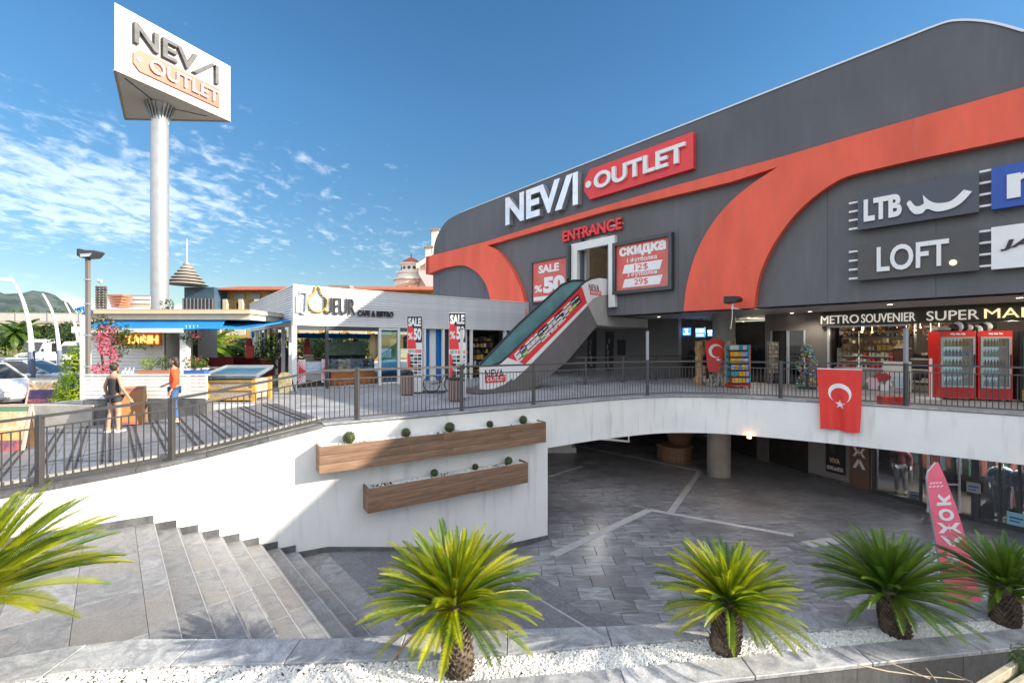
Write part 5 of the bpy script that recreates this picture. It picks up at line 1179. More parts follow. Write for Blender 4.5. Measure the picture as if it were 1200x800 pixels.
# ---- fridges
def fridge(lab, A, B_, H_, body, red=True, seed=0, low=.38):
    A = Vector(A); B_ = Vector(B_); f_ = Fr(A, B_ - A)
    if f_.n.dot(Vector((-.3, -1, 0))) < 0: f_ = Fr(A, B_ - A, -f_.n)
    L_ = (B_ - A).length; t = thing('drinks_fridge', lab, 'fridge', (A + B_) / 2); rr_ = random.Random(seed); dp = .62
    for r_ in (rect(0, .06, .05, H_), rect(L_ - .05, .06, L_, H_)):
        mb = MB(); mb.prism(r_, f_, -dp, 0); mb.build('side_panel', body, t, bevel=.01)
    mb = MB(); mb.prism(rect(.05, H_ - .17, L_ - .05, H_), f_, -dp, .0); mb.build('header', body, t)
    if red:
        for (q0, q1) in ((.3, .44), (.46, .58), (.60, .72)):
            mb = MB(); mb.prism([(L_ * q0, H_ - .10), (L_ * q1, H_ - .11), (L_ * q1 - .01, H_ - .07), (L_ * q0 + .01, H_ - .06)], f_, 0, .006); mb.build('header_print', letterw, t)
    mb = MB(); mb.prism(rect(.05, .06, L_ - .05, low), f_, -dp, .0); lp = mb.build('base_panel', body if red else yellow_m, t)
    for k in range(5):
        mb = MB(); mb.prism(rect(.09, .11 + k * .05, L_ - .09, .125 + k * .05), f_, 0, .008); mb.build('grille_slat', mat('grille_dark_red', (.25, .01, .01), .5) if red else black, t)
    mb = MB(); mb.prism(rect(.05, low, L_ - .05, H_ - .17), f_, -dp, -dp + .03); mb.build('back_panel', mat('fridge_inside', (.45, .55, .60), .5, emit=(.6, .8, .9), estr=.10), t)
    ns_ = 5; hgt = (H_ - .17 - low) / ns_
    pal = [[goods[0], goods[7], goods[2], goods[5]], [goods[6], goods[6], mat('can_cyan', (.05, .35, .6), .3)], [goods[4], mat('can_green', (.1, .5, .08), .3), goods[1]], [mat('water_bottle', (.35, .55, .70), .2)], [mat('water_bottle', (.35, .55, .70), .2)]]
    if seed == 2: pal = [[goods[5], fridge_r, goods[7]], [goods[2], goods[0], goods[7]], [mat('can_cola', (.03, .015, .02), .3), goods[1]], pal[3], pal[4]]
    if not red: pal = [[goods[7], pal[3][0]]] * 5
    for k in range(ns_):
        z_ = low + .02 + (ns_ - 1 - k) * hgt
        mb = MB(); mb.prism(rect(.06, z_ - .015, L_ - .06, z_), f_, -dp + .05, -.06); mb.build('shelf', letterw, t)
        nb = 8
        if not red and k % 2: continue
        for j in range(nb):
            c = .1 + (L_ - .2) * (j + .5) / nb; r_ = (L_ - .2) / nb * .42; h = hgt * (.72 if k < 3 else .82)
            m1 = pal[k][0] if k > 2 else rr_.choice(pal[k])
            mb = MB(); mb.lathe(f_(c, z_, -.12), [(r_, 0), (r_, h * .62), (r_ * .4, h * .86), (r_ * .4, h)], 8); mb.build('bottle', m1, t)
    dr = None
    mb = MB()
    for r_ in (rect(.04, low, .09, H_ - .17), rect(L_ - .09, low, L_ - .04, H_ - .17), rect(.09, low, L_ - .09, low + .05), rect(.09, H_ - .22, L_ - .09, H_ - .17)): mb.prism(r_, f_, .002, .04)
    dr = mb.build('door_frame', mat('door_frame_grey', (.35, .35, .36), .4) if red else dgrey, t)
    mb = MB(); mb.prism(rect(.09, low + .05, L_ - .09, H_ - .22), f_, .012, .02); mb.build('pane', glass, dr)
    mb = MB(); mb.prism(rect(L_ - .075, 1.0, L_ - .05, 1.35), f_, .04, .07); mb.build('handle', black, dr)
    for u in (.08, L_ - .08):
        for w_ in (-.08, -.5):
            mb = MB(); mb.ball(f_(u, .03, w_), .03, 8); mb.build('caster', black, t)
    return t
fridge('red glass-doored drinks fridge, left one of the red pair by the shop', (12.72, 13.35, 0), (13.52, 13.05, 0), 2.03, fridge_r, seed=1)
fridge('red drinks fridge with dark bottles, right one of the red pair', (13.56, 13.03, 0), (14.22, 12.72, 0), 2.03, fridge_r, seed=2)
fridge('dark framed glass fridge with a yellow base, cut by the right edge', (14.32, 12.62, 0), (15.3, 12.25, 0), 2.02, black, red=False, seed=3)
t = thing('bundle_on_fridge', 'striped black and white bundle lying on top of the right red fridge', 'bundle', (13.6, 13.3, 2.04))
for k in range(9):
    mb = MB(); c = Vector((13.15 + k * .10, 13.35 - k * .04, 2.12 + .05 * math.sin(k))); mb.ball(c, (.07, .16, .13 + .03 * math.sin(k * 1.3)), 10); mb.build('stripe', [black, letterw][k % 2], t)
mb = MB(); mb.ball((12.95, 13.5, 2.1), (.28, .2, .08), 10, 0, .1); tagp(mb.build('plastic_wrap', mat('grey_wrap', (.4, .4, .41), .4)), 'crumpled grey wrapping on top of the left red fridge', 'wrapping')
t = thing('thin_white_stand', 'narrow white metal stand beside the left red fridge', 'stand', (12.5, 13.4, 0)); mb = MB(); mb.box((12.55, 13.5, .02), (.5, .35, .04)); mb.build('foot', letterw, t); mb = MB(); mb.box((12.62, 13.5, .62), (.05, .05, 1.2)); mb.build('upright', letterw, t)

# ---- statues, flag board, racks in front of the column
def carved(lab, c, seed, H_):
    rnd = random.Random(seed); t = thing('carved_figure', lab, 'statue', c); gold = mat('carved_gold_wood', (.48, .32, .16), .55, col2=(.22, .12, .05), vscale=7, bump=.7, bscale=14)
    prof = [(.19, 0), (.23, .08), (.21, .3), (.16, .36), (.15, .7), (.13, .95), (.16, 1.2), (.19, 1.42), (.15, 1.62), (.17, 1.75), (.12, H_ - .05), (.03, H_)]
    mb = MB(); mb.lathe(c, prof, 14)
    for v in mb.v: v.x += rnd.uniform(-.02, .02); v.y += rnd.uniform(-.02, .02)
    mb.build('trunk', gold, t, autosmooth=True)
    for k in range(7):
        mb = MB(); a = rnd.uniform(3.4, 6.0); z_ = rnd.uniform(.5, H_ - .2); mb.ball(c + Vector((math.cos(a) * .15, math.sin(a) * .15, z_)), (.08, .07, rnd.uniform(.07, .16)), 9, 0, .12); mb.build('carving', gold, t)
    mb = MB(); mb.tube([c + Vector((.14, -.05, 1.2)), c + Vector((.24, -.07, 1.5)), c + Vector((.20, -.06, 1.8)), c + Vector((.02, -.06, H_ - .04))], [.06, .05, .05, .03], 8); mb.build('curved_horn', gold, t)
    return t
c1 = on_z(819.5, 451, 0); carved('tall carved golden wood figure left of the flag board, curling at the top', c1, 1, 1.80)
c2 = on_z(853.5, 453, 0); carved('slimmer carved golden wood figure between the flag board and the book rack', c2, 4, 1.68)
cf = on_z(838, 452.5, 0)
ff = Fr(cf, (1, -.05, 0))
t = thing('flag_board', 'tall red rounded board with white crescent and star standing before the column', 'flag board', cf)
ho = 1.75
P = [(-.30, .8), (-.33, 1.3), (-.36, 1.62), (-.30, 1.78), (-.12, 1.86), (.12, 1.87), (.28, 1.80), (.34, 1.62), (.30, 1.2), (.18, .55), (-.22, .55)]
mb = MB(); mb.prism(P, ff, -.05, 0); mb.build('board', flagred, t, bevel=.015)
def crescent(fr, cu, cv, r, w0, w1, mt, parent, rot=0.0, name='crescent', fn=None):
    n = 26; P = []; d = r * .25; r2 = r * .8
    a0 = math.acos((r * r + d * d - r2 * r2) / (2 * r * d)); a1 = math.atan2(r * math.sin(a0), r * math.cos(a0) - d)
    for k in range(n + 1):
        a = a0 + (2 * math.pi - 2 * a0) * k / n; P.append((r * math.cos(a), r * math.sin(a)))
    for k in range(1, n):
        a = (2 * math.pi - a1) - (2 * math.pi - 2 * a1) * k / n; P.append((d + r2 * math.cos(a), r2 * math.sin(a)))
    c, s = math.cos(rot), math.sin(rot); mb = MB(); mb.prism([(cu + x * c - y * s, cv + x * s + y * c) for x, y in P], fr, w0, w1); mb.build(name, mt, parent)
def star(fr, cu, cv, r, w0, w1, mt, parent, rot=0.0):
    P = []
    for k in range(10):
        a = rot + math.pi / 5 * k; q = r if k % 2 == 0 else r * .382; P.append((cu + q * math.cos(a), cv + q * math.sin(a)))
    mb = MB(); mb.prism(P, fr, w0, w1); mb.build('star', mt, parent)
crescent(ff, .02, 1.38, .27, .001, .01, letterw, t, rot=-.35); star(ff, .12, 1.02, .11, .001, .01, letterw, t, rot=.3)
t = thing('driftwood_base', 'tangle of pale grey twisted roots around the foot of the flag board', 'roots', cf + Vector((0, -.2, 0)))
for k in range(34):
    a = random.uniform(0, 6.28); r_ = random.uniform(.1, .3); p = cf + Vector((math.cos(a) * .34, math.sin(a) * .12 - .12, .02)); q = p + Vector((random.uniform(-.3, .3), random.uniform(-.1, .1), random.uniform(.2, .55)))
    mb = MB(); mb.tube([p, p.lerp(q, .5) + Vector((random.uniform(-.1, .1), 0, 0)), q], [.03, .035, .015], 6); mb.build('root', mat('driftwood', (.34, .29, .24), .85, var=.3, vscale=8), t)
# book rack
cr = on_z(868.5, 454.5, 0); t = thing('book_rack', 'tiered rack of bright orange and blue brochures with a turquoise side, right of the column', 'book rack', cr); fr = Fr(cr + Vector((0, 0, 0)), (1, .12, 0))
mb = MB(); mb.prism(rect(-.36, .14, .33, 1.62), fr, -.42, -.38); mb.build('back_panel', mat('rack_teal', (.10, .40, .50), .5), t)
mb = MB(); mb.prism(rect(.33, .14, .37, 1.62), fr, -.42, .02); mb.build('side_panel', mat('rack_cyan', (.03, .40, .62), .5), t)
mb = MB(); mb.prism(rect(.34, .6, .375, 1.6), fr, -.1, .025); mb.build('side_print', mat('rack_red', (.7, .10, .05), .5), t)
mb = MB(); mb.prism(rect(-.38, .06, .36, .14), fr, -.42, .05); mb.build('base', fridge_r, t)
bc = [mat('book_orange', (.85, .36, .02), .5), mat('book_lilac', (.42, .44, .62), .5), mat('book_yellow', (.85, .52, .04), .5), mat('book_teal', (.05, .36, .45), .5), mat('book_white', (.7, .72, .74), .5)]
rows = [[4, 4, 3, 4], [0, 2, 0, 1, 1], [2, 0, 2, 1, 4], [1, 0, 3, 2, 1], [3, 3, 0, 0, 1], [0, 2, 0, 0, 1]]
for k, rw in enumerate(rows):
    z_ = 1.43 - k * .245
    mb = MB(); mb.prism(rect(-.36, z_ - .03, .33, z_), fr, -.38, -.08 + .03 * k); mb.build('shelf', dgrey, t)
    for j, ci in enumerate(rw):
        u0 = -.34 + j * .66 / len(rw); mb = MB(); mb.prism(rect(u0 + .005, z_, u0 + .66 / len(rw) - .005, z_ + .17), fr, -.2 + .03 * k, -.12 + .03 * k); mb.build('brochure', bc[ci], t)
for u in (-.33, .33):
    mb = MB(); mb.ball(fr(u, .03, 0), .035, 8); mb.build('caster', black, t)
# wire postcard rack
cp = Vector(((906 - CX) / FPX * 18.6, 18.6, 0)); t = thing('postcard_rack', 'grey wire postcard rack standing before the dark opening left of the curved pier', 'postcard rack', cp); fr = Fr(cp, (1, .1, 0))
mb = MB()
for k in range(5): mb.bar(fr(-.24 + k * .12, .15, 0), fr(-.24 + k * .12, 1.75, 0), .012)
for k in range(10): mb.bar(fr(-.25, .3 + k * .16, 0), fr(.25, .3 + k * .16, 0), .012)
mb.bar(fr(0, 0, -.1), fr(0, 1.7, -.1), .04); mb.build('wire_frame', steel, t)
for r_ in range(8):
    for c_ in range(3):
        mb = MB(); mb.prism(rect(-.2 + c_ * .14, .45 + r_ * .16, -.09 + c_ * .14, .58 + r_ * .16), fr, .0, .02); mb.build('postcard', mat('postcard', (.30, .27, .23), .5, rnd=.5), t)
# magnet display
cm_ = on_z(945, 452, 0); cm_ = Vector(((946 - CX) / FPX * 16.6, 16.6, 0)); t = thing('magnet_display', 'revolving stand covered in many coloured magnets and beads in front of the grey pier', 'display stand', cm_)
mb = MB(); mb.lathe(cm_, [(.3, .02), (.3, .07), (.05, .09), (.05, 1.45)], 14); mb.build('stand', dgrey, t)
cc = [mat('mg_' + n, c, .5) for n, c in (('green', (.05, .35, .15)), ('red', (.5, .05, .06)), ('blue', (.05, .15, .45)), ('yellow', (.6, .45, .08)), ('white', (.55, .55, .55)), ('brown', (.2, .1, .06)), ('aqua', (.1, .4, .45)))]
ms = []
for m_ in cc: a = MB(); a.ball((0, 0, 0), (.045, .045, .04), 6); ms.append(a.mesh('magnet', m_))
for k in range(210):
    a = random.uniform(0, 6.28); z_ = random.uniform(.12, 1.62); r_ = .34 * (1 if z_ < 1.2 else (1.75 - z_) / .55) * (.8 + .25 * math.sin(z_ * 9)); inst('magnet', random.choice(ms), t, Matrix.Translation(cm_ + Vector((math.cos(a) * r_, math.sin(a) * r_, z_))) @ Matrix.Rotation(random.uniform(0, 3), 4, 'X'))

# ---- Turkish flag over the band
fe = min(ep2, key=lambda q: abs((CX + FPX * q[0].x / q[0].y) - 985)); base = inward(fe[0], fe[1], .10); tdir = Vector((fe[1].x, fe[1].y, 0)).normalized(); nrm = Vector((-tdir.y, tdir.x, 0))
FW = 1.02 / 1.0; t = thing('hanging_flag', 'red flag with white crescent and star draped over the railing and the white band', 'flag', base - nrm * .2)
FL = Fr(inward(fe[0], fe[1], -.065) , tdir, -nrm)
wt = FL.uv(1011, 438)[0] - FL.uv(958, 436)[0]; u00 = FL.uv(958, 440)[0]; zt_ = 0.97; zb_ = FL.uv(985, 504)[1]
def flagp(u, v, w_):      # u,v in 0..1
    tap = 1 - .13 * (1 - v); uu = u00 + wt * (.5 + (u - .5) * tap + .01 * math.sin(v * 5)); 
    ww = .055 * math.sin(u * 9 + v * 3) * (1 - v) + .03 * math.sin(u * 19 + 2 + v * 2) * (1.1 - v) + .06
    if v > .93: pass
    sag = .03 * math.sin(u * 6.28) * (1 - v)
    return FL(uu, zb_ + (zt_ - zb_) * v + sag, ww + w_)
mb = MB(); nu, nv = 28, 30
for i in range(nu + 1):
    for j in range(nv + 1): mb.v.append(flagp(i / nu, j / nv, 0))
for i in range(nu):
    for j in range(nv): mb.f.append((i * (nv + 1) + j, (i + 1) * (nv + 1) + j, (i + 1) * (nv + 1) + j + 1, i * (nv + 1) + j + 1)); mb.m.append(0)
mb.build('cloth', flagred, t, smooth=True)
asp = (zt_ - zb_) / wt
def fp2(u, v, w_): return flagp(u, v, w_)
n = 40; P = []; r = .27; d = r * .25; r2 = r * .8; a0 = math.acos((r * r + d * d - r2 * r2) / (2 * r * d)); a1 = math.atan2(r * math.sin(a0), r * math.cos(a0) - d); rot = math.radians(-90)
outer = [(r * math.cos(a0 + (2 * math.pi - 2 * a0) * k / n), r * math.sin(a0 + (2 * math.pi - 2 * a0) * k / n)) for k in range(n + 1)]
inner = [(d + r2 * math.cos(a1 + (2 * math.pi - 2 * a1) * k / n), r2 * math.sin(a1 + (2 * math.pi - 2 * a1) * k / n)) for k in range(n + 1)]
def tf(x, y): X, Y_ = x * math.cos(rot) - y * math.sin(rot), x * math.sin(rot) + y * math.cos(rot); return (.5 + X, .60 + Y_ / asp)
mb = MB()
for (x, y), (x2, y2) in zip(outer, inner): mb.v += [fp2(*tf(x, y), .006), fp2(*tf(x2, y2), .006)]
for k in range(n): mb.f.append((2 * k, 2 * k + 2, 2 * k + 3, 2 * k + 1)); mb.m.append(0)
mb.build('crescent', letterw, t)
mb = MB(); ctr = (.5, .60 - .30 / asp); mb.v.append(fp2(ctr[0], ctr[1], .008))
for k in range(10):
    a = math.pi / 2 + math.pi / 5 * k; q = .13 if k % 2 == 0 else .05; mb.v.append(fp2(ctr[0] + q * math.cos(a), ctr[1] + q * math.sin(a) / asp, .008))
for k in range(10): mb.f.append((0, 1 + k, 1 + (k + 1) % 10)); mb.m.append(0)
mb.build('star', letterw, t)
mb = MB(); mb.v += [flagp(0, .985, .007), flagp(1, .985, .007), flagp(1, 1.0, .007), flagp(0, 1.0, .007)]; mb.f.append((0, 1, 2, 3)); mb.m.append(0); mb.build('hem', letterw, t)

# ================================================================ LOWER SHOPS
LP = [Vector((x, y, PZ)) for x, y in ((10.6, 24.0), (11.2, 20.5), (11.9, 18.0), (12.5, 16.6), (12.75, 15.84), (13.75, 13.3), (14.4, 12.3), (16.5, 9.0))]
low = thing('lower_shop_front', 'leather shop on the lower plaza with grey piers and tall display windows', 'shop', LP[4])
hS = BZ - PZ
for i, (a, b) in enumerate(zip(LP, LP[1:])):
    f_ = Fr(a, b - a)
    if f_.n.dot(Vector((-1, -.5, 0))) < 0: f_ = Fr(a, b - a, -f_.n)
    L_ = (b - a).length
    if i in (0,):
        mb = MB(); mb.prism(rect(0, 0, L_, hS), f_, -.25, 0); mb.build('pier', interior, low)
    elif i == 1:
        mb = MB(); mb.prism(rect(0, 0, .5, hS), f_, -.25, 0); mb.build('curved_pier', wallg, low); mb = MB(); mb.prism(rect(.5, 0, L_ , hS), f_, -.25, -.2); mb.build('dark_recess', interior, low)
    elif i in (2, 3):
        mb = MB(); mb.prism(rect(0, .0, L_, hS), f_, -.3, 0); mb.build('pier', mat('pier_grey', (.24, .235, .245), .7, var=.06), low)
        mb = MB(); mb.prism(rect(0, 0, L_, .12), f_, 0, .03); mb.build('skirting', granite, low)
    else:
        for u in [0, L_ - .08] if i != 6 else [0]:
            mb = MB(); mb.prism(rect(u, 0, u + .09, hS), f_, -.1, .03); mb.build('window_post', dgrey, low)
        mb = MB(); mb.prism(rect(.09, 0, L_ - .08, .12), f_, -.1, .04); mb.build('window_sill', dgrey, low)
        if i == 5 or i == 4:
            for q in ((.5,) if i == 4 else (.40, .72)):
                mb = MB(); mb.prism(rect(L_ * q, .12, L_ * q + .05, hS), f_, -.08, .02); mb.build('mullion', dgrey, low)
        mb = MB(); mb.prism(rect(.09, .12, L_ - .08, hS), f_, -.045, -.03); mb.build('pane', glassd, low)
        mb = MB(); mb.prism(rect(-.5, 0, L_ + .5, hS), f_, -3.3, -3.2); mb.build('shop_back', mat('leather_shop_wall', (.13, .075, .055), .7, var=.3, vscale=2), low)
        mb = MB(); mb.prism(rect(-.2, .01, L_ + .2, .05), f_, -3.2, -.1); mb.build('shop_floor', mat('leather_shop_floor', (.16, .14, .12), .3), low)
# rack garments behind glass
for i, (a, b) in enumerate(zip(LP[4:7], LP[5:8])):
    f_ = Fr(a, b - a)
    if f_.n.dot(Vector((-1, -.5, 0))) < 0: f_ = Fr(a, b - a, -f_.n)
    L_ = (b - a).length
    lab = ['rail of burgundy leather jackets behind the left display window of the lower shop', 'rail of red and green jackets behind the open door of the lower shop', 'rail of dark coats at the right end of the lower shop window'][i]
    t = thing('clothes_rail', lab, 'clothes rail', f_(L_ / 2, 0, -1.8)); garment_row(f_, .1, L_ - .1, .8, 1.9, -2.2, t, clothr, int(L_ / .17)); garment_row(f_, .1, L_ - .1, .05, .75, -2.3, t, clothr + cloth, int(L_ / .22)) if i != 0 else None
    mb = MB(); mb.bar(f_(0.05, 1.97, -2.2), f_(L_ - .05, 1.97, -2.2), .03); mb.bar(f_(.05, .03, -2.2), f_(.05, 1.97, -2.2), .03); mb.bar(f_(L_ - .05, .03, -2.2), f_(L_ - .05, 1.97, -2.2), .03); mb.build('rail_frame', steel, t)
G1 = Fr(LP[2], LP[3] - LP[2]); G1 = G1 if G1.n.dot(Vector((-1, -.5, 0))) > 0 else Fr(LP[2], LP[3] - LP[2], -G1.n)
a = G1.uv(967, 530); b = G1.uv(991, 530); t = thing('shop_poster', 'tall dark poster reading VIVA on the pier of the lower shop', 'poster', G1(a[0], 0, 0))
mb = MB(); mb.prism(rect(a[0] + .05, .35, b[0], hS - .02), G1, 0, .05); mb.build('board', darkp, t)
wP = b[0] - a[0] - .05; u0 = a[0] + .05
text(G1, 'VIVA', u0 + wP * .2, .72, u0 + wP * .75, .92, .05, .01, mat('poster_gold', (.7, .6, .35), .5), t, off=.02)
text(G1, 'КОЖА & МЕХА', u0 + .05, .45, u0 + wP - .05, .60, .05, .01, letterw, t, off=.02)
mb = MB(); mb.ball(G1(u0 + wP * .5, 1.55, .05), (.22, .05, .55), 10, 0, .1); mb.build('printed_coat', mat('poster_coat', (.06, .055, .06), .6), t)
mb = MB(); mb.ball(G1(u0 + wP * .5, 2.2, .06), (.10, .03, .13), 10); mb.build('printed_face', mat('poster_face', (.4, .28, .2), .6), t)
G2 = Fr(LP[3], LP[4] - LP[3]); G2 = G2 if G2.n.dot(Vector((-1, -.5, 0))) > 0 else Fr(LP[3], LP[4] - LP[3], -G2.n)
L_ = (LP[4] - LP[3]).length
t = thing('vertical_sign', 'brown vertical shop sign with white letters КОЖА stacked downwards', 'sign', G2(.4, 0, 0))
mb = MB(); mb.prism(rect(.08, .1, L_ - .05, hS - .01), G2, 0, .10); mb.build('board', mat('sign_brown', (.16, .10, .08), .6, bump=.3, bscale=20), t)
for k, ch in enumerate('КОЖА'):
    z_ = 2.02 - k * .42; text(G2, ch, .2, z_, L_ - .17, z_ + .33, .10, .02, letterw, t, off=.04, name='letter')
# white door leaf standing open
G3 = Fr(LP[5], LP[6] - LP[5]); t = thing('open_glass_door', 'open white framed glass door of the lower shop behind the pink banner', 'door', LP[5])
gA = Vector((12.75, 13.75, PZ)); gB = gA + Vector((.95, -.12, 0)); g_ = Fr(gA, gB - gA)
mb = MB(); 
for r_ in (rect(0, .1, .05, 2.25), rect(.85, .1, .9, 2.25), rect(.05, 2.2, .85, 2.25), rect(.05, .1, .85, .16), rect(.05, .95, .85, 1.0)): mb.prism(r_, g_, -.02, .02)
mb.build('door_frame', letterw, t); mb = MB(); mb.prism(rect(.05, .16, .85, 2.2), g_, -.006, .0); mb.build('pane', glass, t)
for lab, px, py, sz, c_ in (('white price card standing in the left display window', 1072, 581, .32, mat('card_white', (.6, .66, .75), .5)), ('pale blue price card at the foot of the right display window', 1191, 608, .36, mat('card_blue', (.28, .55, .68), .5)), ('small framed card on the window post of the lower shop', 1141, 571, .3, mat('card_grey', (.35, .36, .36), .5))):
    fr = Fr(LP[4] if px < 1100 else LP[5], (LP[5] - LP[4]) if px < 1100 else (LP[6] - LP[5])); fr = fr if fr.n.dot(Vector((-1, -.5, 0))) > 0 else Fr(fr.o, fr.x, -fr.n); fr = fr.off(.06 if px in (1191, 1141) else -.12)
    u, v = fr.uv(px, py); mb = MB(); mb.prism(rect(u - sz / 2, v - sz * .5, u + sz / 2, v + sz * .5), fr, -.01, .01); o = mb.build('card', c_); tagp(o, lab, 'card')
    mb = MB(); mb.prism(rect(u - sz * .36, v + .0, u + sz * .36, v + .05), fr, .01, .012); mb.prism(rect(u - sz * .36, v - .09, u + sz * .2, v - .05), fr, .01, .012); mb.build('print_line', goods[6], o)
# feather banner
pb_ = on_z(1118, 718, KZ + .0); pb_ = Vector((5.15, 5.35, PZ)); 
YB = 7.6
bp = [(1086, 556), (1091, 545), (1099, 541), (1108, 561), (1120, 592), (1131, 628), (1140, 665), (1149, 700), (1156, 716), (1113, 716), (1106, 690), (1101, 662), (1094, 620), (1088, 585)]
BFm = Fr(Vector((7.2, YB, PZ)), Vector((1, .15, 0)))
t = thing('feather_banner', 'leaning pink feather banner with white letters КОЖА & in front of the lower shop', 'banner', BFm.o)
bpl = [BFm.uv(x, y) for x, y in bp]
mb = MB(); mb.prism(bpl, BFm, -.006, .006); o = mb.build('cloth', pink_m, t)
s_ = o.modifiers.new('wave', 'DISPLACE') if False else None
mb = MB(); q = [BFm.uv(x, y) for x, y in ((1096, 541.5), (1087, 552), (1085.6, 560), (1088, 586), (1094, 621), (1101, 663), (1108, 700), (1115, 735))]; mb.tube([BFm(u, max(0, v), 0) for u, v in q], .014, 6); mb.build('pole', steel, t)
pcb = BFm(q[-1][0], 0, 0); mb = MB(); mb.box((pcb.x, pcb.y, PZ + .03), (.5, .5, .06)); mb.build('base', dgrey, t, bevel=.01)
def bletter(ch, quad):
    vs, fs = text_mesh(ch, .04); x0 = min(v.x for v in vs); x1 = max(v.x for v in vs); y0 = min(v.y for v in vs); y1 = max(v.y for v in vs)
    Q = [Vector((*BFm.uv(*p), 0)) for p in quad]     # bottom-left, bottom-right, top-right, top-left of the glyph
    mb = MB(); out = []
    for v in vs:
        s_, t_ = (v.x - x0) / (x1 - x0), (v.y - y0) / (y1 - y0); p = Q[0] * (1 - s_) * (1 - t_) + Q[1] * s_ * (1 - t_) + Q[2] * s_ * t_ + Q[3] * (1 - s_) * t_
        out.append(BFm(p.x, p.y, .007 + (v.z + .5) * .006))
    mb.add(out, fs); mb.build('letter', letterw, t)
# letters run down the banner, each turned a quarter
bletter('К', [(1097, 592), (1099, 578), (1112, 579), (1114, 591)][0:4])
bletter('О', [(1098, 596), (1116, 596), (1118, 609), (1101, 610)])
bletter('Ж', [(1097, 612), (1124, 612), (1127, 624), (1099, 624)])
bletter('А', [(1101, 627), (1128, 629), (1127, 641), (1103, 637)])
bletter('&', [(1108, 650), (1126, 650), (1128, 660), (1110, 660)])
for (x0, y0, x1, y1) in ((1089, 564, 1104, 567), (1088, 568, 1106, 571)):
    a, b = BFm.uv(x0, y1), BFm.uv(x1, y0); mb = MB()
    for k in range(4): w2 = (b[0] - a[0]) / 4; mb.prism([(a[0] + k * w2, a[1]), (a[0] + k * w2 + w2 * .6, a[1] + .01), (a[0] + k * w2 + w2 * .7, b[1]), (a[0] + k * w2 + w2 * .1, b[1] - .01)], BFm, .006, .01)
    tagp(mb.build('small_print', letterw, t), kind='stuff')
# round wooden seat under the slab
cs = on_z(795, 541, PZ); t = thing('round_bench', 'two-tier round wooden planter bench in the dark behind the lower column', 'bench', cs)
for k in range(30):
    a = k / 30 * 6.283; c = Vector((cs.x + math.cos(a) * .72, cs.y + .5 + math.sin(a) * .72, PZ + .3)); mb = MB(); mb.box(c, (.145, .05, .6), a + 1.5708); mb.build('slat', wood, t)
mb = MB(); mb.lathe((cs.x, cs.y + .5, PZ + .6), [(.8, 0), (.8, .06), (.5, .07)], 30); mb.build('top', wood, t)
mb = MB(); mb.lathe((cs.x + .35, cs.y + .8, PZ + .67), [(.45, 0), (.65, .5), (.66, .75), (.6, .77)], 24); mb.build('bowl', wood, t)
mb = MB(); mb.lathe((cs.x + .35, cs.y + .8, PZ + 1.44), [(.6, 0), (.3, .02)], 20); mb.build('bowl_rim', lightline, t)
for (x, y) in ((765, 553), (878, 517), (906, 514), (865, 552), (1045, 522)):
    pass
t = thing('white_column_base', 'white square pier end seen under the slab edge left of the dark plaza', 'pier', on_z(656, 530, PZ) )
c = on_z(652, 530, PZ); mb = MB(); mb.box((c.x, c.y + .4, PZ + 1.2), (1.5, .8, 2.4)); mb.build('shaft', white, t); mb = MB(); mb.box((c.x + .1, c.y + .4, PZ + .12), (1.7, 1.0, .24)); mb.build('plinth', white, t)
lt = thing('ceiling_lamp', 'thin white strip lamp hanging below the slab edge near the white wall', 'lamp', at(680, 512, 16)); mb = MB(); mb.bar(at(668, 510.5, 14.6), at(737, 517, 15.5), .06); mb.build('tube', letterw, lt); mb = MB(); p = at(737, 517, 15.5); mb.bar(p, (p.x, p.y, BZ), .03); mb.build('hanger', letterw, lt)
# lower storey lamps
for i, (px, py, lab) in enumerate(((878, 512, 'small warm spotlight under the slab, just right of the lower column'), (906, 511, 'small warm spotlight under the slab, between the column and the VIVA poster'))):
    Y = (EYE - BZ + .02) * FPX / (py - HY); mb = MB(); mb.lathe((((px - CX) / FPX * Y), Y, BZ - .05), [(.06, 0), (.06, .05)], 10); tagp(mb.build('spotlight', lampo), lab, 'spotlight')
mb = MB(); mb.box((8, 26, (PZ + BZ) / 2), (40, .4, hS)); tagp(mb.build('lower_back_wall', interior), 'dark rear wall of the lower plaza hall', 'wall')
# ================================================================ PYLON SIGN
FLp, FRp, RLp = Vector((-21.55, 24.3, 0)), Vector((-18.8, 29.9, 0)), Vector((-25.55, 29.6, 0))
zS0, zS1 = 16.5, 20.15
py_ = thing('pylon_sign', 'tall grey pole carrying a white three-sided box sign reading NEVA OUTLET', 'sign', (-22.0, 27.8, -.4))
mb = MB(); mb.prism([(p.x, p.y) for p in (FLp, FRp, RLp)], lambda u, v, w_: Vector((u, v, w_)), zS0, zS1); mb.build('sign_box', mat('pylon_white', (.62, .60, .57), .5, var=.04), py_)
ce = (FLp + FRp + RLp) / 3
mb = MB(); mb.tube([(ce.x, ce.y, -.4), (ce.x, ce.y, zS0 - 1.2)], .47, 32); mb.build('pole', steel, py_, autosmooth=True)
mb = MB(); mb.tube([(ce.x, ce.y, zS0 - 1.2), (ce.x, ce.y, zS0 - .45)], .43, 24); mb.lathe((ce.x, ce.y, zS0 - .5), [(.43, 0), (.70, .46), (.70, .5)], 24); mb.build('pole_head', steel, py_, autosmooth=True)
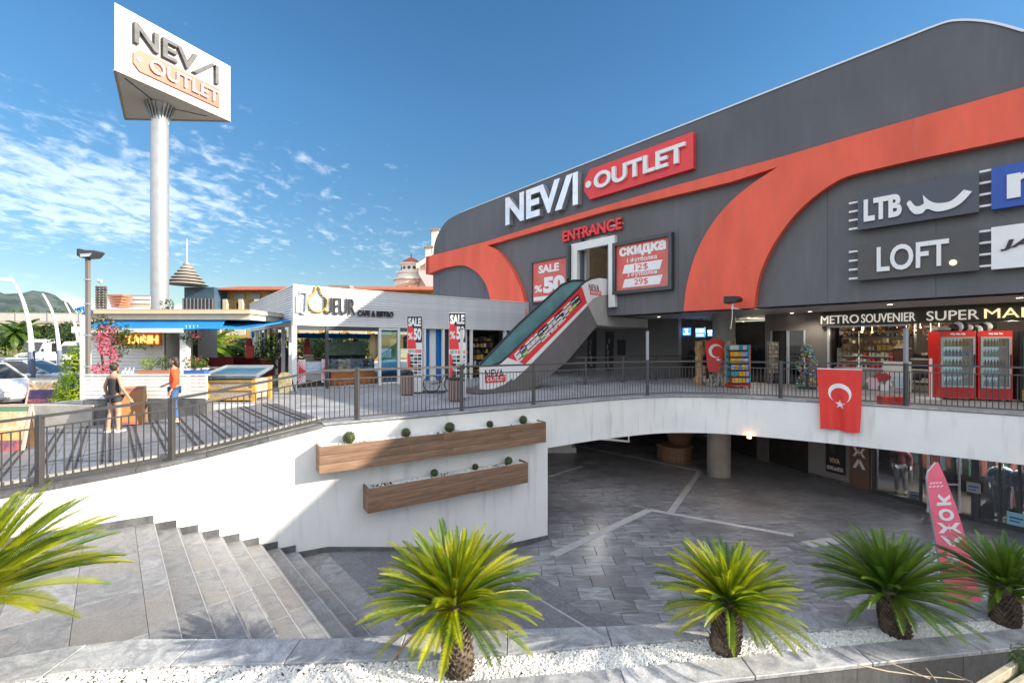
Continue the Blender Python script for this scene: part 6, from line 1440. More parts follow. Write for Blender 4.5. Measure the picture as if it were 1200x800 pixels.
for k in range(20):
    a = k / 20 * 6.283; d_ = Vector((math.cos(a), math.sin(a), 0)); mb = MB(); mb.prism([(0.40, -1.0), (.45, -1.0), (.80, 0), (.40, 0)], (lambda u, v, w_, d_=d_, s=Vector((-d_.y, d_.x, 0)): Vector((ce.x, ce.y, zS0)) + d_ * u + ZU * v + s * w_), -.02, .02); mb.build('gusset', steel, py_)
mb = MB()
for a, b in ((FLp, FRp), (FRp, RLp), (RLp, FLp)): mb.bar(a + ZU * (zS0 - .02), b + ZU * (zS0 - .02), .12, .05)
mb.build('bottom_edge', mat('pylon_edge', (.4, .36, .3), .6), py_)
mb = MB(); mid = (FRp + RLp) / 2; mb.bar(FLp.lerp(ce, .2) + ZU * (zS0 - .01), ce + ZU * (zS0 - .01), .06, .03); mb.bar(ce + ZU * (zS0 - .01), FRp.lerp(ce, .35) + ZU * (zS0 - .01), .06, .03); mb.build('soffit_joint', black, py_)
SFm = Fr(FLp, FRp - FLp); SFm = SFm if SFm.n.dot(Vector((0, -1, 0))) > 0 else Fr(FLp, FRp - FLp, -SFm.n)
Ls = (FRp - FLp).length
text(SFm, 'NEV', Ls * .13, zS0 + 1.95, Ls * .66, zS0 + 3.1, .0, .22, dsteel, py_, split=True, off=.02, name='letter')
bar_a(SFm, Ls * .61, zS0 + 1.95, Ls * .83, zS0 + 3.1, py_, dsteel, 0, .22, .28)
mb = MB(); mb.prism([(Ls * .13 + .3, zS0 + .5), (Ls * .88, zS0 + .5), (Ls * .88, zS0 + 1.72), (Ls * .13 + .3, zS0 + 1.72), (Ls * .13, zS0 + 1.4), (Ls * .13, zS0 + .82)], SFm, .0, .10); mb.build('outlet_tag', mat('tag_faded_orange', (.46, .10, .05), .45), py_)
text(SFm, 'OUTLET', Ls * .25, zS0 + .74, Ls * .86, zS0 + 1.48, .10, .14, letterw, py_, split=True, off=.0, name='letter')
mb = MB(); mb.prism([(Ls * .17 + .10 * math.cos(k * .7), zS0 + 1.1 + .10 * math.sin(k * .7)) for k in range(9)], SFm, .10, .16); mb.build('dot', letterw, py_)

# ================================================================ CAFE
K0 = Vector((-7.77, 16.0, 0)); kf = Vector((656, 525, 0)).normalized(); ks = Vector((-413, 525, 0)).normalized()
CFm = Fr(K0, kf, (Vector((kf.y, -kf.x, 0))))
CSm = Fr(K0, -ks, None); CSm = Fr(K0, ks, Vector((-ks.y, ks.x, 0)) )   # side plane; normal to the left
if CSm.n.x > 0: CSm = Fr(K0, ks, -CSm.n)
cafe = thing('cafe', 'single-storey glass cafe with a pale boarded parapet lettered LIQUEUR CAFE & BISTRO', 'building', K0 + Vector((3, 3, 0)))
Lf = 11.4; Ls_ = 9.8; pz0, pz1 = 2.42, 3.72
nb = 14; bh = (pz1 - pz0 - .0) / nb
for fr, L0, name in ((CFm, Lf, 'front'), (CSm, Ls_, 'side')):
    for k in range(nb):
        z_ = pz0 + k * bh
        mb = MB(); mb.add([fr(-.0, z_, .0), fr(L0, z_, .0), fr(L0, z_ + bh, .0), fr(-.0, z_ + bh, .0), fr(-.0 if name == 'side' else -.03, z_, .055), fr(L0, z_, .055), fr(L0, z_ + bh * .97, .02), fr(-.0 if name == 'side' else -.03, z_ + bh * .97, .02)],
                          [(0, 1, 5, 4), (4, 5, 6, 7), (7, 6, 2, 3), (0, 4, 7, 3), (1, 2, 6, 5)]); mb.build('siding_board', siding, cafe)
    mb = MB(); mb.prism(rect(0.0, pz0 - .02, L0, pz1 - .01), fr, -.2, -.005); mb.build('parapet_core', paint, cafe)
    mb = MB(); mb.prism(rect(-.06 if name == 'front' else 0, pz1, L0, pz1 + .04), fr, -.22, .07); mb.build('parapet_cap', paint, cafe)
    mb = MB(); mb.prism(rect(-.05 if name == 'front' else 0, pz0 - .10, L0, pz0 - .0), fr, -.2, .03); mb.build('soffit_trim', paint, cafe)
mb = MB(); mb.box(K0 + Vector((0.02, .02, (pz0 + pz1) / 2 + .0)), (.16, .16, pz1 - pz0 + .12), .6); mb.build('corner_trim', paint, cafe)
mb = MB(); mb.prism([(K0.x, K0.y), ((K0 + kf * Lf).x, (K0 + kf * Lf).y), ((K0 + kf * Lf + ks * Ls_).x, (K0 + kf * Lf + ks * Ls_).y), ((K0 + ks * Ls_).x, (K0 + ks * Ls_).y)], lambda u, v, w_: Vector((u, v, w_)), pz0 + .02, pz0 + .14)
for v in mb.v: v += (Vector((K0.x, K0.y, 0)) + kf * Lf * .5 + ks * Ls_ * .5 - Vector((v.x, v.y, 0))) * .02
mb.build('roof', paint, cafe)
def pxu(fr, x, y=410): return fr.uv(x, y)[0]
# corner and door posts on the front
fposts = [(0, .16, paint), (pxu(CFm, 383.5), .10, dgrey), (pxu(CFm, 445.5), .10, paint), (pxu(CFm, 467.5), .10, paint), (pxu(CFm, 498), .10, paint), (pxu(CFm, 520), .10, paint), (pxu(CFm, 553), .1, paint), (pxu(CFm, 592), .1, paint), (pxu(CFm, 612), .1, paint)]
for u, w_, m_ in fposts:
    mb = MB(); mb.prism(rect(u - w_ / 2, 0, u + w_ / 2, pz0 - .1), CFm, -.12, .0); mb.build('post', m_, cafe)
mb = MB(); mb.prism(rect(.1, 2.16, fposts[2][0], 2.3), CFm, -.14, -.02); mb.build('shutter_box', dgrey, cafe)
# glazing panels
def pane(fr, u0, u1, z0, z1, m_, nm='pane', w_=-.06):
    mb = MB(); mb.prism(rect(u0, z0, u1, z1), fr, w_ - .012, w_); mb.build(nm, m_, cafe)
dd = [x[0] for x in fposts]
pane(CFm, dd[2] + .05, dd[3] - .05, .08, 2.25, glassb, 'glass_door')
for r_ in (rect(dd[2] + .04, .04, dd[3] - .04, .1), rect(dd[2] + .04, 2.22, dd[3] - .04, 2.3)):
    mb = MB(); mb.prism(r_, CFm, -.1, .0); mb.build('door_rail', paint, cafe)
mb = MB(); mb.prism(rect(dd[3] + .05, 0, dd[4] - .05, 2.32), CFm, -.16, -.1); mb.build('wall_panel', glass, cafe)
# blue and white curtains / doors between sale totems
for k in range(7):
    u0 = dd[4] + .05 + k * (dd[6] - dd[4] - .1) / 7; mb = MB(); mb.prism(rect(u0, 0, u0 + (dd[6] - dd[4] - .1) / 7 - .02, 2.3), CFm, -.35, -.3); mb.build('striped_panel', [bluec, paint, bluec, dgrey, paint, mat('glass_dark_panel', (.05, .07, .09), .2), paint][k], cafe)
mb = MB(); mb.prism(rect(dd[6], .0, Lf, 2.4), CFm, -3.1, -3.0); mb.build('shop_back_wall', interior, cafe)
for k in range(3):
    mb = MB(); mb.prism(rect(dd[7] + .25 * k, 0, dd[7] + .25 * k + .2, 2.3), CFm, -.2, -.1); mb.build('striped_panel', [paint, bluec, paint][k], cafe)
shelf_unit('bag_shelf', 'shelves crowded with dark bags and shoes in the shop right of the cafe doors', CFm, dd[6] + .1, dd[7] - .1, [.3, .6, .9, 1.2, 1.5, 1.8], -1.2, .35, [gD, gD + [goods[7]], gD], dgrey, cols=9, hmax=.24)
# side posts and glass
for k in range(8):
    u = .9 + k * 1.25
    if u > Ls_: break
    mb = MB(); mb.prism(rect(u - .05, 0, u + .05, pz0 - .1), CSm, -.1, .0); mb.build('post', paint, cafe)
for k in range(7):
    u = .95 + k * 1.25; 
    if k in (1, 4): continue
    if u + 1.15 > Ls_: break
    pane(CSm, u, u + 1.15, .45, pz0 - .12, glass)
for k in range(3):
    mb = MB(); mb.prism(rect(3.4 + 1.5 * k, 0, 4.8 + 1.5 * k, .45), CSm, -.1, .02); mb.build('low_panel', mat('counter_grey', (.3, .3, .3), .5), cafe)
# back side posts: open so the greenery and hotels behind show through
for k in range(9):
    p = K0 + ks * Ls_ + kf * (k * 1.4); mb = MB(); mb.box((p.x, p.y, 1.15), (.09, .09, 2.3), .6); mb.build('post', paint, cafe)
mb = MB(); a, b = K0 + ks * (Ls_ - .3), K0 + ks * (Ls_ - .3) + kf * 9; mb.bar(a + ZU * 2.12, b + ZU * 2.12, .04, .28); mb.build('blue_valance', blue_m, cafe)
# cafe floor step
mb = MB(); mb.prism(rect(.05, .003, Lf, .05), CFm, -.02, -.4 + .0); mb.build('threshold', marble, cafe)
# lettering
cf2 = CFm
za, zc2 = 2.76, 3.36
def cu(x): return CFm.uv(x, 358)[0]
silver = mat('silver_letter', (.68, .70, .74), .3, metal=.6); gold = mat('gold_letter', (.70, .52, .12), .3, metal=.7)
mb = MB(); mb.prism(rect(cu(346), za, cu(346) + .12, zc2), CFm, .06, .14); mb.build('letter', silver, cafe)
mb = MB(); P = [(cu(350), zc2 + .15), (cu(359), zc2 + .15), (cu(358), za + .12), (cu(356.5), za), (cu(352.5), za), (cu(351), za + .12)]; 
for a, b in zip(P, P[1:] + P[:1]): mb.bar(CFm(a[0], a[1], .10), CFm(b[0], b[1], .10), .07, .07)
mb.build('glass_emblem', silver, cafe)
mb = MB(); n = 26; cq = (cu(371.5), 3.22)
pts = []
for k in range(n + 1):
    a = k / n * 6.283 + 1.57; r_ = 1.0; yy = math.sin(a); pts.append(CFm(cq[0] + .34 * math.cos(a) * (1 if yy < .2 else 1 - (yy - .2) * .9), cq[1] + .40 * yy + (.14 if yy > .85 else 0), .11))
mb.tube(pts, .036, 8, cap=False); mb.tube([CFm(cq[0] + .22, cq[1] - .24, .12), CFm(cq[0] + .33, cq[1] - .42, .12)], .04, 6); mb.build('gold_letter_ring', gold, cafe, smooth=True)
text(CFm, 'UEUR', cu(379.5), za, cu(415), za + .62, .06, .08, black, cafe, split=True, off=-.01)
text(CFm, 'CAFE & BISTRO', cu(418), za - .02, cu(460), za + .20, .06, .06, black, cafe, off=.03, name='lettering')
# things inside the cafe
def counter(lab, fr, u0, u1, w_, h, m1, m2, dep=.7):
    t = thing('counter', lab, 'counter', fr((u0 + u1) / 2, 0, w_)); mb = MB(); mb.prism(rect(u0, .02, u1, h), fr, w_ - dep, w_); mb.build('body', m1, t, bevel=.02); mb = MB(); mb.prism(rect(u0 - .03, h, u1 + .03, h + .05), fr, w_ - dep - .03, w_ + .03); mb.build('top', m2, t); return t
fi = CFm.off(-.9)
u0, u1 = fi.uv(388, 430)[0], fi.uv(440, 430)[0]
t = counter('display counter with an orange wood front and glass top in the cafe doorway', CFm, u0, u1, -.9, .55, mat('counter_wood_orange', (.52, .20, .05), .4, col2=(.3, .1, .03), vscale=2, stretch=(1, 1, 6)), paint)
mb = MB(); mb.prism(rect(u0 + .03, .6, u1 - .03, 1.05), CFm, -1.5, -.95); mb.build('glass_case', glassmat('case_glass', (.7, .85, .95), .12), t)
for k in range(26):
    mb = MB(); mb.ball(CFm(random.uniform(u0 + .1, u1 - .1), .68 + random.uniform(0, .25), random.uniform(-1.4, -1.0)), (.09, .08, .05), 8); mb.build('dish', random.choice([goods[7], goods[6], mat('dish_aqua', (.15, .5, .55), .4), goods[7], goods[5]]), t)
f2 = CFm.off(-.35); u0, u1 = f2.uv(349, 430)[0], f2.uv(385, 430)[0]
t = thing('ice_cream_cabinet', 'ice cream cabinet with red and white sunburst ends beside the white corner post', 'ice cream cabinet', f2((u0 + u1) / 2, 0, 0))
mb = MB(); mb.prism(rect(u0, .3, u1, 1.0), f2, -.6, 0); mb.build('body', mat('counter_grey', (.3, .3, .3), .5), t)
for e in (0, 1):
    ua_ = u0 if e == 0 else u1 - .26
    mb = MB(); mb.prism(rect(ua_, .2, ua_ + .26, 1.08), f2, .0, .03); mb.build('end_panel', letterw, t)
    for k in range(-7, 8):
        a = k * .2; c0 = (ua_ + (.26 if e == 0 else 0), .64); sg = -1 if e == 0 else 1
        tx = min(.25, .42 / max(.01, abs(math.tan(a))) if abs(a) > .01 else .25); q = .035
        x1 = sg * min(.25, .42 / max(.001, abs(math.tan(a)))); y1 = math.tan(a) * abs(x1)
        y1 = max(-.42, min(.42, y1))
        mb = MB(); mb.prism([(c0[0], c0[1]), (c0[0] + x1, c0[1] + y1 - q), (c0[0] + x1, c0[1] + y1 + q)], f2, .03, .034); mb.build('sun_ray', signred, t)
mb = MB(); mb.prism(rect(u0 + .28, .55, u1 - .28, .98), f2, .0, .04); mb.build('picture_panel', mat('seaside_print', (.25, .5, .7), .4, col2=(.65, .6, .6), vscale=7), t)
mb = MB(); mb.prism([(u0 + .3, 1.0), (u1 - .3, 1.0), (u1 - .32, 1.25), (u0 + .32, 1.25)], f2, -.5, -.45); mb.build('glass_guard', glass, t)
# glass snack shelf and hanging sack
fi2 = CFm.off(-2.6)
u0, u1 = fi2.uv(384, 430)[0], fi2.uv(432, 430)[0]
t = counter('long back counter with a row of dark grey pans deep inside the cafe', CFm, u0, u1, -2.6, .95, paint, letterw)
for k in range(8): 
    mb = MB(); mb.lathe(CFm(u0 + .15 + k * (u1 - u0 - .3) / 7, 1.0, -2.9), [(.09, 0), (.13, .16)], 12); mb.build('pan', dgrey, t)
mb = MB(); mb.prism(rect(u0, 1.1, u1, 1.75), CFm, -3.0, -2.98); mb.build('menu_glass', mat('menu_pale_green', (.38, .55, .42), .4, col2=(.2, .3, .2), vscale=6), t)
u0, u1 = fi2.uv(350, 430)[0], fi2.uv(382, 430)[0]
counter('dark red bar counter at the back left of the cafe', CFm, u0 - 1.2, u1 + .3, -3.4, 1.0, mat('bar_dark_red', (.22, .03, .03), .5), wood2)
for i, (px, lab) in enumerate(((361, 'red dispenser on the bar at the left of the cafe'), (293, 'red drinks machine seen through the cafe side glass'), (418, 'red dispenser on the bar behind the counter at the centre of the cafe'))):
    fr = CFm.off(-3.6); u = fr.uv(px, 410)[0]; t = thing('dispenser', lab, 'dispenser', fr(u, 1.05, 0)); mb = MB(); mb.prism(rect(u - .15, 1.06, u + .15, 1.6), fr, -.3, 0); mb.build('body', fridge_r, t, bevel=.03); mb = MB(); mb.lathe(fr(u, 1.6, -.15), [(.12, 0), (.10, .25), (.03, .3)], 10); mb.build('hopper', goods[5], t)
t = thing('coat_column', 'beige fabric sack hanging on the doorpost inside the cafe', 'sack', CFm(u0, 1, 0)); fr = CFm.off(-.7); u, z_ = fr.uv(438, 405); mb = MB(); mb.ball(fr(u, 1.55, 0), (.22, .2, .55), 12, 0, .04); mb.build('cloth', mat('sack_beige', (.50, .38, .20), .9), t)
# sale totems
def totem(lab, px, ybase, w_px, seed):
    base = on_z(px, ybase, 0); wd = .50; H_ = 2.58; fr = Fr(base, Vector((1, .10, 0))); t = thing('sale_totem', lab, 'sign', base)
    mb = MB(); mb.prism(rect(-wd / 2, .05, wd / 2, H_), fr, -.30, 0); mb.build('cabinet', paint, t, bevel=.008)
    mb = MB(); mb.prism(rect(-wd / 2 + .01, H_ * .66, wd / 2 - .01, H_ - .01), fr, .0, .008); mb.build('black_print', black, t)
    mb = MB(); mb.prism([(-wd / 2 + .01, H_ * .58), (.05, H_ * .58), (-.02, H_ * .84), (-wd / 2 + .01, H_ * .9)], fr, .008, .012); mb.build('red_print', signred, t)
    mb = MB(); mb.prism(rect(-wd / 2 + .01, .42, wd / 2 - .01, H_ * .575), fr, .0, .008); mb.build('white_print', letterw, t)
    mb = MB(); mb.prism([(-wd / 2 + .01, .42), (-.05, .42), (-.12, 1.1), (-.17, 1.35), (-wd / 2 + .01, 1.35)], fr, .008, .011); mb.build('red_corner', signred, t)
    text(fr, 'SALE', -wd * .42, H_ - .34, wd * .42, H_ - .06, .013, .004, letterw, t, off=.05)
    text(fr, '50', -.03, H_ - .80, wd * .43, H_ - .40, .013, .004, letterw, t, off=.05)
    text(fr, '%', -wd * .44, H_ - .78, -.06, H_ - .55, .013, .004, letterw, t, off=.02)
    text(fr, 'NEVA', -wd * .42, 1.36, -.0, 1.47, .009, .004, black, t, off=0)
    mb = MB(); mb.prism(rect(.02, 1.36, wd * .44, 1.47), fr, .009, .012); mb.build('outlet_tag', signred, t); text(fr, 'OUTLET', .04, 1.385, wd * .42, 1.45, .012, .003, letterw, t, off=0)
    for r_ in range(7):
        for c_ in range(3):
            mb = MB(); mb.prism(rect(-.15 + c_ * .13, 1.23 - r_ * .115, -.04 + c_ * .13, 1.31 - r_ * .115), fr, .012, .014); mb.build('brand_cell', [black, mat('cell_grey', (.35, .35, .36), .5), dgrey][(r_ + c_ + seed) % 3], t)
    return t
totem('red and black SALE 50 totem, the further left one of the pair before the cafe', 486, 461, 20, 0)
totem('red and black SALE 50 totem, the nearer right one beside the tall light post', 536, 468, 24, 1)
def bin_(lab, px, yb, blk=True):
    c = on_z(px, yb, 0); t = thing('litter_bin', lab, 'bin', c); mb = MB(); mb.lathe(c, [(.17, .0), (.19, .1), (.20, .62)], 16); mb.build('body', mat('bin_brown', (.15, .10, .09), .5), t)
    for k in range(14):
        a = k / 14 * 6.283; p = c + Vector((math.cos(a) * .205, math.sin(a) * .205, .33)); mb = MB(); mb.box(p, (.06, .02, .55), a + 1.57); mb.build('slat', mat('bin_slat', (.26, .19, .17), .6), t)
    mb = MB(); mb.lathe(c + ZU * .62, [(.215, 0), (.22, .05), (.15, .07)], 16); mb.build('rim', black, t)
    if blk: mb = MB(); mb.ball(c + ZU * .72, (.2, .18, .1), 10, 0, .18); mb.build('bin_bag', black, t)
bin_('brown slatted litter bin with a black bag spilling over, by the left SALE totem', 477, 463); bin_('brown slatted litter bin in front of the right SALE totem', 534, 470, False)
mb = MB(); mb.box(on_z(500, 459, .006), (1.3, .9, .012)); tagp(mb.build('door_mat', black), 'dark mat lying on the terrace between the two SALE totems', 'mat')
# chairs and tables visible under the curtains
t = thing('scooter', 'dark folded bicycle leaning behind the right SALE totem', 'bicycle', (-2.2, 15.3, 0)); c = on_z(517, 462, 0) + Vector((0, .5, 0))
for dx in (-.4, .3):
    mb = MB(); mb.tube([c + Vector((dx + .28 * math.cos(a), 0, .3 + .28 * math.sin(a))) for a in [k * math.pi / 10 for k in range(21)]], .018, 5, cap=False); mb.build('wheel', tyre, t)
mb = MB(); mb.tube([c + Vector((-.4, 0, .3)), c + Vector((-.1, 0, .35)), c + Vector((.15, 0, .8)), c + Vector((.3, 0, .3))], .02, 5); mb.tube([c + Vector((-.1, 0, .35)), c + Vector((-.2, 0, .85)), c + Vector((.15, 0, .8))], .018, 5); mb.build('frame', dgrey, t)
mb = MB(); mb.box(c + Vector((-.2, 0, .88)), (.22, .1, .05)); mb.build('saddle', black, t)

# ================================================================ RESTAURANT (blue awning)
rs = thing('restaurant', 'low white boarded restaurant with a cream fascia and blue awning at the left', 'building', (-12, 17, 0))
Yw = 17.0; Wf = Fr(Vector((-16.6, Yw, 0)), (1, 0, 0), (0, -1, 0))
def wu(x): return Wf.uv(x, 400)
ux0, ux1 = wu(108)[0], wu(219)[0]
H_ = 2.42; bh = .125; dl0, dl1 = wu(195)[0], wu(211)[0]
k = 0
while k * bh < 2.2:
    for a, b in ((ux0, dl0 - .04), (dl1 + .04, ux1)):
        mb = MB(); mb.add([Wf(a, k * bh, 0), Wf(b, k * bh, 0), Wf(b, k * bh + bh, 0), Wf(a, k * bh + bh, 0), Wf(a, k * bh, .05), Wf(b, k * bh, .05), Wf(b, k * bh + bh * .96, .015), Wf(a, k * bh + bh * .96, .015)], [(0, 1, 5, 4), (4, 5, 6, 7), (7, 6, 2, 3), (0, 4, 7, 3), (1, 2, 6, 5)]); mb.build('siding_board', paint, rs)
    k += 1
mb = MB(); mb.prism(rect(ux0, 0, dl0 - .04, 2.4), Wf, -3, -.002); mb.prism(rect(dl1 + .04, 0, ux1, 2.4), Wf, -.3, -.002); mb.build('wall_core', paint, rs)
mb = MB(); mb.prism(rect(dl0 - .04, 0, dl1 + .04, 2.3), Wf, -.9, -.8); mb.build('dark_door', mat('door_dark_brown', (.02, .014, .01), .5), rs)
mb = MB(); mb.prism(rect(dl0 - .12, 0, dl0 - .04, 2.3), Wf, -.02, .06); mb.prism(rect(dl1 + .04, 0, dl1 + .12, 2.3), Wf, -.02, .06); mb.build('door_frame', paint, rs)
# white fascia above the sign
mb = MB(); mb.prism(rect(ux0 - .3, 2.06, wu(215)[0], 2.30), Wf, .06, .5); mb.build('white_fascia', paint, rs)
# roof fascia (in front)
Wr = Fr(Vector((-16.6, 15.2, 0)), (1, 0, 0), (0, -1, 0))
ra, rb_ = Wr.uv(104, 370), Wr.uv(292.5, 370)
zr1, zr0 = Wr.uv(200, 363.5)[1], Wr.uv(200, 374.5)[1]
mb = MB(); mb.prism(rect(ra[0], zr0, rb_[0], zr1 - .12), Wr, -4.5, 0); mb.build('roof_fascia', cream, rs)
mb = MB(); mb.prism(rect(ra[0] - .05, zr1 - .12, rb_[0] + .08, zr1 - .02), Wr, -4.6, .12); mb.build('roof_edge', cream, rs); mb = MB(); mb.prism(rect(ra[0] - .03, zr1 - .02, rb_[0] + .06, zr1 + .03), Wr, -4.6, .08); mb.build('roof_cap', mat('cap_brown', (.5, .38, .24), .6), rs)
# awning: blue canvas valance sloping forward
a0_, a1_ = Wr.uv(110, 375)[0], Wr.uv(262, 375)[0]
mb = MB(); mb.add([Wr(a0_, zr0, -.1), Wr(a1_, zr0, -.1), Wr(a1_ , 2.14, .25), Wr(a0_, 2.14, .25), Wr(a0_, zr0 - .03, -.13), Wr(a1_, zr0 - .03, -.13), Wr(a1_, 2.11, .22), Wr(a0_, 2.11, .22)], [(0, 1, 2, 3), (7, 6, 5, 4), (0, 4, 5, 1), (1, 5, 6, 2), (2, 6, 7, 3), (3, 7, 4, 0)]); mb.build('awning', blue_m, rs)
mb = MB(); mb.bar(Wr(a0_, 2.1, .25), Wr(a1_ - 1.2, 2.1, .25), .06, .14); mb.build('awning_bar', paint, rs)
for x_ in (100, 217):
    u = Wr.uv(x_, 400)[0]; mb = MB(); mb.prism(rect(u - .11, 0, u + .11, 2.2), Wr, -.1, .1); mb.build('post', paint, rs)
# flat canopy continuing to the cafe
mb = MB(); P = [at(230, 385, 14.6), at(287, 386, 15.2), at(345, 376, 16.3), at(345, 371, 18.5), at(262, 374.5, 19)]
Pz = [Vector((p.x, p.y, p.z)) for p in P]; mb.add(Pz + [p + ZU * .04 for p in Pz], [(0, 1, 2, 3, 4), (9, 8, 7, 6, 5)] + [(i, (i + 1) % 5, 5 + (i + 1) % 5, 5 + i) for i in range(5)]); o = mb.build('blue_canopy', blue_m); tagp(o, 'bright blue canvas canopy stretched between the restaurant roof and the cafe corner', 'canopy')
# orange sign
sg = thing('restaurant_sign', 'orange wooden sign with glowing cut-out letters under the blue awning', 'sign', Wf(3, 2, .3)); Wg = Wf.off(.52)
a, b = Wg.uv(138, 403), Wg.uv(190, 386)
mb = MB(); mb.prism(rect(a[0], a[1] - .05, b[0], b[1]), Wg, 0, .08); mb.build('board', orange, sg, bevel=.01)
mb = MB(); mb.prism(rect(a[0] - .05, b[1] - .18, b[0] + .03, b[1] + .02), Wg, .05, .16); mb.build('top_rail', mat('orange_rail', (.70, .26, .04), .5), sg)
text(Wg, 'TARIH', a[0] + .35, a[1] + .02, b[0] - .08, b[1] - .22, .08, .03, lit_or, sg, split=True, off=.03)
# plank fence
fn_ = thing('plank_fence', 'white horizontal plank fence on a dark granite base behind the ramp', 'fence', (-9.8, 12.0, 0)); Fw = Fr(Vector((-11.55, 12.05, 0)), Vector((1, .03, 0)), Vector((.03, -1, 0)))
uA, uB = Fw.uv(97, 460)[0], Fw.uv(241, 460)[0]
mb = MB(); mb.prism(rect(uA - .02, -.75, uB, .14), Fw, -.3, -.02); mb.build('base_core', grout, fn_)
u = uA
while u < uB - .05:
    mb = MB(); mb.prism(rect(u + .002, -.75, min(uB, u + .6) - .002, .14), Fw, -.02, 0); mb.build('granite_panel', granite, fn_); u += .6
for k in range(6):
    z_ = .17 + k * .104; mb = MB(); mb.prism(rect(uA, z_, uB, z_ + .092), Fw, -.06, -.02); mb.build('plank', paint, fn_, bevel=.004, segs=1)
for k in range(5):
    u = uA + .04 + (uB - uA - .1) * k / 4; mb = MB(); mb.prism(rect(u - .04, .14, u + .04, .80), Fw, -.12, -.062); mb.build('fence_post', paint, fn_)
mb = MB(); mb.prism(rect(uA - .02, .795, uB + .02, .83), Fw, -.16, .0); mb.build('fence_cap', paint, fn_)
# flower boxes standing on the fence
def plant(mb, c, r, h, n, s_, mi=0): leaves(mb, (c.x, c.y, c.z + h / 2), (r, r, h / 2), n, s_, mi, 0.1, .5)
for i, (xa, xb_, lab, fl) in enumerate(((158, 195, 'terracotta flower box with two yellow-green plants on the fence behind the women', 0), (212, 236, 'small flower box with red-flowered plants at the right end of the fence', 1))):
    a, b = Fw.uv(xa, 443)[0], Fw.uv(xb_, 443)[0]; t = thing('flower_box', lab, 'flower box', Fw((a + b) / 2, .83, -.2))
    mb = MB(); mb.prism(rect(a, .83, b, .93), Fw, -.32, -.1); mb.build('box', mat('terracotta_box', (.42, .16, .10), .8) if i == 0 else goods[6], t)
    for k in range(2): 
        mb = MB(); plant(mb, Fw(a + (b - a) * (.25 + .5 * k), .93, -.2), .2, .42, 170, .045); mb.build('plant', [leafy, leafg][k if i == 0 else 1], t)
    if fl: mb = MB(); plant(mb, Fw((a + b) / 2, 1.12, -.2), .25, .2, 40, .03); mb.build('flowers', flowerp, t)
# ornaments row on the fence top
for k, (x_, lab) in enumerate(((146, 'small white goose ornament on the fence, left of the flower box'), (151, 'small white goose ornament nearest to the terracotta flower box'), (141, 'small white goose ornament furthest left on the fence'))):
    u = Fw.uv(x_, 440)[0]; c = Fw(u, .83, -.1); mb = MB(); mb.ball(c + ZU * .05, (.055, .035, .045), 8); mb.tube([c + Vector((.03, 0, .07)), c + Vector((.05, 0, .15))], .012, 6); mb.ball(c + Vector((.055, 0, .155)), .02, 6); tagp(mb.build('ornament', letterw), lab, 'ornament')
# fish counter with gold frame
fc = thing('fish_counter', 'slanted blue-topped display counter with ochre frame and shell-covered front on the terrace edge', 'counter', (-7.6, 12.9, 0)); c0 = on_z(238, 470, 0.0); Fc = Fr(Vector((-8.6, 12.75, 0)), (1, .02, 0), (.02, -1, 0))
a, b = Fc.uv(240, 460)[0], Fc.uv(299, 460)[0]
mb = MB(); mb.prism(rect(a + .1, .08, b - .1, .64), Fc, -.9, -.03); mb.build('body', mat('shell_front', (.55, .48, .40), .7, col2=(.32, .26, .22), vscale=14, bump=.5, bscale=30), fc)
for u in (a, b - .1):
    for w_ in (-.06, -.92):
        mb = MB(); mb.prism(rect(u, .0, u + .1, .66), Fc, w_ - .02, w_ + .06); mb.build('leg', ochre, fc)
for z_ in (.08, .36, .60):
    mb = MB(); mb.prism(rect(a + .1, z_ - .03, b - .1, z_ + .03), Fc, -.03, .01); mb.build('rail', ochre, fc)
mb = MB(); zt_ = .68
mb.add([Fc(a - .05, zt_, .06), Fc(b + .07, zt_, .06), Fc(b + .0, zt_ + .22, -.98), Fc(a + .02, zt_ + .22, -.98), Fc(a - .05, zt_ + .07, .06), Fc(b + .07, zt_ + .07, .06), Fc(b, zt_ + .29, -.98), Fc(a + .02, zt_ + .29, -.98)], [(3, 2, 1, 0), (4, 5, 6, 7), (0, 1, 5, 4), (1, 2, 6, 5), (2, 3, 7, 6), (3, 0, 4, 7)]); mb.build('top_tray', mat('tray_blue', (.07, .17, .26), .12, col2=(.16, .27, .34), vscale=1.2, coat=.5), fc)
mb = MB()
for p, q in (((a - .05, .06, 0), (b + .07, .06, 0)), ((b + .07, .06, 0), (b, -.98, 1)), ((b, -.98, 1), (a + .02, -.98, 1)), ((a + .02, -.98, 1), (a - .05, .06, 0))):
    mb.bar(Fc(p[0], zt_ + .085 + .22 * p[2], p[1]), Fc(q[0], zt_ + .085 + .22 * q[2], q[1]), .05, .05)
mb.build('tray_rim', steel, fc)
# cream barrel sign by the cafe corner
c = on_z(334, 462, 0); t = thing('menu_stand', 'small cream standing board with a dark back beside the cafe corner post', 'menu board', c); fr = Fr(c, (1, .2, 0)); mb = MB(); mb.prism([(-.2, .05), (.2, .05), (.2, .62), (.1, .72), (-.12, .72), (-.2, .62)], fr, -.02, .02); mb.build('board', mat('menu_cream', (.5, .45, .28), .6, col2=(.25, .22, .12), vscale=9), t, bevel=.005); mb = MB(); mb.bar(fr(.15, .65, -.02), fr(.25, 0, -.3), .04); mb.bar(fr(-.15, .65, -.02), fr(-.15, 0, -.3), .04); mb.build('back_leg', dgrey, t)
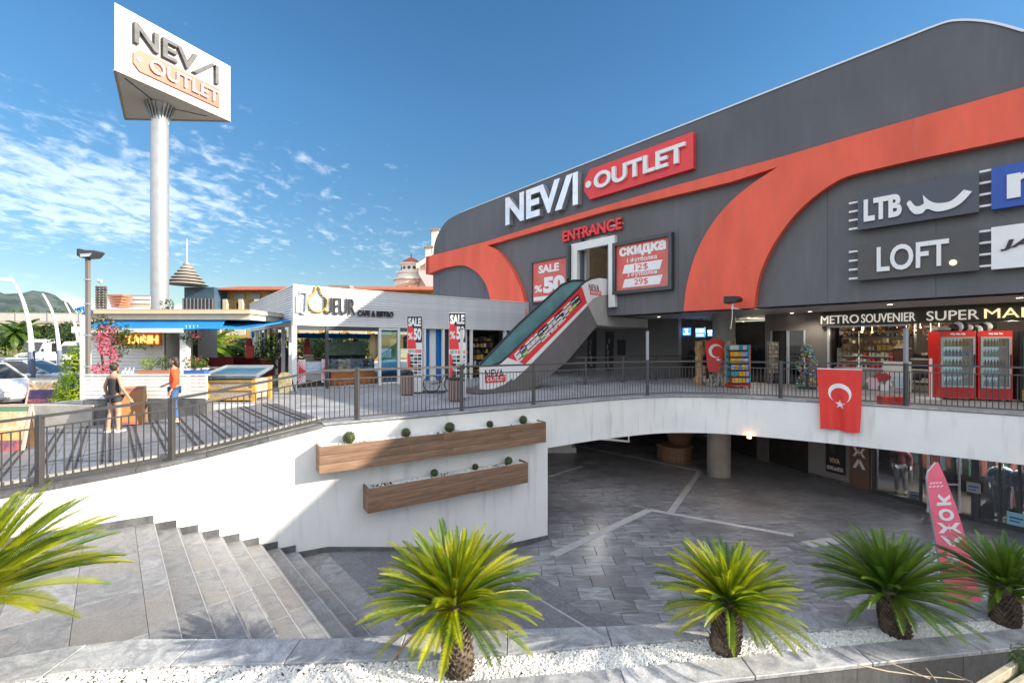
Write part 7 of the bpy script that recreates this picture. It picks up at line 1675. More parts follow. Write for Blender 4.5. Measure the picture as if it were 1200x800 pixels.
# restaurant terrace furniture: white tables, red benches, seen under the canopy
for i, (px, Y, lab) in enumerate(((222, 16.5, 'white table under the blue canopy, nearest the dark doorway'), (255, 17.5, 'white table under the blue canopy in line with the blue counter'), (285, 18.5, 'white table under the blue canopy, nearest the cafe side glass'))):
    c = Vector(((px - CX) / FPX * Y, Y, 0)); t = thing('table', lab, 'table', c); mb = MB(); mb.box(c + ZU * .74, (1.1, .7, .04)); mb.build('top', paint, t)
    for sx in (-.45, .45):
        for sy in (-.28, .28):
            mb = MB(); mb.box(c + Vector((sx, sy, .36)), (.05, .05, .72)); mb.build('leg', paint, t)
for i, (px, Y, lab) in enumerate(((245, 18.2, 'dark red upholstered bench behind the restaurant tables, left part'), (280, 19.2, 'dark red upholstered bench behind the restaurant tables, right part'))):
    c = Vector(((px - CX) / FPX * Y, Y, 0)); t = thing('bench', lab, 'bench', c); mr_ = mat('bench_red', (.25, .02, .03), .6); mb = MB(); mb.box(c + ZU * .42, (1.7, .5, .14)); mb.build('seat', mr_, t, bevel=.03); mb = MB(); mb.box(c + Vector((0, .25, .78)), (1.7, .12, .62)); mb.build('backrest', mr_, t, bevel=.03); mb = MB(); mb.box(c + ZU * .18, (1.6, .45, .34)); mb.build('base', black, t)
# potted tree and tall plants at cafe side
for i, (px, Y, h, r, lab, m_) in enumerate(((309, 19.0, 1.9, .45, 'leafy potted plant standing by the side glass of the cafe', leafg), (322, 18.0, 2.1, .35, 'tall dark potted plant just inside the cafe side glass', leafd), (226, 17.0, 1.0, .3, 'low potted plant beside the restaurant table', leafg))):
    c = Vector(((px - CX) / FPX * Y, Y, 0)); t = thing('potted_plant', lab, 'plant', c); mb = MB(); mb.lathe(c, [(.16, 0), (.22, .4), (.18, .4)], 14); mb.build('pot', mat('pot_grey', (.25, .24, .23), .7), t); mb = MB(); mb.tube([c + ZU * .3, c + ZU * h * .7], .02, 5); mb.build('stem', barkt, t); mb = MB(); leaves(mb, (c.x, c.y, h * .68), (r, r, h * .38), 380, .07, 0, .2); mb.build('foliage', m_, t)
# things on the restaurant roof
t = thing('wood_stack', 'stack of bundled firewood logs standing on the restaurant roof', 'firewood', at(119, 362, 17)); 
for k in range(3):
    for j in range(9):
        c = at(114 + k * 4.6, 362 - j * 3.0, 17.2); mb = MB(); mb.ball(c + ZU * .05, (.07, .07, .052), 7); mb.build('log', mat('log_dark', (.10, .07, .05), .9, rnd=.5), t)
c = at(118, 330, 17.2); mb = MB(); mb.ball(c, (.05, .05, .09), 6); mb.ball(c + Vector((-.1, 0, .05)), (.04, .04, .08), 6); mb.build('finial', steel, t)
t = thing('roof_railing', 'low white rail with brown edging on the restaurant roof left of the pylon pole', 'railing', at(150, 360, 19))
for k in range(3):
    mb = MB(); mb.bar(at(135, 348 + k * 5, 19), at(176, 349 + k * 5, 19), .05, .12); mb.build('rail', [paint, paint, cream][k], t)
    mb = MB(); mb.bar(at(135, 345.8 + k * 5, 19.02), at(176, 346.8 + k * 5, 19.02), .04, .04); mb.build('rail_edge', mat('rail_brown', (.30, .12, .08), .7), t)
t = thing('roof_planter', 'stepped terracotta coloured planter on the restaurant roof', 'planter', at(141, 360, 18.5))
for k in range(5):
    hw = .42 - .05 * k; z_ = at(141, 347, 18.6); mb = MB(); mb.box((z_.x, z_.y, z_.z - k * .11), (2 * hw * .75, .5, .085)); mb.build('tier', mat('planter_terracotta', (.45, .17, .10), .8), t)
mb = MB(); c = at(195, 357, 19); leaves(mb, c, (.3, .25, .3), 140, .06); tagp(mb.build('roof_shrub', leafd), 'small dark shrub on the restaurant roof right of the pole', 'shrub')
# blue downpipe box etc. left of roof
mb = MB(); leaves(mb, at(99, 363.5, 14.3), (.26, .2, .12), 70, .07); tagp(mb.build('blue_tarpaulin', blue_m), 'crumpled blue cloth at the left end of the restaurant roof', 'tarpaulin')
# flood lamp post
lb = Vector(((103 - CX) / FPX * 12.9, 12.9, -.4)); t = thing('lamp_post', 'grey square lamp post with a single tilted floodlight in front of the restaurant', 'street lamp', lb); ztop = at(103, 303, 12.9).z
mb = MB(); mb.box((lb.x, lb.y, (ztop - .4) / 2), (.085, .085, ztop + .4)); mb.build('pole', mat('post_grey', (.22, .20, .19), .5, metal=.3), t)
for z_ in (1.0, 1.9, 2.8, 3.5):
    mb = MB(); mb.box((lb.x, lb.y, z_), (.125, .125, .05)); mb.build('clamp', steel, t)
h = Vector((lb.x, lb.y, ztop)); mb = MB(); mb.prism([(-.10, .0), (.22, .02), (.36, .17), (.33, .21), (-.10, .22), (-.15, .15)], Fr(h + Vector((0, 0, .0)), (1, 0, 0)), -.16, .16); hd = mb.build('lamp_head', dgrey, t, bevel=.01)
mb = MB(); mb.prism([(-.06, .012), (.19, .03), (.27, .12), (-.06, .10)], Fr(h, (1, 0, 0)), .16, .172); mb.build('reflector', mat('reflector', (.7, .7, .68), .2, metal=.5), hd)
mb = MB(); mb.box(h + Vector((-.18, 0, .16)), (.09, .2, .2)); mb.build('driver_box', black, hd)
# white post beside it
mb = MB(); mb.box(((99.2 - CX) / FPX * 13.4, 13.4, 1.2), (.15, .15, 2.5)); tagp(mb.build('canopy_post', paint), 'white square post immediately left of the grey lamp post', 'post')
# bougainvillea
t = thing('bougainvillea', 'climbing pink bougainvillea spilling over the left corner of the restaurant', 'climber', at(125, 440, 14)); 
mb = MB(); 
for (x, y, rx, rz, n) in ((124, 402, .30, .42, 200), (118, 432, .4, .22, 150), (131, 417, .2, .3, 110), (127, 388, .25, .25, 60)): leaves(mb, at(x, y, 14.2), (rx, .3, rz), n, .055, 0, .1)
mb.build('blossom', flowerp, t)
mb = MB()
for (x, y, rx, rz, n) in ((134, 388, .6, .35, 340), (150, 398, .55, .28, 300), (118, 378, .4, .3, 200), (165, 405, .4, .12, 110), (128, 440, .45, .2, 160), (138, 412, .25, .35, 120)): leaves(mb, at(x, y, 14.4), (rx, .3, rz), n, .055, 0, .1)
mb.build('foliage', leafg, t)
mb = MB(); leaves(mb, at(122, 390, 14.3), (.35, .3, .6), 150, .06, 0, .1); mb.build('dry_foliage', leafmat('dry_leaf', (.20, .12, .06), (.42, .28, .2), 6), t)
mb = MB(); mb.tube([at(118, 470, 14.3), at(121, 430, 14.3), at(117, 400, 14.3), at(128, 378, 14.3)], [.04, .035, .03, .015], 6); mb.build('stem', barkt, t)
t = thing('hanging_baskets', 'basket of red flowers hanging where the awning meets the blue canopy', 'flower basket', at(224, 395, 15)); mb = MB(); leaves(mb, at(224, 396, 15), (.35, .25, .25), 200, .05, 0, .1); mb.build('foliage', leafd, t); mb = MB(); leaves(mb, at(230, 392, 14.9), (.2, .2, .15), 60, .045, 0, .1); mb.build('flowers', flowerp, t)
for k in range(4): mb = MB(); mb.tube([at(220 + k * 4, 396, 15), at(218 + k * 4.5, 381, 15)], .008, 4); mb.build('hanger', letterw, t)
# A-boards
def aboard(lab, base, wd, ht, faces, rz=0, frame_mt=wood2):
    t = thing('pavement_board', lab, 'board', base, rz); M0 = MW[t]
    for s_ in (1, -1):
        f_ = Fr(M0 @ Vector((0, -s_ * .22, 0)), (M0.to_3x3() @ Vector((1, 0, 0))), (M0.to_3x3() @ Vector((0, -s_, .22 / ht))), (M0.to_3x3() @ Vector((0, s_ * .22 / ht, 1))))
        mb = MB(); mb.prism(rect(-wd / 2, 0.04, wd / 2, ht), f_, -.02, 0); mb.build('panel', faces[0] if s_ == 1 else wood2, t)
        for r_ in (rect(-wd / 2 - .03, 0, -wd / 2 + .02, ht + .03), rect(wd / 2 - .02, 0, wd / 2 + .03, ht + .03), rect(-wd / 2 + .02, ht - .02, wd / 2 - .02, ht + .03)):
            mb = MB(); mb.prism(r_, f_, -.025, .015); mb.build('frame', frame_mt, t)
        if s_ == 1:
            for (z0, z1, m_) in faces[1:]:
                mb = MB(); mb.prism(rect(-wd / 2 + .02, ht * z0, wd / 2 - .02, ht * z1), f_, .0, .006); mb.build('picture', m_, t)
    return t
food1 = mat('food_print_warm', (.62, .30, .10), .5, col2=(.72, .62, .45), vscale=11); food2 = mat('food_print_orange', (.75, .34, .05), .5, col2=(.7, .45, .2), vscale=8); food3 = mat('food_print_dark', (.10, .06, .16), .5, col2=(.5, .12, .08), vscale=9); frm = mat('board_frame_pink', (.55, .42, .36), .6)
bA = Vector(((8 - CX) / FPX * 9.9, 9.9, rampz(-1.5) + .0))
aboard('large food picture board with a green header at the left edge of the ramp', Vector((-11.0, 9.75, -.72)), .95, 1.05, [paint, (.88, .97, mat('header_green', (.10, .22, .12), .6)), (.50, .87, food1), (.30, .50, food2), (.05, .30, food3)], .12, frm)
aboard('smaller dark food menu board between the cars and the green hedge', Vector((-15.6, 15.0, -.44)), .85, .95, [paint, (.62, .88, food1), (.3, .62, mat('menu_purple', (.06, .03, .12), .5)), (.04, .3, food3)], .15, frm)
aboard('brown wooden A-frame board standing right of the woman in black', Vector((-9.95, 11.75, rampz(.4))), .5, 1.0, [food3, (.1, .9, mat('brown_board', (.34, .17, .06), .6))], .5)
# hedge
t = thing('hedge_shrub', 'bright yellow-green laurel shrub left of the white plank fence', 'shrub', at(82, 475, 13.6)); mb = MB()
for (x, y, rx, rz, n) in ((82, 455, .42, .5, 700), (86, 430, .28, .5, 420), (90, 410, .16, .3, 150), (78, 470, .5, .3, 500)): leaves(mb, at(x, y, 13.4), (rx, .35, rz), n, .075, 0, .35, .4)
mb.build('foliage', leafy, t); mb = MB(); mb.tube([at(84, 482, 13.5), at(88, 410, 13.5)], .03, 6); mb.build('stem', barkt, t)
# ================================================================ STREET, CARS, BACKDROP
def wheel(t, c, r, ax, wd=.2):
    M = Matrix.Translation(c); ax = Vector(ax).normalized()
    mb = MB(); mb.tube([c - ax * wd / 2, c - ax * wd * .35, c + ax * wd * .35, c + ax * wd / 2], [r * .9, r, r, r * .9], 20); o = mb.build('wheel', tyre, t)
    mb = MB(); mb.tube([c - ax * (wd / 2 + .01), c + ax * (wd / 2 + .01)], r * .55, 12); mb.build('rim', steel, o)
def sedan(lab, base, rz, paint_m, L_=4.5, Wd=1.78, H_=1.46):
    t = thing('parked_car', lab, 'car', base, rz); M0 = MW[t]; f_ = lambda u, v, w_: M0 @ Vector((u, w_, v))
    body = [(-L_ / 2, .35), (-L_ / 2 + .05, .75), (-L_ / 2 + .2, .92), (-1.2, .95), (-.1, .95), (1.2, .93), (L_ / 2 - .35, .80), (L_ / 2 - .05, .62), (L_ / 2, .35), (L_ / 2 - .2, .22), (-L_ / 2 + .2, .22)]
    mb = MB(); mb.prism(body, f_, -Wd / 2, Wd / 2); mb.build('body', paint_m, t, bevel=.09, segs=3)
    g = [(-1.75, .93), (-1.1, H_ - .06), (-.3, H_), (.25, H_ - .03), (1.15, .93)]
    mb = MB(); a = [f_(u, v, -Wd / 2 * (.92 if v < 1 else .74)) for u, v in g]; b = [f_(u, v, Wd / 2 * (.92 if v < 1 else .74)) for u, v in g]; n = len(g)
    mb.add(a + b, [tuple(range(n)), tuple(range(2 * n - 1, n - 1, -1))] + [(i, (i + 1) % n, n + (i + 1) % n, n + i) for i in range(n)]); mb.build('windows', carblk, t, bevel=.04)
    mb = MB(); r_ = [(-1.12, H_ - .07), (-.3, H_ + .012), (.25, H_ - .018), (.3, H_ - .05), (-.3, H_ - .02), (-1.15, H_ - .1)]; mb.prism(r_, f_, -Wd / 2 * .75, Wd / 2 * .75); mb.build('roof', paint_m, t, bevel=.02)
    for s_ in (-1, 1):
        mb = MB()
        for (p, q) in (((-1.75, .93), (-1.1, H_ - .06)), ((1.15, .93), (.28, H_ - .03)), ((-.35, .93), (-.32, H_ - .03))):
            mb.bar(f_(p[0], p[1], s_ * Wd / 2 * .925), f_(q[0], q[1], s_ * Wd / 2 * .75), .06, .05)
        mb.build('pillar', paint_m, t)
        mb = MB(); c = f_(.95, 1.0, s_ * (Wd / 2 + .06)); mb.ball(c, (.1, .1, .07), 8); mb.build('mirror', paint_m, t)
        for u in (-1.4, 1.38): wheel(t, f_(u, .32, s_ * (Wd / 2 - .08)), .33, M0.to_3x3() @ Vector((0, 1, 0)))
        mb = MB(); mb.ball(f_(L_ / 2 - .14, .66, s_ * .66), (.12, .12, .09), 8); mb.build('headlight', mat('lamp_glass', (.6, .62, .65), .15), t)
        mb = MB(); mb.ball(f_(-L_ / 2 + .08, .8, s_ * .68), (.10, .12, .08), 8); mb.build('tail_light', mat('tail_red', (.4, .02, .02), .3), t)
        for u in (-.33, .62):
            mb = MB(); mb.bar(f_(u, .4, s_ * (Wd / 2 + .002)), f_(u, .92, s_ * (Wd / 2 + .002)), .012, .01); mb.build('door_seam', black, t)
        mb = MB(); mb.bar(f_(-.15, .85, s_ * (Wd / 2 + .01)), f_(.02, .85, s_ * (Wd / 2 + .01)), .025, .025); mb.build('door_handle', steel, t)
    return t
sedan('white saloon car parked broadside on the left, partly behind the curved lamp posts', Vector(((22 - CX) / FPX * 21.0 - .2, 21.0, -.45)), 0.05, carw)
sedan('pale blue car nose showing behind the white saloon at the left edge', Vector((-19.9, 18.3, -.45)), 0.35, mat('car_ice_blue', (.42, .50, .60), .25, coat=.5))
sedan('dark windowed white car cut by the left edge, nearest to the ramp', Vector((-18.3, 15.2, -.45)), -.3, carw)
def van(lab, base, rz, L_=5.6, Wd=2.0, H_=2.45):
    t = thing('parked_van', lab, 'van', base, rz); M0 = MW[t]; f_ = lambda u, v, w_: M0 @ Vector((u, w_, v))
    P = [(-L_ / 2, .4), (-L_ / 2, H_ - .1), (-L_ / 2 + .15, H_), (L_ / 2 - 1.6, H_), (L_ / 2 - 1.1, H_ - .2), (L_ / 2 - .55, 1.25), (L_ / 2, 1.0), (L_ / 2, .4)]
    mb = MB(); mb.prism(P, f_, -Wd / 2, Wd / 2); mb.build('body', carw, t, bevel=.1, segs=3)
    mb = MB(); a = [f_(L_ / 2 - 1.0, H_ - .35, -.85), f_(L_ / 2 - 1.0, H_ - .35, .85), f_(L_ / 2 - .52, 1.35, .9), f_(L_ / 2 - .52, 1.35, -.9)]; nn_ = (M0.to_3x3() @ Vector((1, 0, .5))).normalized() * .09; mb.add([p + nn_ for p in a] + a, [(0, 1, 2, 3), (0, 4, 5, 1), (1, 5, 6, 2), (2, 6, 7, 3), (3, 7, 4, 0)]); mb.build('windscreen', carblk, t)
    for s_ in (-1, 1):
        for k in range(3):
            mb = MB(); mb.prism(rect(-L_ / 2 + .35 + k * 1.35, 1.3, -L_ / 2 + 1.5 + k * 1.35, H_ - .4), f_, s_ * (Wd / 2 - .02), s_ * (Wd / 2 + .02)); mb.build('side_window', carblk, t)
        for u in (-L_ / 2 + 1.0, L_ / 2 - .95): wheel(t, f_(u, .36, s_ * (Wd / 2 - .1)), .37, M0.to_3x3() @ Vector((0, 1, 0)))
        mb = MB(); mb.ball(f_(L_ / 2 - .03, .88, s_ * .75), (.12, .12, .12), 8); mb.build('headlight', mat('lamp_glass', (.6, .62, .65), .15), t)
        mb = MB(); mb.box(f_(L_ / 2 - .7, 1.5, s_ * (Wd / 2 + .12)), (.12, .12, .3)); mb.build('mirror', black, t)
    mb = MB(); mb.prism(rect(L_ / 2 - .1, .42, L_ / 2 + .03, .62), f_, -.8, .8); mb.build('bumper', dgrey, t); mb = MB(); mb.prism(rect(L_ / 2, .7, L_ / 2 + .02, .92), f_, -.5, .5); mb.build('grille', black, t)
    mb = MB(); mb.prism(rect(-L_ / 2 - .02, 1.25, -L_ / 2 + .02, H_ - .4), f_, -.8, .8); mb.build('rear_window', carblk, t)
van('white minibus facing the camera on the road beyond the white saloon', Vector(((53 - CX) / FPX * 46, 47, -.45)), -1.62, 5.8, 2.1, 2.6)
van('white minibus seen from the side just right of the first one', Vector(((92 - CX) / FPX * 36, 36.5, -.45)), -1.05, 5.2, 1.95, 2.3)
# curved lamp arches
for i, (pts, Y, lab) in enumerate((([(38, 458), (37, 425), (36, 395), (32, 370), (24, 345), (12, 324)], 17, 'nearest of the three curved white lamp poles by the car park, far left'), ([(70, 446), (70, 420), (68, 398), (65, 378), (59, 360), (50, 344)], 22, 'middle of the three curved white lamp poles by the car park'), ([(95, 440), (93, 410), (90, 391), (87, 378), (82, 366), (76, 354)], 27, 'furthest and smallest of the three curved white lamp poles'))):
    P = [at(x, y, Y) for x, y in pts]; P[0].z = -.45; t = thing('curved_lamp', lab, 'street lamp', P[0])
    Q = catmull(P, 5); k0 = 6
    mb = MB(); mb.tube(Q[:k0 + 2], .10, 8); mb.build('base', mat('lamp_base_blue_grey', (.14, .17, .26), .5), t); mb = MB(); mb.tube(Q[k0:], [.085 - .05 * j / max(1, len(Q[k0:]) - 1) for j in range(len(Q[k0:]))], 8); mb.build('arch', letterw, t, smooth=True)
    if i == 0: mb = MB(); mb.bar(at(13, 328, Y), at(-14, 326, Y), .16, .12); mb.build('lamp_head', letterw, t)
# footbridge / overpass
ov = thing('overpass', 'pale concrete overpass with a glazed parapet crossing behind the car park', 'bridge', (-95, 70, 0))
a, b = Vector((-135, 66, 0)), Vector((-62.5, 74, 0))
mb = MB(); mb.bar(a + ZU * 4.9, b + ZU * 4.9, 3.0, .7); mb.build('deck', mat('bridge_beige', (.55, .46, .38), .8, var=.06), ov)
mb = MB(); mb.bar(a + ZU * 5.9 + Vector((0, -1.5, 0)), b + ZU * 5.9 + Vector((0, -1.5, 0)), .1, 1.3); mb.build('parapet', mat('bridge_parapet', (.58, .55, .52), .7, var=.1, vscale=.4), ov)
mb = MB(); mb.bar(a + ZU * 6.58 + Vector((0, -1.5, 0)), b + ZU * 6.58 + Vector((0, -1.5, 0)), .16, .1); mb.build('handrail', steel, ov)
for k in range(16):
    p = a.lerp(b, (k + .5) / 16) + Vector((0, -1.56, 5.9)); mb = MB(); mb.box(p, (.15, .08, 1.3)); mb.build('parapet_post', steel, ov)
for f_ in (.12, .55, .93):
    p = a.lerp(b, f_); mb = MB(); mb.box((p.x, p.y, 2.0), (1.1, 1.2, 5.2)); mb.build('pier', mat('bridge_beige', (.5, .5, .5)), ov)
# hills
def hill(name, Y, pts, depth, amp, seed):
    rnd = random.Random(seed); mb = MB(); cols = []
    n = 90; xs = [pts[0][0] + (pts[-1][0] - pts[0][0]) * i / n for i in range(n + 1)]; m = 10
    from mathutils import noise
    for i, x in enumerate(xs):
        h = lerp_poly(pts, x)
        for j in range(m + 1):
            t_ = j / m; yy = Y + depth * t_; X = x * (1 + .0 * t_)
            hh = h * math.sin(min(1, t_ * 1.15 + .0) * math.pi / 2) + amp * noise.fractal(Vector((x * .009, yy * .014, seed)), .8, 2, 6) * (.25 + t_)
            mb.v.append(Vector((X, yy, -2 + max(0, hh))))
    for i in range(n):
        for j in range(m): k = i * (m + 1) + j; mb.f.append((k, k + m + 1, k + m + 2, k + 1)); mb.m.append(0)
    return tagp(mb.build(name, hillm, smooth=True), kind='structure')
def hx(px, Y): return (px - CX) / FPX * Y
def hz(py, Y): return (HY - py) * Y / FPX + 3
Y = 1150; hill('hills', 760, [(hx(-260, Y), 60), (hx(-120, Y), hz(335, Y)), (hx(-20, Y), hz(345, Y)), (hx(0, Y), hz(347, Y)), (hx(14, Y), hz(352, Y)), (hx(35, Y), hz(346, Y)), (hx(52, Y), hz(349, Y)), (hx(75, Y), hz(357, Y)), (hx(92, Y), hz(368, Y)), (hx(130, Y), hz(384, Y)), (hx(200, Y), hz(392, Y)), (hx(420, Y), hz(396, Y))], 390, 34, 3)
# far vegetation: trees one can tell apart
def tree(lab, base, h, r, m_, kind='tree', n=650, s_=.35, trunk_h=.4, rz_=None):
    t = thing(kind, lab, 'tree', base); B_ = Vector(base); mb = MB(); mb.tube([B_, B_ + Vector((.05 * h * .3, 0, h * .35)), B_ + ZU * h * .75], [.03 * h + .04, .025 * h + .02, .02], 7)
    for k in range(4): a = k * 1.7; mb.tube([B_ + ZU * h * .4, B_ + Vector((math.cos(a) * r * .6, math.sin(a) * r * .6, h * .68))], [.015 * h, .01], 5)
    mb.build('trunk', barkt, t); mb = MB()
    for k in range(6):
        a = k * 1.05; q = .5 if k else 0; leaves(mb, (B_.x + math.cos(a) * r * q, B_.y + math.sin(a) * r * q, B_.z + h * (.62 + .12 * math.sin(k * 2.3))), (r * .62, r * .62, h * .3), n // 6, s_, 0, .25)
    mb.build('crown', m_, t); return t
def fan_palm(lab, base, h, s_=1.0, m_=None):
    t = thing('palm_tree', lab, 'palm', base); B_ = Vector(base); mb = MB(); mb.tube([B_, B_ + ZU * h], [.14 * s_, .10 * s_], 8); mb.build('trunk', barkt, t); top = B_ + ZU * h
    for k in range(22):
        a = k * 2.4; pit = 1.2 - 1.9 * k / 22; mb = MB(); L_ = 1.5 * s_; pts = []
        p = top.copy()
        for i in range(7):
            ang = pit - .22 * i; pts.append(p.copy()); p += Vector((math.cos(a) * math.cos(ang), math.sin(a) * math.cos(ang), math.sin(ang))) * L_ / 6
        sd = Vector((-math.sin(a), math.cos(a), 0)); w_ = .22 * s_
        for i in range(7): f_ = math.sin((i + .6) / 7 * 3.0); mb.v += [pts[i] - sd * w_ * f_ - ZU * .1 * s_, pts[i], pts[i] + sd * w_ * f_ - ZU * .1 * s_]
        for i in range(6): q = 3 * i; mb.f += [(q, q + 1, q + 4, q + 3), (q + 1, q + 2, q + 5, q + 4)]; mb.m += [0, 0]
        mb.build('frond', m_ or leafy, t)
fan_palm('slender palm beyond the road at the far left, under the overpass', at(18, 415, 54), 2.6, 1.7, leafg)
fan_palm('second palm beyond the road left of the curved lamp pole', at(28, 414, 58), 3.0, 1.8, leafg)
fan_palm('yellow-green palm seen under the blue canopy left of the cafe', Vector((hx(246, 27), 27, -.45)), 1.9, 1.3, leafy)
T_ = [('broad olive tree rising above the overpass at the left', (45, 60 + 30), 9.5, 5.5, leafg, 1100, .5), ('round bush cluster beside the road at the far left edge', (6, 56), 3.6, 3.2, leafy, 500, .3), ('dark leafy tree behind the minibuses', (84, 60), 5.2, 3.2, leafd, 800, .35), ('green tree left of the minibus under the overpass', (30, 66), 4.4, 3.0, leafg, 600, .35), ('yellowish tree just left of the white post', (76, 52), 3.4, 1.6, leafy, 400, .25), ('dark tree behind the green hedge and the white post', (95, 40), 4.2, 2.0, leafd, 700, .25)]
for lab, (px, Y), h, r, m_, n, s_ in T_: tree(lab, Vector((hx(px, Y), Y, -.45)), h, r, m_, n=n, s_=s_)
for i, (px, Y, h, r, m_, lab) in enumerate(((395, 33, 2.9, 2.3, leafd, 'dark green tree seen through the cafe glazing, centre'), (372, 34, 2.6, 2.0, leafg, 'green tree seen through the left cafe opening'), (425, 36, 2.8, 1.9, leafg, 'green tree seen through the cafe beside the beige sack'), (300, 30, 2.4, 1.6, leafg, 'round tree seen between the cafe side posts'), (262, 30, 2.0, 1.7, leafy, 'low golden green bush beyond the restaurant tables'), (230, 28, 1.9, 1.3, leafg, 'low bush beyond the tables, nearest the restaurant wall'), (243, 36, 3.5, 2.2, leafg, 'taller green tree standing before the foot of the pagoda tower'))): tree(lab, Vector((hx(px, Y), Y, -.3)), h, r, m_, n=900, s_=.2)
t = thing('roadside_hedge', 'clipped bright hedge along the far verge of the road', 'hedge', (-70, 40, -.4)); mb = MB()
for k in range(26): leaves(mb, (-105 + k * 2.4, 41 + random.uniform(-.3, .3), .5), (1.6, .7, 1.0), 110, .16, 0, .4)
mb.build('foliage', leafy, t)
# distant buildings behind the road
def block(lab, base, sx, sy, h, m_, floors, bays, rz=0, roof=None, nm='far_building'):
    t = thing(nm, lab, 'building', base, rz); M0 = MW[t]; mb = MB(); mb.box((0, 0, 0), (1, 1, 1), M=M0 @ Matrix.Translation((0, 0, h / 2)) @ Matrix.Diagonal((sx, sy, h, 1))); mb.build('wall', m_, t)
    wm = None
    for side, (L_, ax) in enumerate(((sx, 0), (sy, 1), (sy, 2))):
        for i in range(floors):
            for j in range(bays if ax == 0 else max(2, bays // 2)):
                nbb = bays if ax == 0 else max(2, bays // 2); u = -L_ / 2 + L_ * (j + .5) / nbb; z_ = h * (i + .5) / floors; ww, wh = L_ / nbb * .5, h / floors * .55
                mm = MB(); 
                if ax == 0: Mx = M0 @ Matrix.Translation((u, -sy / 2, z_)) @ Matrix.Diagonal((ww, .12, wh, 1))
                else: Mx = M0 @ Matrix.Translation(((-1 if ax == 1 else 1) * sx / 2, u, z_)) @ Matrix.Diagonal((.12, ww, wh, 1))
                mm.box((0, 0, 0), (1, 1, 1), M=Mx); mm.build('window', carblk, t)
    if roof: mb = MB(); mb.box((0, 0, 0), (1, 1, 1), M=M0 @ Matrix.Translation((0, 0, h + .25)) @ Matrix.Diagonal((sx + 1, sy + 1, .5, 1))); mb.build('roof', roof, t)
    return t
block('pale low house behind the roadside trees under the overpass', Vector((hx(48, 75), 78, -.45)), 9, 6, 4.2, hotelw, 2, 4, .2, roofred)
# hotel with pagoda tower
HY_ = 62.0
ht = thing('hotel', 'ochre and cream hotel with a terracotta roof and a stacked-disc pagoda tower', 'building', (hx(280, HY_), HY_, -.4))
xa, xb_ = hx(246, HY_), hx(350, HY_)
Fh = Fr(Vector((xa, HY_, 0)), (1, 0.0, 0), (0, -1, 0))
def hp(x, y): return Fh.uv(x, y)
z_t = hp(260, 340.5)[1]; z_r = hp(260, 335.5)[1]; Lh = xb_ - xa
mb = MB(); mb.prism(rect(0, -.4, Lh + 26, z_t), Fh, -14, -1.4); mb.build('wall', hotely, ht)
mb = MB(); mb.add([Fh(-1.2, z_t + .1, .8), Fh(Lh + 27, z_t + .1, .8), Fh(Lh + 25, z_r + .5, -4), Fh(1.5, z_r + .5, -4), Fh(-1.2, z_t, .8), Fh(Lh + 27, z_t, .8), Fh(Lh + 27, z_t, -14), Fh(-1.2, z_t, -14), Fh(Lh + 25, z_r + .5, -10), Fh(1.5, z_r + .5, -10)], [(0, 1, 2, 3), (4, 5, 1, 0), (3, 2, 8, 9), (7, 9, 8, 6), (0, 3, 9, 7, 4), (1, 5, 6, 8, 2), (4, 7, 6, 5)]); mb.build('roof', roofred, ht)
bay = hp(284, 380)[0] - hp(265.5, 380)[0]; fl_h = 2.75
nbays = int((Lh + 26) / bay)
for j in range(nbays + 1):
    mb = MB(); mb.prism(rect(j * bay - .28, -.4, j * bay + .28, z_t - 1.2), Fh, -1.4, .25); mb.build('fin', hotelw, ht)
for i in range(4):
    zf = z_t - 1.2 - (i + 1) * fl_h
    if zf < -1: break
    for j in range(nbays):
        mb = MB(); mb.prism(rect(j * bay + .3, zf, j * bay + bay - .3, zf + .95), Fh, -.1, .15); mb.build('balcony_front', hotelw, ht)
        mb = MB(); mb.prism(rect(j * bay + .7, zf + 1.0, j * bay + bay - .6, zf + 2.4), Fh, -1.4, -1.3); mb.build('window', carblk, ht)
for j in range(nbays):
    mb = MB(); mb.prism(rect(j * bay + .3, z_t - 1.1, j * bay + bay - .3, z_t - .25), Fh, -1.4, -1.2); mb.build('window', mat('window_pale', (.3, .36, .42), .2), ht)
cT = Vector((hx(240, HY_), HY_ - 1, 0)); zT = hp(238, 338)[1]
mb = MB(); mb.prism(rect(-1.55, -.4, 2.5, zT), Fr(Vector((hx(240, HY_) - .2, HY_ - 1.5, 0)), (1, 0, 0), (0, -1, 0)), -5, 0); mb.build('tower_shaft', mat('tower_blue_glass', (.06, .11, .17), .3, var=.2, vscale=.5), ht)
Tf = Fr(Vector((hx(240, HY_) - .2, HY_ - 1.5, 0)), (1, 0, 0), (0, -1, 0))
mb = MB(); mb.prism(rect(-1.65, -.4, 2.6, hp(238, 351)[1] - .0), Tf, 0, .2); mb.build('tower_cladding', mat('tower_dark', (.08, .085, .10), .5), ht)
for k in range(9): mb = MB(); mb.prism(rect(-1.6 + k * .5, -.4, -1.5 + k * .5, hp(238, 351)[1]), Tf, .2, .3); mb.build('cladding_rib', mat('tower_rib', (.2, .21, .23), .5), ht)
ct = Vector((hx(237.5, HY_), HY_ - 3, 0)); n = 7
for k in range(n):
    r0 = 2.25 * (1 - k / (n + .3)) ; z0 = zT + .1 + k * .72 * 2.5 / 2.6 * .62; mb = MB(); mb.lathe((ct.x, ct.y, z0), [(r0 * .62, -.06), (r0 * 1.06, 0.02), (r0 * 1.05, .10), (r0 * .70, .36)], 28); mb.build('roof_disc', mat('disc_pale', (.30, .27, .245), .6), ht, autosmooth=True)
mb = MB(); zt_ = zT + .1 + n * .43; mb.tube([(ct.x, ct.y, zt_ - .2), (ct.x, ct.y, zt_ + 3.1)], [.08, .02], 6); mb.build('spire', letterw, ht)
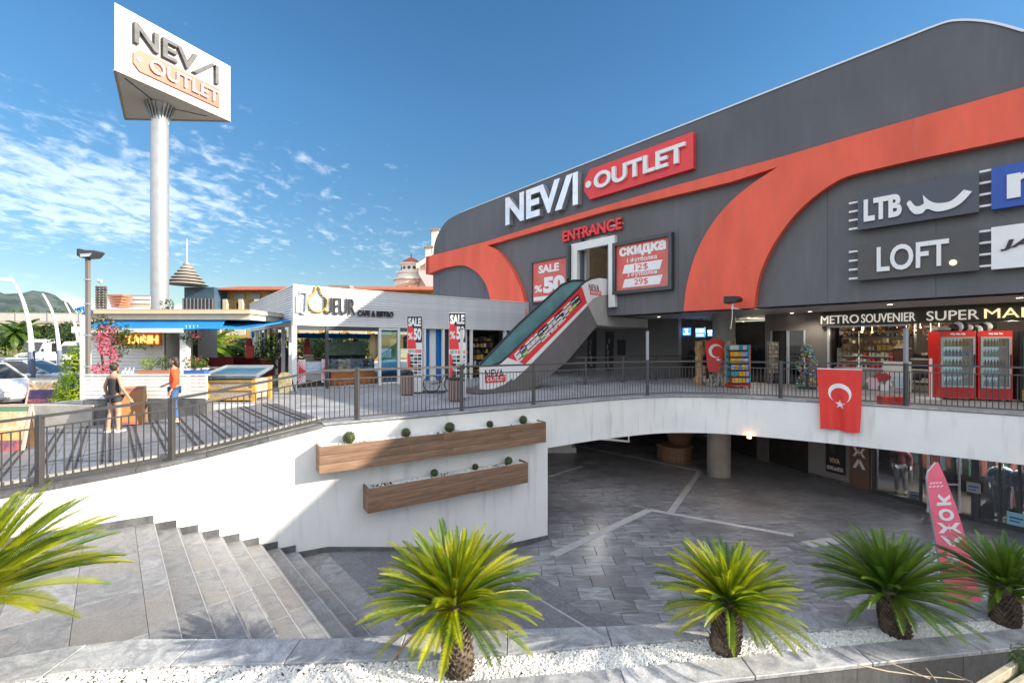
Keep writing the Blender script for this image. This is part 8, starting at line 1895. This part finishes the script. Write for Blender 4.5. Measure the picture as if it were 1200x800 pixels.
# white domed building behind the mall
DY = 70
db = thing('domed_building', 'white building with a round tower and small red dome behind the cafe', 'building', (hx(490, DY), DY, 0)); Fd = Fr(Vector((hx(452, DY), DY, 0)), (1, 0, 0), (0, -1, 0)); dp_ = Fd.uv
lim = mat('limewash', (.78, .74, .68), .8, var=.03, vscale=.3); ctw = Vector((hx(478.5, DY), DY + 2, 0))
zq = lambda y: dp_(478, y)[1]
mb = MB(); mb.prism([dp_(*p) for p in ((452, 400), (452, 336), (463, 336), (463, 330), (492, 326), (492, 322), (506, 316), (520, 318), (520, 400))], Fd, -9, 0); mb.build('wall', lim, db)
mb = MB(); mb.prism([dp_(*p) for p in ((492, 322), (492, 312), (504, 304), (522, 300), (522, 345), (506, 345))], Fd, -9, 1.0); mb.build('upper_wall', mat('limewash_grey', (.60, .58, .58), .8), db)
mb = MB(); mb.prism([dp_(*p) for p in ((490, 311), (504, 302.5), (522, 298), (522, 304), (504, 308), (490, 316.5))], Fd, -9, 1.5); mb.build('cornice', lim, db)
def drum(y0, y1, r0, r1, nm, m_): mb = MB(); mb.lathe((ctw.x, ctw.y, zq(y0)), [(r0, 0), (r1, zq(y1) - zq(y0))], 24); mb.build(nm, m_, db, autosmooth=True)
drum(336, 327, 2.6, 2.6, 'tower_base', lim); drum(327, 325, 2.9, 2.9, 'cornice', lim); drum(325, 319, 2.1, 2.1, 'tower_base', lim); drum(319, 317, 2.3, 2.3, 'cornice', lim); drum(317, 308, 1.55, 1.55, 'tower_drum', lim); drum(308, 306.5, 1.75, 1.75, 'cornice', lim)
mb = MB(); zd = zq(306.5); mb.lathe((ctw.x, ctw.y, zd), [(1.5, 0), (1.35, .3), (1.0, .62), (.45, .9), (.12, 1.0), (.10, 1.5), (.02, 1.7)], 20); mb.build('dome', roofred, db, autosmooth=True)
for k in range(12):
    a = k / 12 * 6.283; p = Vector((ctw.x + math.cos(a) * 1.55, ctw.y + math.sin(a) * 1.55, zq(312.5))); mb = MB(); mb.tube([p, p + Vector((math.cos(a), math.sin(a), 0)) * .06], .26, 12); mb.build('round_window', carblk, db)
mb = MB(); mb.bar(Fd(*dp_(455, 341), .5), Fd(*dp_(492, 329), .5), .5, .5); mb.build('brown_eave', mat('eave_brown', (.35, .25, .2), .8), db)
for k in range(7):
    x_ = 464 + k * 4.2; y_ = 343 - k * 1.35; c = dp_(x_, y_); mb = MB(); mb.prism([(c[0] - .16, c[1] - .3), (c[0] + .16, c[1] - .3), (c[0] + .16, c[1] + .2), (c[0], c[1] + .34), (c[0] - .16, c[1] + .2)], Fd, .0, .12); mb.build('arched_window', carblk, db)
for (x_, y0, y1) in ((504, 315, 292), (511, 300, 272)):
    a = dp_(x_, y0); b = dp_(x_, y1); mb = MB(); mb.prism(rect(a[0] - .5, a[1], a[0] + .5, b[1]), Fd, -1, 1.2); mb.build('turret', lim, db); mb = MB(); mb.prism(rect(a[0] - .75, b[1], a[0] + .75, b[1] + .22), Fd, -1.2, 1.4); mb.build('turret_cap', mat('eave_brown', (.35, .25, .2)), db)
mb = MB(); c = at(400, 336.5, 45); mb.box(c, (2.1, 1.2, .25)); o = mb.build('roof_lantern', mat('eave_brown', (.35, .25, .2))); 
tagp(o, 'small brown flat cap of a far roof just above the cafe parapet', 'roof cap'); o.location.z -= .0

# second hotel mass behind the cafe (seen through its glazing)
t = thing('hotel', 'cream hotel wing with ochre balconies glimpsed through the cafe glazing', 'building', (hx(400, 48), 48, -.4)); Fq = Fr(Vector((hx(205, 48), 48, 0)), (1, 0, 0), (0, -1, 0)); Lq = hx(560, 48) - hx(205, 48)
mb = MB(); mb.prism(rect(0, -.4, Lq, 4.6), Fq, -6, -1.2); mb.build('wall', hotely, t)
for i in range(2):
    for j in range(int(Lq / 2.6)):
        mb = MB(); mb.prism(rect(j * 2.6 + .3, .2 + i * 2.4, j * 2.6 + 2.3, 1.15 + i * 2.4), Fq, -.3, .0); mb.build('balcony_front', hotelw, t); mb = MB(); mb.prism(rect(j * 2.6 + .8, 1.2 + i * 2.4, j * 2.6 + 1.9, 2.3 + i * 2.4), Fq, -1.2, -1.1); mb.build('window', carblk, t)

# ================================================================ PEOPLE
def skinned(name, joints, edges, mt, parent, root=0, sub=2, M=None):
    me = bpy.data.meshes.new(name); me.from_pydata([Vector(j[:3]) for j in joints], edges, []); me.materials.append(mt)
    o = inst(name, me, parent, M if M is not None else MW[parent].copy())
    sk = o.modifiers.new('skin', 'SKIN'); sk.use_smooth_shade = True
    for i, v in enumerate(me.skin_vertices[0].data): r_ = joints[i][3]; v.radius = (r_, joints[i][4] if len(joints[i]) > 4 else r_); v.use_root = (i == root)
    sb = o.modifiers.new('sub', 'SUBSURF'); sb.levels = sub; sb.render_levels = sub
    return o
def head(parent, c, yaw, hair_m, skin_m, long=True):
    """c = head centre in the person's own space, yaw 0 looks along -Y"""
    M = MW[parent] @ Matrix.Translation(c) @ Matrix.Rotation(yaw, 4, 'Z')
    mb = MB(); mb.ball((0, 0, 0), (.075, .092, .112), 16)
    for v in mb.v:
        if v.z < -.02: v.x *= 1 - .35 * (-v.z / .11); v.y = v.y * (1 - .25 * (-v.z / .11)) - .01
    mb.ball((0, -.096, -.012), (.013, .018, .022), 8); mb.ball((0, -.085, -.055), (.026, .012, .010), 8)
    for s_ in (-1, 1): mb.ball((s_ * .077, .005, -.01), (.012, .02, .03), 8)
    h = inst('head', mb.mesh('head', skin_m, None, True), parent, M)
    for s_ in (-1, 1): e = MB(); e.ball((s_ * .03, -.083, .012), (.013, .008, .008), 8); inst('eye', e.mesh('eye', black), h, M)
    mb = MB(); mb.ball((0, .018, .022), (.088, .094, .108), 16, 0, .02)
    for v in mb.v:
        if v.y < -.035 and v.z < .06: v.y = -.035
    if long: mb.ball((0, .075, -.05), (.075, .05, .12), 12, 0, .04)
    else: mb.ball((0, .10, .06), (.035, .035, .035), 10)
    inst('hair', mb.mesh('hair', hair_m, None, True), h, M)
    return h
def hand_chains(w_, d, side, J, E, wi, curl=.35, fw=(0, -1, 0)):
    """palm and five fingers from the wrist joint: d = direction of the forearm, side = thumb side vector"""
    d = Vector(d).normalized(); s = Vector(side).normalized(); n = d.cross(s); W = Vector(w_)
    p = W + d * .045; J.append((*p, .026, .016)); pi = len(J) - 1; E.append((wi, pi)); k = W + d * .085; J.append((*k, .030, .014)); ki = len(J) - 1; E.append((pi, ki))
    for f_, (o_, l_) in enumerate(((.028, .070), (.010, .080), (-.009, .074), (-.027, .058))):
        a = k + s * o_ + d * .012; b = a + d * l_ * .5 + n * curl * l_ * .25; c = b + d * l_ * .42 + n * curl * l_ * .6
        J += [(*a, .0085), (*b, .008), (*c, .0065)]; i = len(J) - 3; E += [(ki, i), (i, i + 1), (i + 1, i + 2)]
    a = p + s * .030; b = a + s * .022 + d * .035; c = b + d * .028 + s * .004; J += [(*a, .011), (*b, .009), (*c, .0075)]; i = len(J) - 3; E += [(pi, i), (i, i + 1), (i + 1, i + 2)]
def person(lab, base, rz, H_, pose, mats, hairlong=True, yaw=0.0, hname='person'):
    t = thing(hname, lab, 'person' if hname == 'person' else 'mannequin', base, rz); s = H_ / 1.68
    J = [(0, 0, .93, .125, .10), (0, -.005, 1.08, .105, .085), (0, 0, 1.25, .125, .095), (0, .0, 1.38, .12, .08), (0, .005, 1.45, .05, .05), (0, -.005, 1.53, .045, .045)]; E = [(0, 1), (1, 2), (2, 3), (3, 4), (4, 5)]
    idx = {}
    for sd, nm in ((-1, 'L'), (1, 'R')):
        sh = pose.get('sh' + nm, (sd * .165, 0, 1.37)); el = pose['el' + nm]; wr = pose['wr' + nm]
        J.append((*sh, .055)); i = len(J) - 1; J.append((*el, .040)); J.append((*wr, .024, .028)); E += [(3, i), (i, i + 1), (i + 1, i + 2)]; idx['arm' + nm] = (i, i + 1, i + 2)
        hand_chains(wr, Vector(wr) - Vector(el), (-sd * .2, -1, 0.05), J, E, i + 2)
        hip = (sd * .09, 0, .86); kn = pose['kn' + nm]; an = pose['an' + nm]
        J.append((*hip, .095)); i = len(J) - 1; cf_ = tuple((Vector(kn) * .7 + Vector(an) * .3) + Vector((0, .015, 0)))
        J.append((*kn, .058)); J.append((*cf_, .056)); J.append((*an, .036)); tdir_ = pose.get('toe', (0, -1)); toe = (an[0] + tdir_[0] * .15, an[1] + tdir_[1] * .15, .028); J.append((*toe, .033, .025)); hl = (an[0] - tdir_[0] * .04, an[1] - tdir_[1] * .04, .035); J.append((*hl, .03))
        E += [(0, i), (i, i + 1), (i + 1, i + 2), (i + 2, i + 3), (i + 3, i + 4), (i + 3, i + 5)]; idx['leg' + nm] = (i, i + 1, i + 2, i + 3)
    J = [(j[0] * s, j[1] * s, j[2] * s) + tuple(r_ * s for r_ in j[3:]) for j in J]
    skinned('body', J, E, mats['skin'], t)
    def cloth_part(nm, ids, grow, mt, cut=None, extra=None):
        if nm is None: return
        mp_ = {}; JJ = []; EE = []
        for k in ids: mp_[k] = len(JJ); j = J[k]; JJ.append(j[:3] + tuple(r_ + grow for r_ in j[3:]))
        for a, b in E:
            if a in mp_ and b in mp_: EE.append((mp_[a], mp_[b]))
        for (a, b, f_, g) in (extra or []):      # partial limb: from a toward b by f_
            ja, jb = J[a], J[b]; p = Vector(ja[:3]).lerp(Vector(jb[:3]), f_); r0 = ja[3] + (jb[3] - ja[3]) * f_; mp_.setdefault((a, b), len(JJ)); JJ.append((*p, r0 + g)); EE.append((mp_[a], len(JJ) - 1))
        skinned(nm, JJ, EE, mt, t)
    aL, aR, lL, lR = idx['armL'], idx['armR'], idx['legL'], idx['legR']
    if mats.get('sleeve') == 'long': cloth_part('top', [0, 1, 2, 3, aL[0], aL[1], aR[0], aR[1]], mats.get('loose', .018), mats['top'], extra=[(aL[1], aL[2], .85, .02), (aR[1], aR[2], .85, .02)])
    else: cloth_part('top', [1, 2, 3, 0], .036, mats['top'])
    if mats.get('legs') == 'shorts': cloth_part('shorts', [0, lL[0], lR[0]], .018, mats['bottom'], extra=[(lL[0], lL[1], .42, .022), (lR[0], lR[1], .42, .022)])
    else: cloth_part('trousers', [0, lL[0], lL[1], lL[2], lR[0], lR[1], lR[2]], .014, mats['bottom'], extra=[(lL[2], lL[3], .85, .022), (lR[2], lR[3], .85, .022)])
    for L_ in (lL, lR): pass
    for nm, L_ in (('L', lL), ('R', lR)):
        a = Vector(J[L_[3]][:3]); td = Vector((*pose.get('toe', (0, -1)), 0)); M = MW[t] @ Matrix.Translation((a.x + td.x * .05, a.y + td.y * .05, .03)) @ Matrix.Rotation(math.atan2(-td.x, td.y) if False else math.atan2(td.y, td.x), 4, 'Z'); mb = MB(); mb.ball((0, 0, 0), (.145, .05, .04), 12)
        for v in mb.v: v.z = max(v.z, -.028)
        inst('shoe', mb.mesh('shoe', mats.get('shoe', black), None, True), t, M)
    head(t, Vector((0, -.012, 1.60)) * s, yaw, mats['hair'], mats['skin'], hairlong)
    return t
# woman in black, seen from behind on the ramp, walking away
zw = rampz(-.1)
person('woman seen from behind on the ramp in black sleeveless top and dark shorts', Vector(((134 - CX) / FPX * 10.9, 10.9, zw + .012)), math.pi - .25, 1.66,
    dict(elL=(-.27, .02, 1.12), wrL=(-.31, -.10, .88), elR=(.27, .03, 1.12), wrR=(.32, -.06, .88), knL=(-.10, -.03, .48), anL=(-.10, -.02, .07), knR=(.11, .0, .48), anR=(.12, .06, .07)),
    dict(skin=skin, top=mat('top_black', (.03, .03, .035), .85), bottom=mat('shorts_dark', (.05, .05, .06), .8), hair=hair, legs='shorts', shoe=letterw), False, .25)
zo = rampz(1.6)
person('woman in an orange-red long sleeved top and blue jeans turned to the left', Vector(((204.5 - CX) / FPX * 11.55, 11.55, rampz(1.1) + .005)), -1.0, 1.66,
    dict(elL=(-.22, .03, 1.10), wrL=(-.15, -.16, 1.0), elR=(.23, .05, 1.10), wrR=(.22, -.05, .86), knL=(-.08, -.02, .48), anL=(-.08, .02, .07), knR=(.10, -.02, .48), anR=(.10, .05, .07)),
    dict(skin=skin, top=mat('top_orange', (.72, .10, .03), .8), bottom=mat('jeans_blue', (.06, .13, .28), .85), hair=hair, sleeve='long', loose=.035, legs='long', shoe=letterw), True, -.3)
# mannequins behind the lower window
for i, (lab, px, Y, top_, rz, bot) in enumerate((('mannequin in a burgundy leather jacket and silver-grey trousers in the left display window', 1052, 15.6, mat('leather_burgundy', (.14, .02, .025), .4), -.7, mat('silver_trousers', (.35, .36, .38), .35, metal=.5)), ('mannequin in a grey-blue coat at the right display window, left of two', 1160, 13.4, mat('coat_grey_blue', (.12, .15, .20), .6), -.9, cloth[1]), ('mannequin in a dark navy coat at the right display window, right of two', 1186, 13.0, mat('coat_navy', (.05, .07, .13), .6), -.8, cloth[1]))):
    x = (px - CX) / FPX * Y
    if i: x += .25
    person(lab, Vector((x + .1, Y, PZ + .06)), rz, 1.78, dict(elL=(-.25, .04, 1.12), wrL=(-.22, -.10, .92), elR=(.25, .04, 1.12), wrR=(.24, -.08, .90), knL=(-.09, -.02, .48), anL=(-.10, .02, .07), knR=(.10, -.06, .48), anR=(.12, -.02, .07)),
        dict(skin=skin2, top=top_, bottom=bot, hair=hair, sleeve='long', loose=.04, legs='long'), False, 0, 'mannequin')
# ================================================================ LAMPS THE PLACE HAS (lit downlights and shop lighting)
def lamp(p, energy, col=(1, .86, .68), r=.12, spot=None):
    l = bpy.data.lights.new('downlight_lamp', 'SPOT' if spot else 'POINT'); l.energy = energy; l.color = col; l.shadow_soft_size = r
    if spot: l.spot_size = R(spot); l.spot_blend = .6
    o = bpy.data.objects.new('downlight_lamp', l); COL.objects.link(o); o.location = p; return o
for px, py in [(738, 379), (781, 382), (818, 384), (877, 372), (908, 380), (949, 364.8), (884, 383), (1043, 356.5), (1195, 348.5)]:
    Y = (zb + .05 - EYE) * FPX / (HY - py); lamp(((px - CX) / FPX * Y, Y, zb - .06), 17, spot=150)
for u in (1.2, 3.0, 4.8): lamp(SF(u, 2.2, -1.9), 11)
lamp(BF(ub + 2.5, 2.4, -3), 10); lamp(FF(du0 + .8, 6.5, -4), 22)
for i, (a, b) in enumerate(zip(LP[4:7], LP[5:8])):
    c = (a + b) / 2; lamp(c + Vector((1.1, .5, 2.2)), 34, col=(1, .94, .88))
lamp(((878 - CX) / FPX * 14.2, 14.2, BZ - .15), 9, (1, .7, .4)); lamp(at(700, 515, 15.5) - ZU * .25, 9, (1, .95, .9))
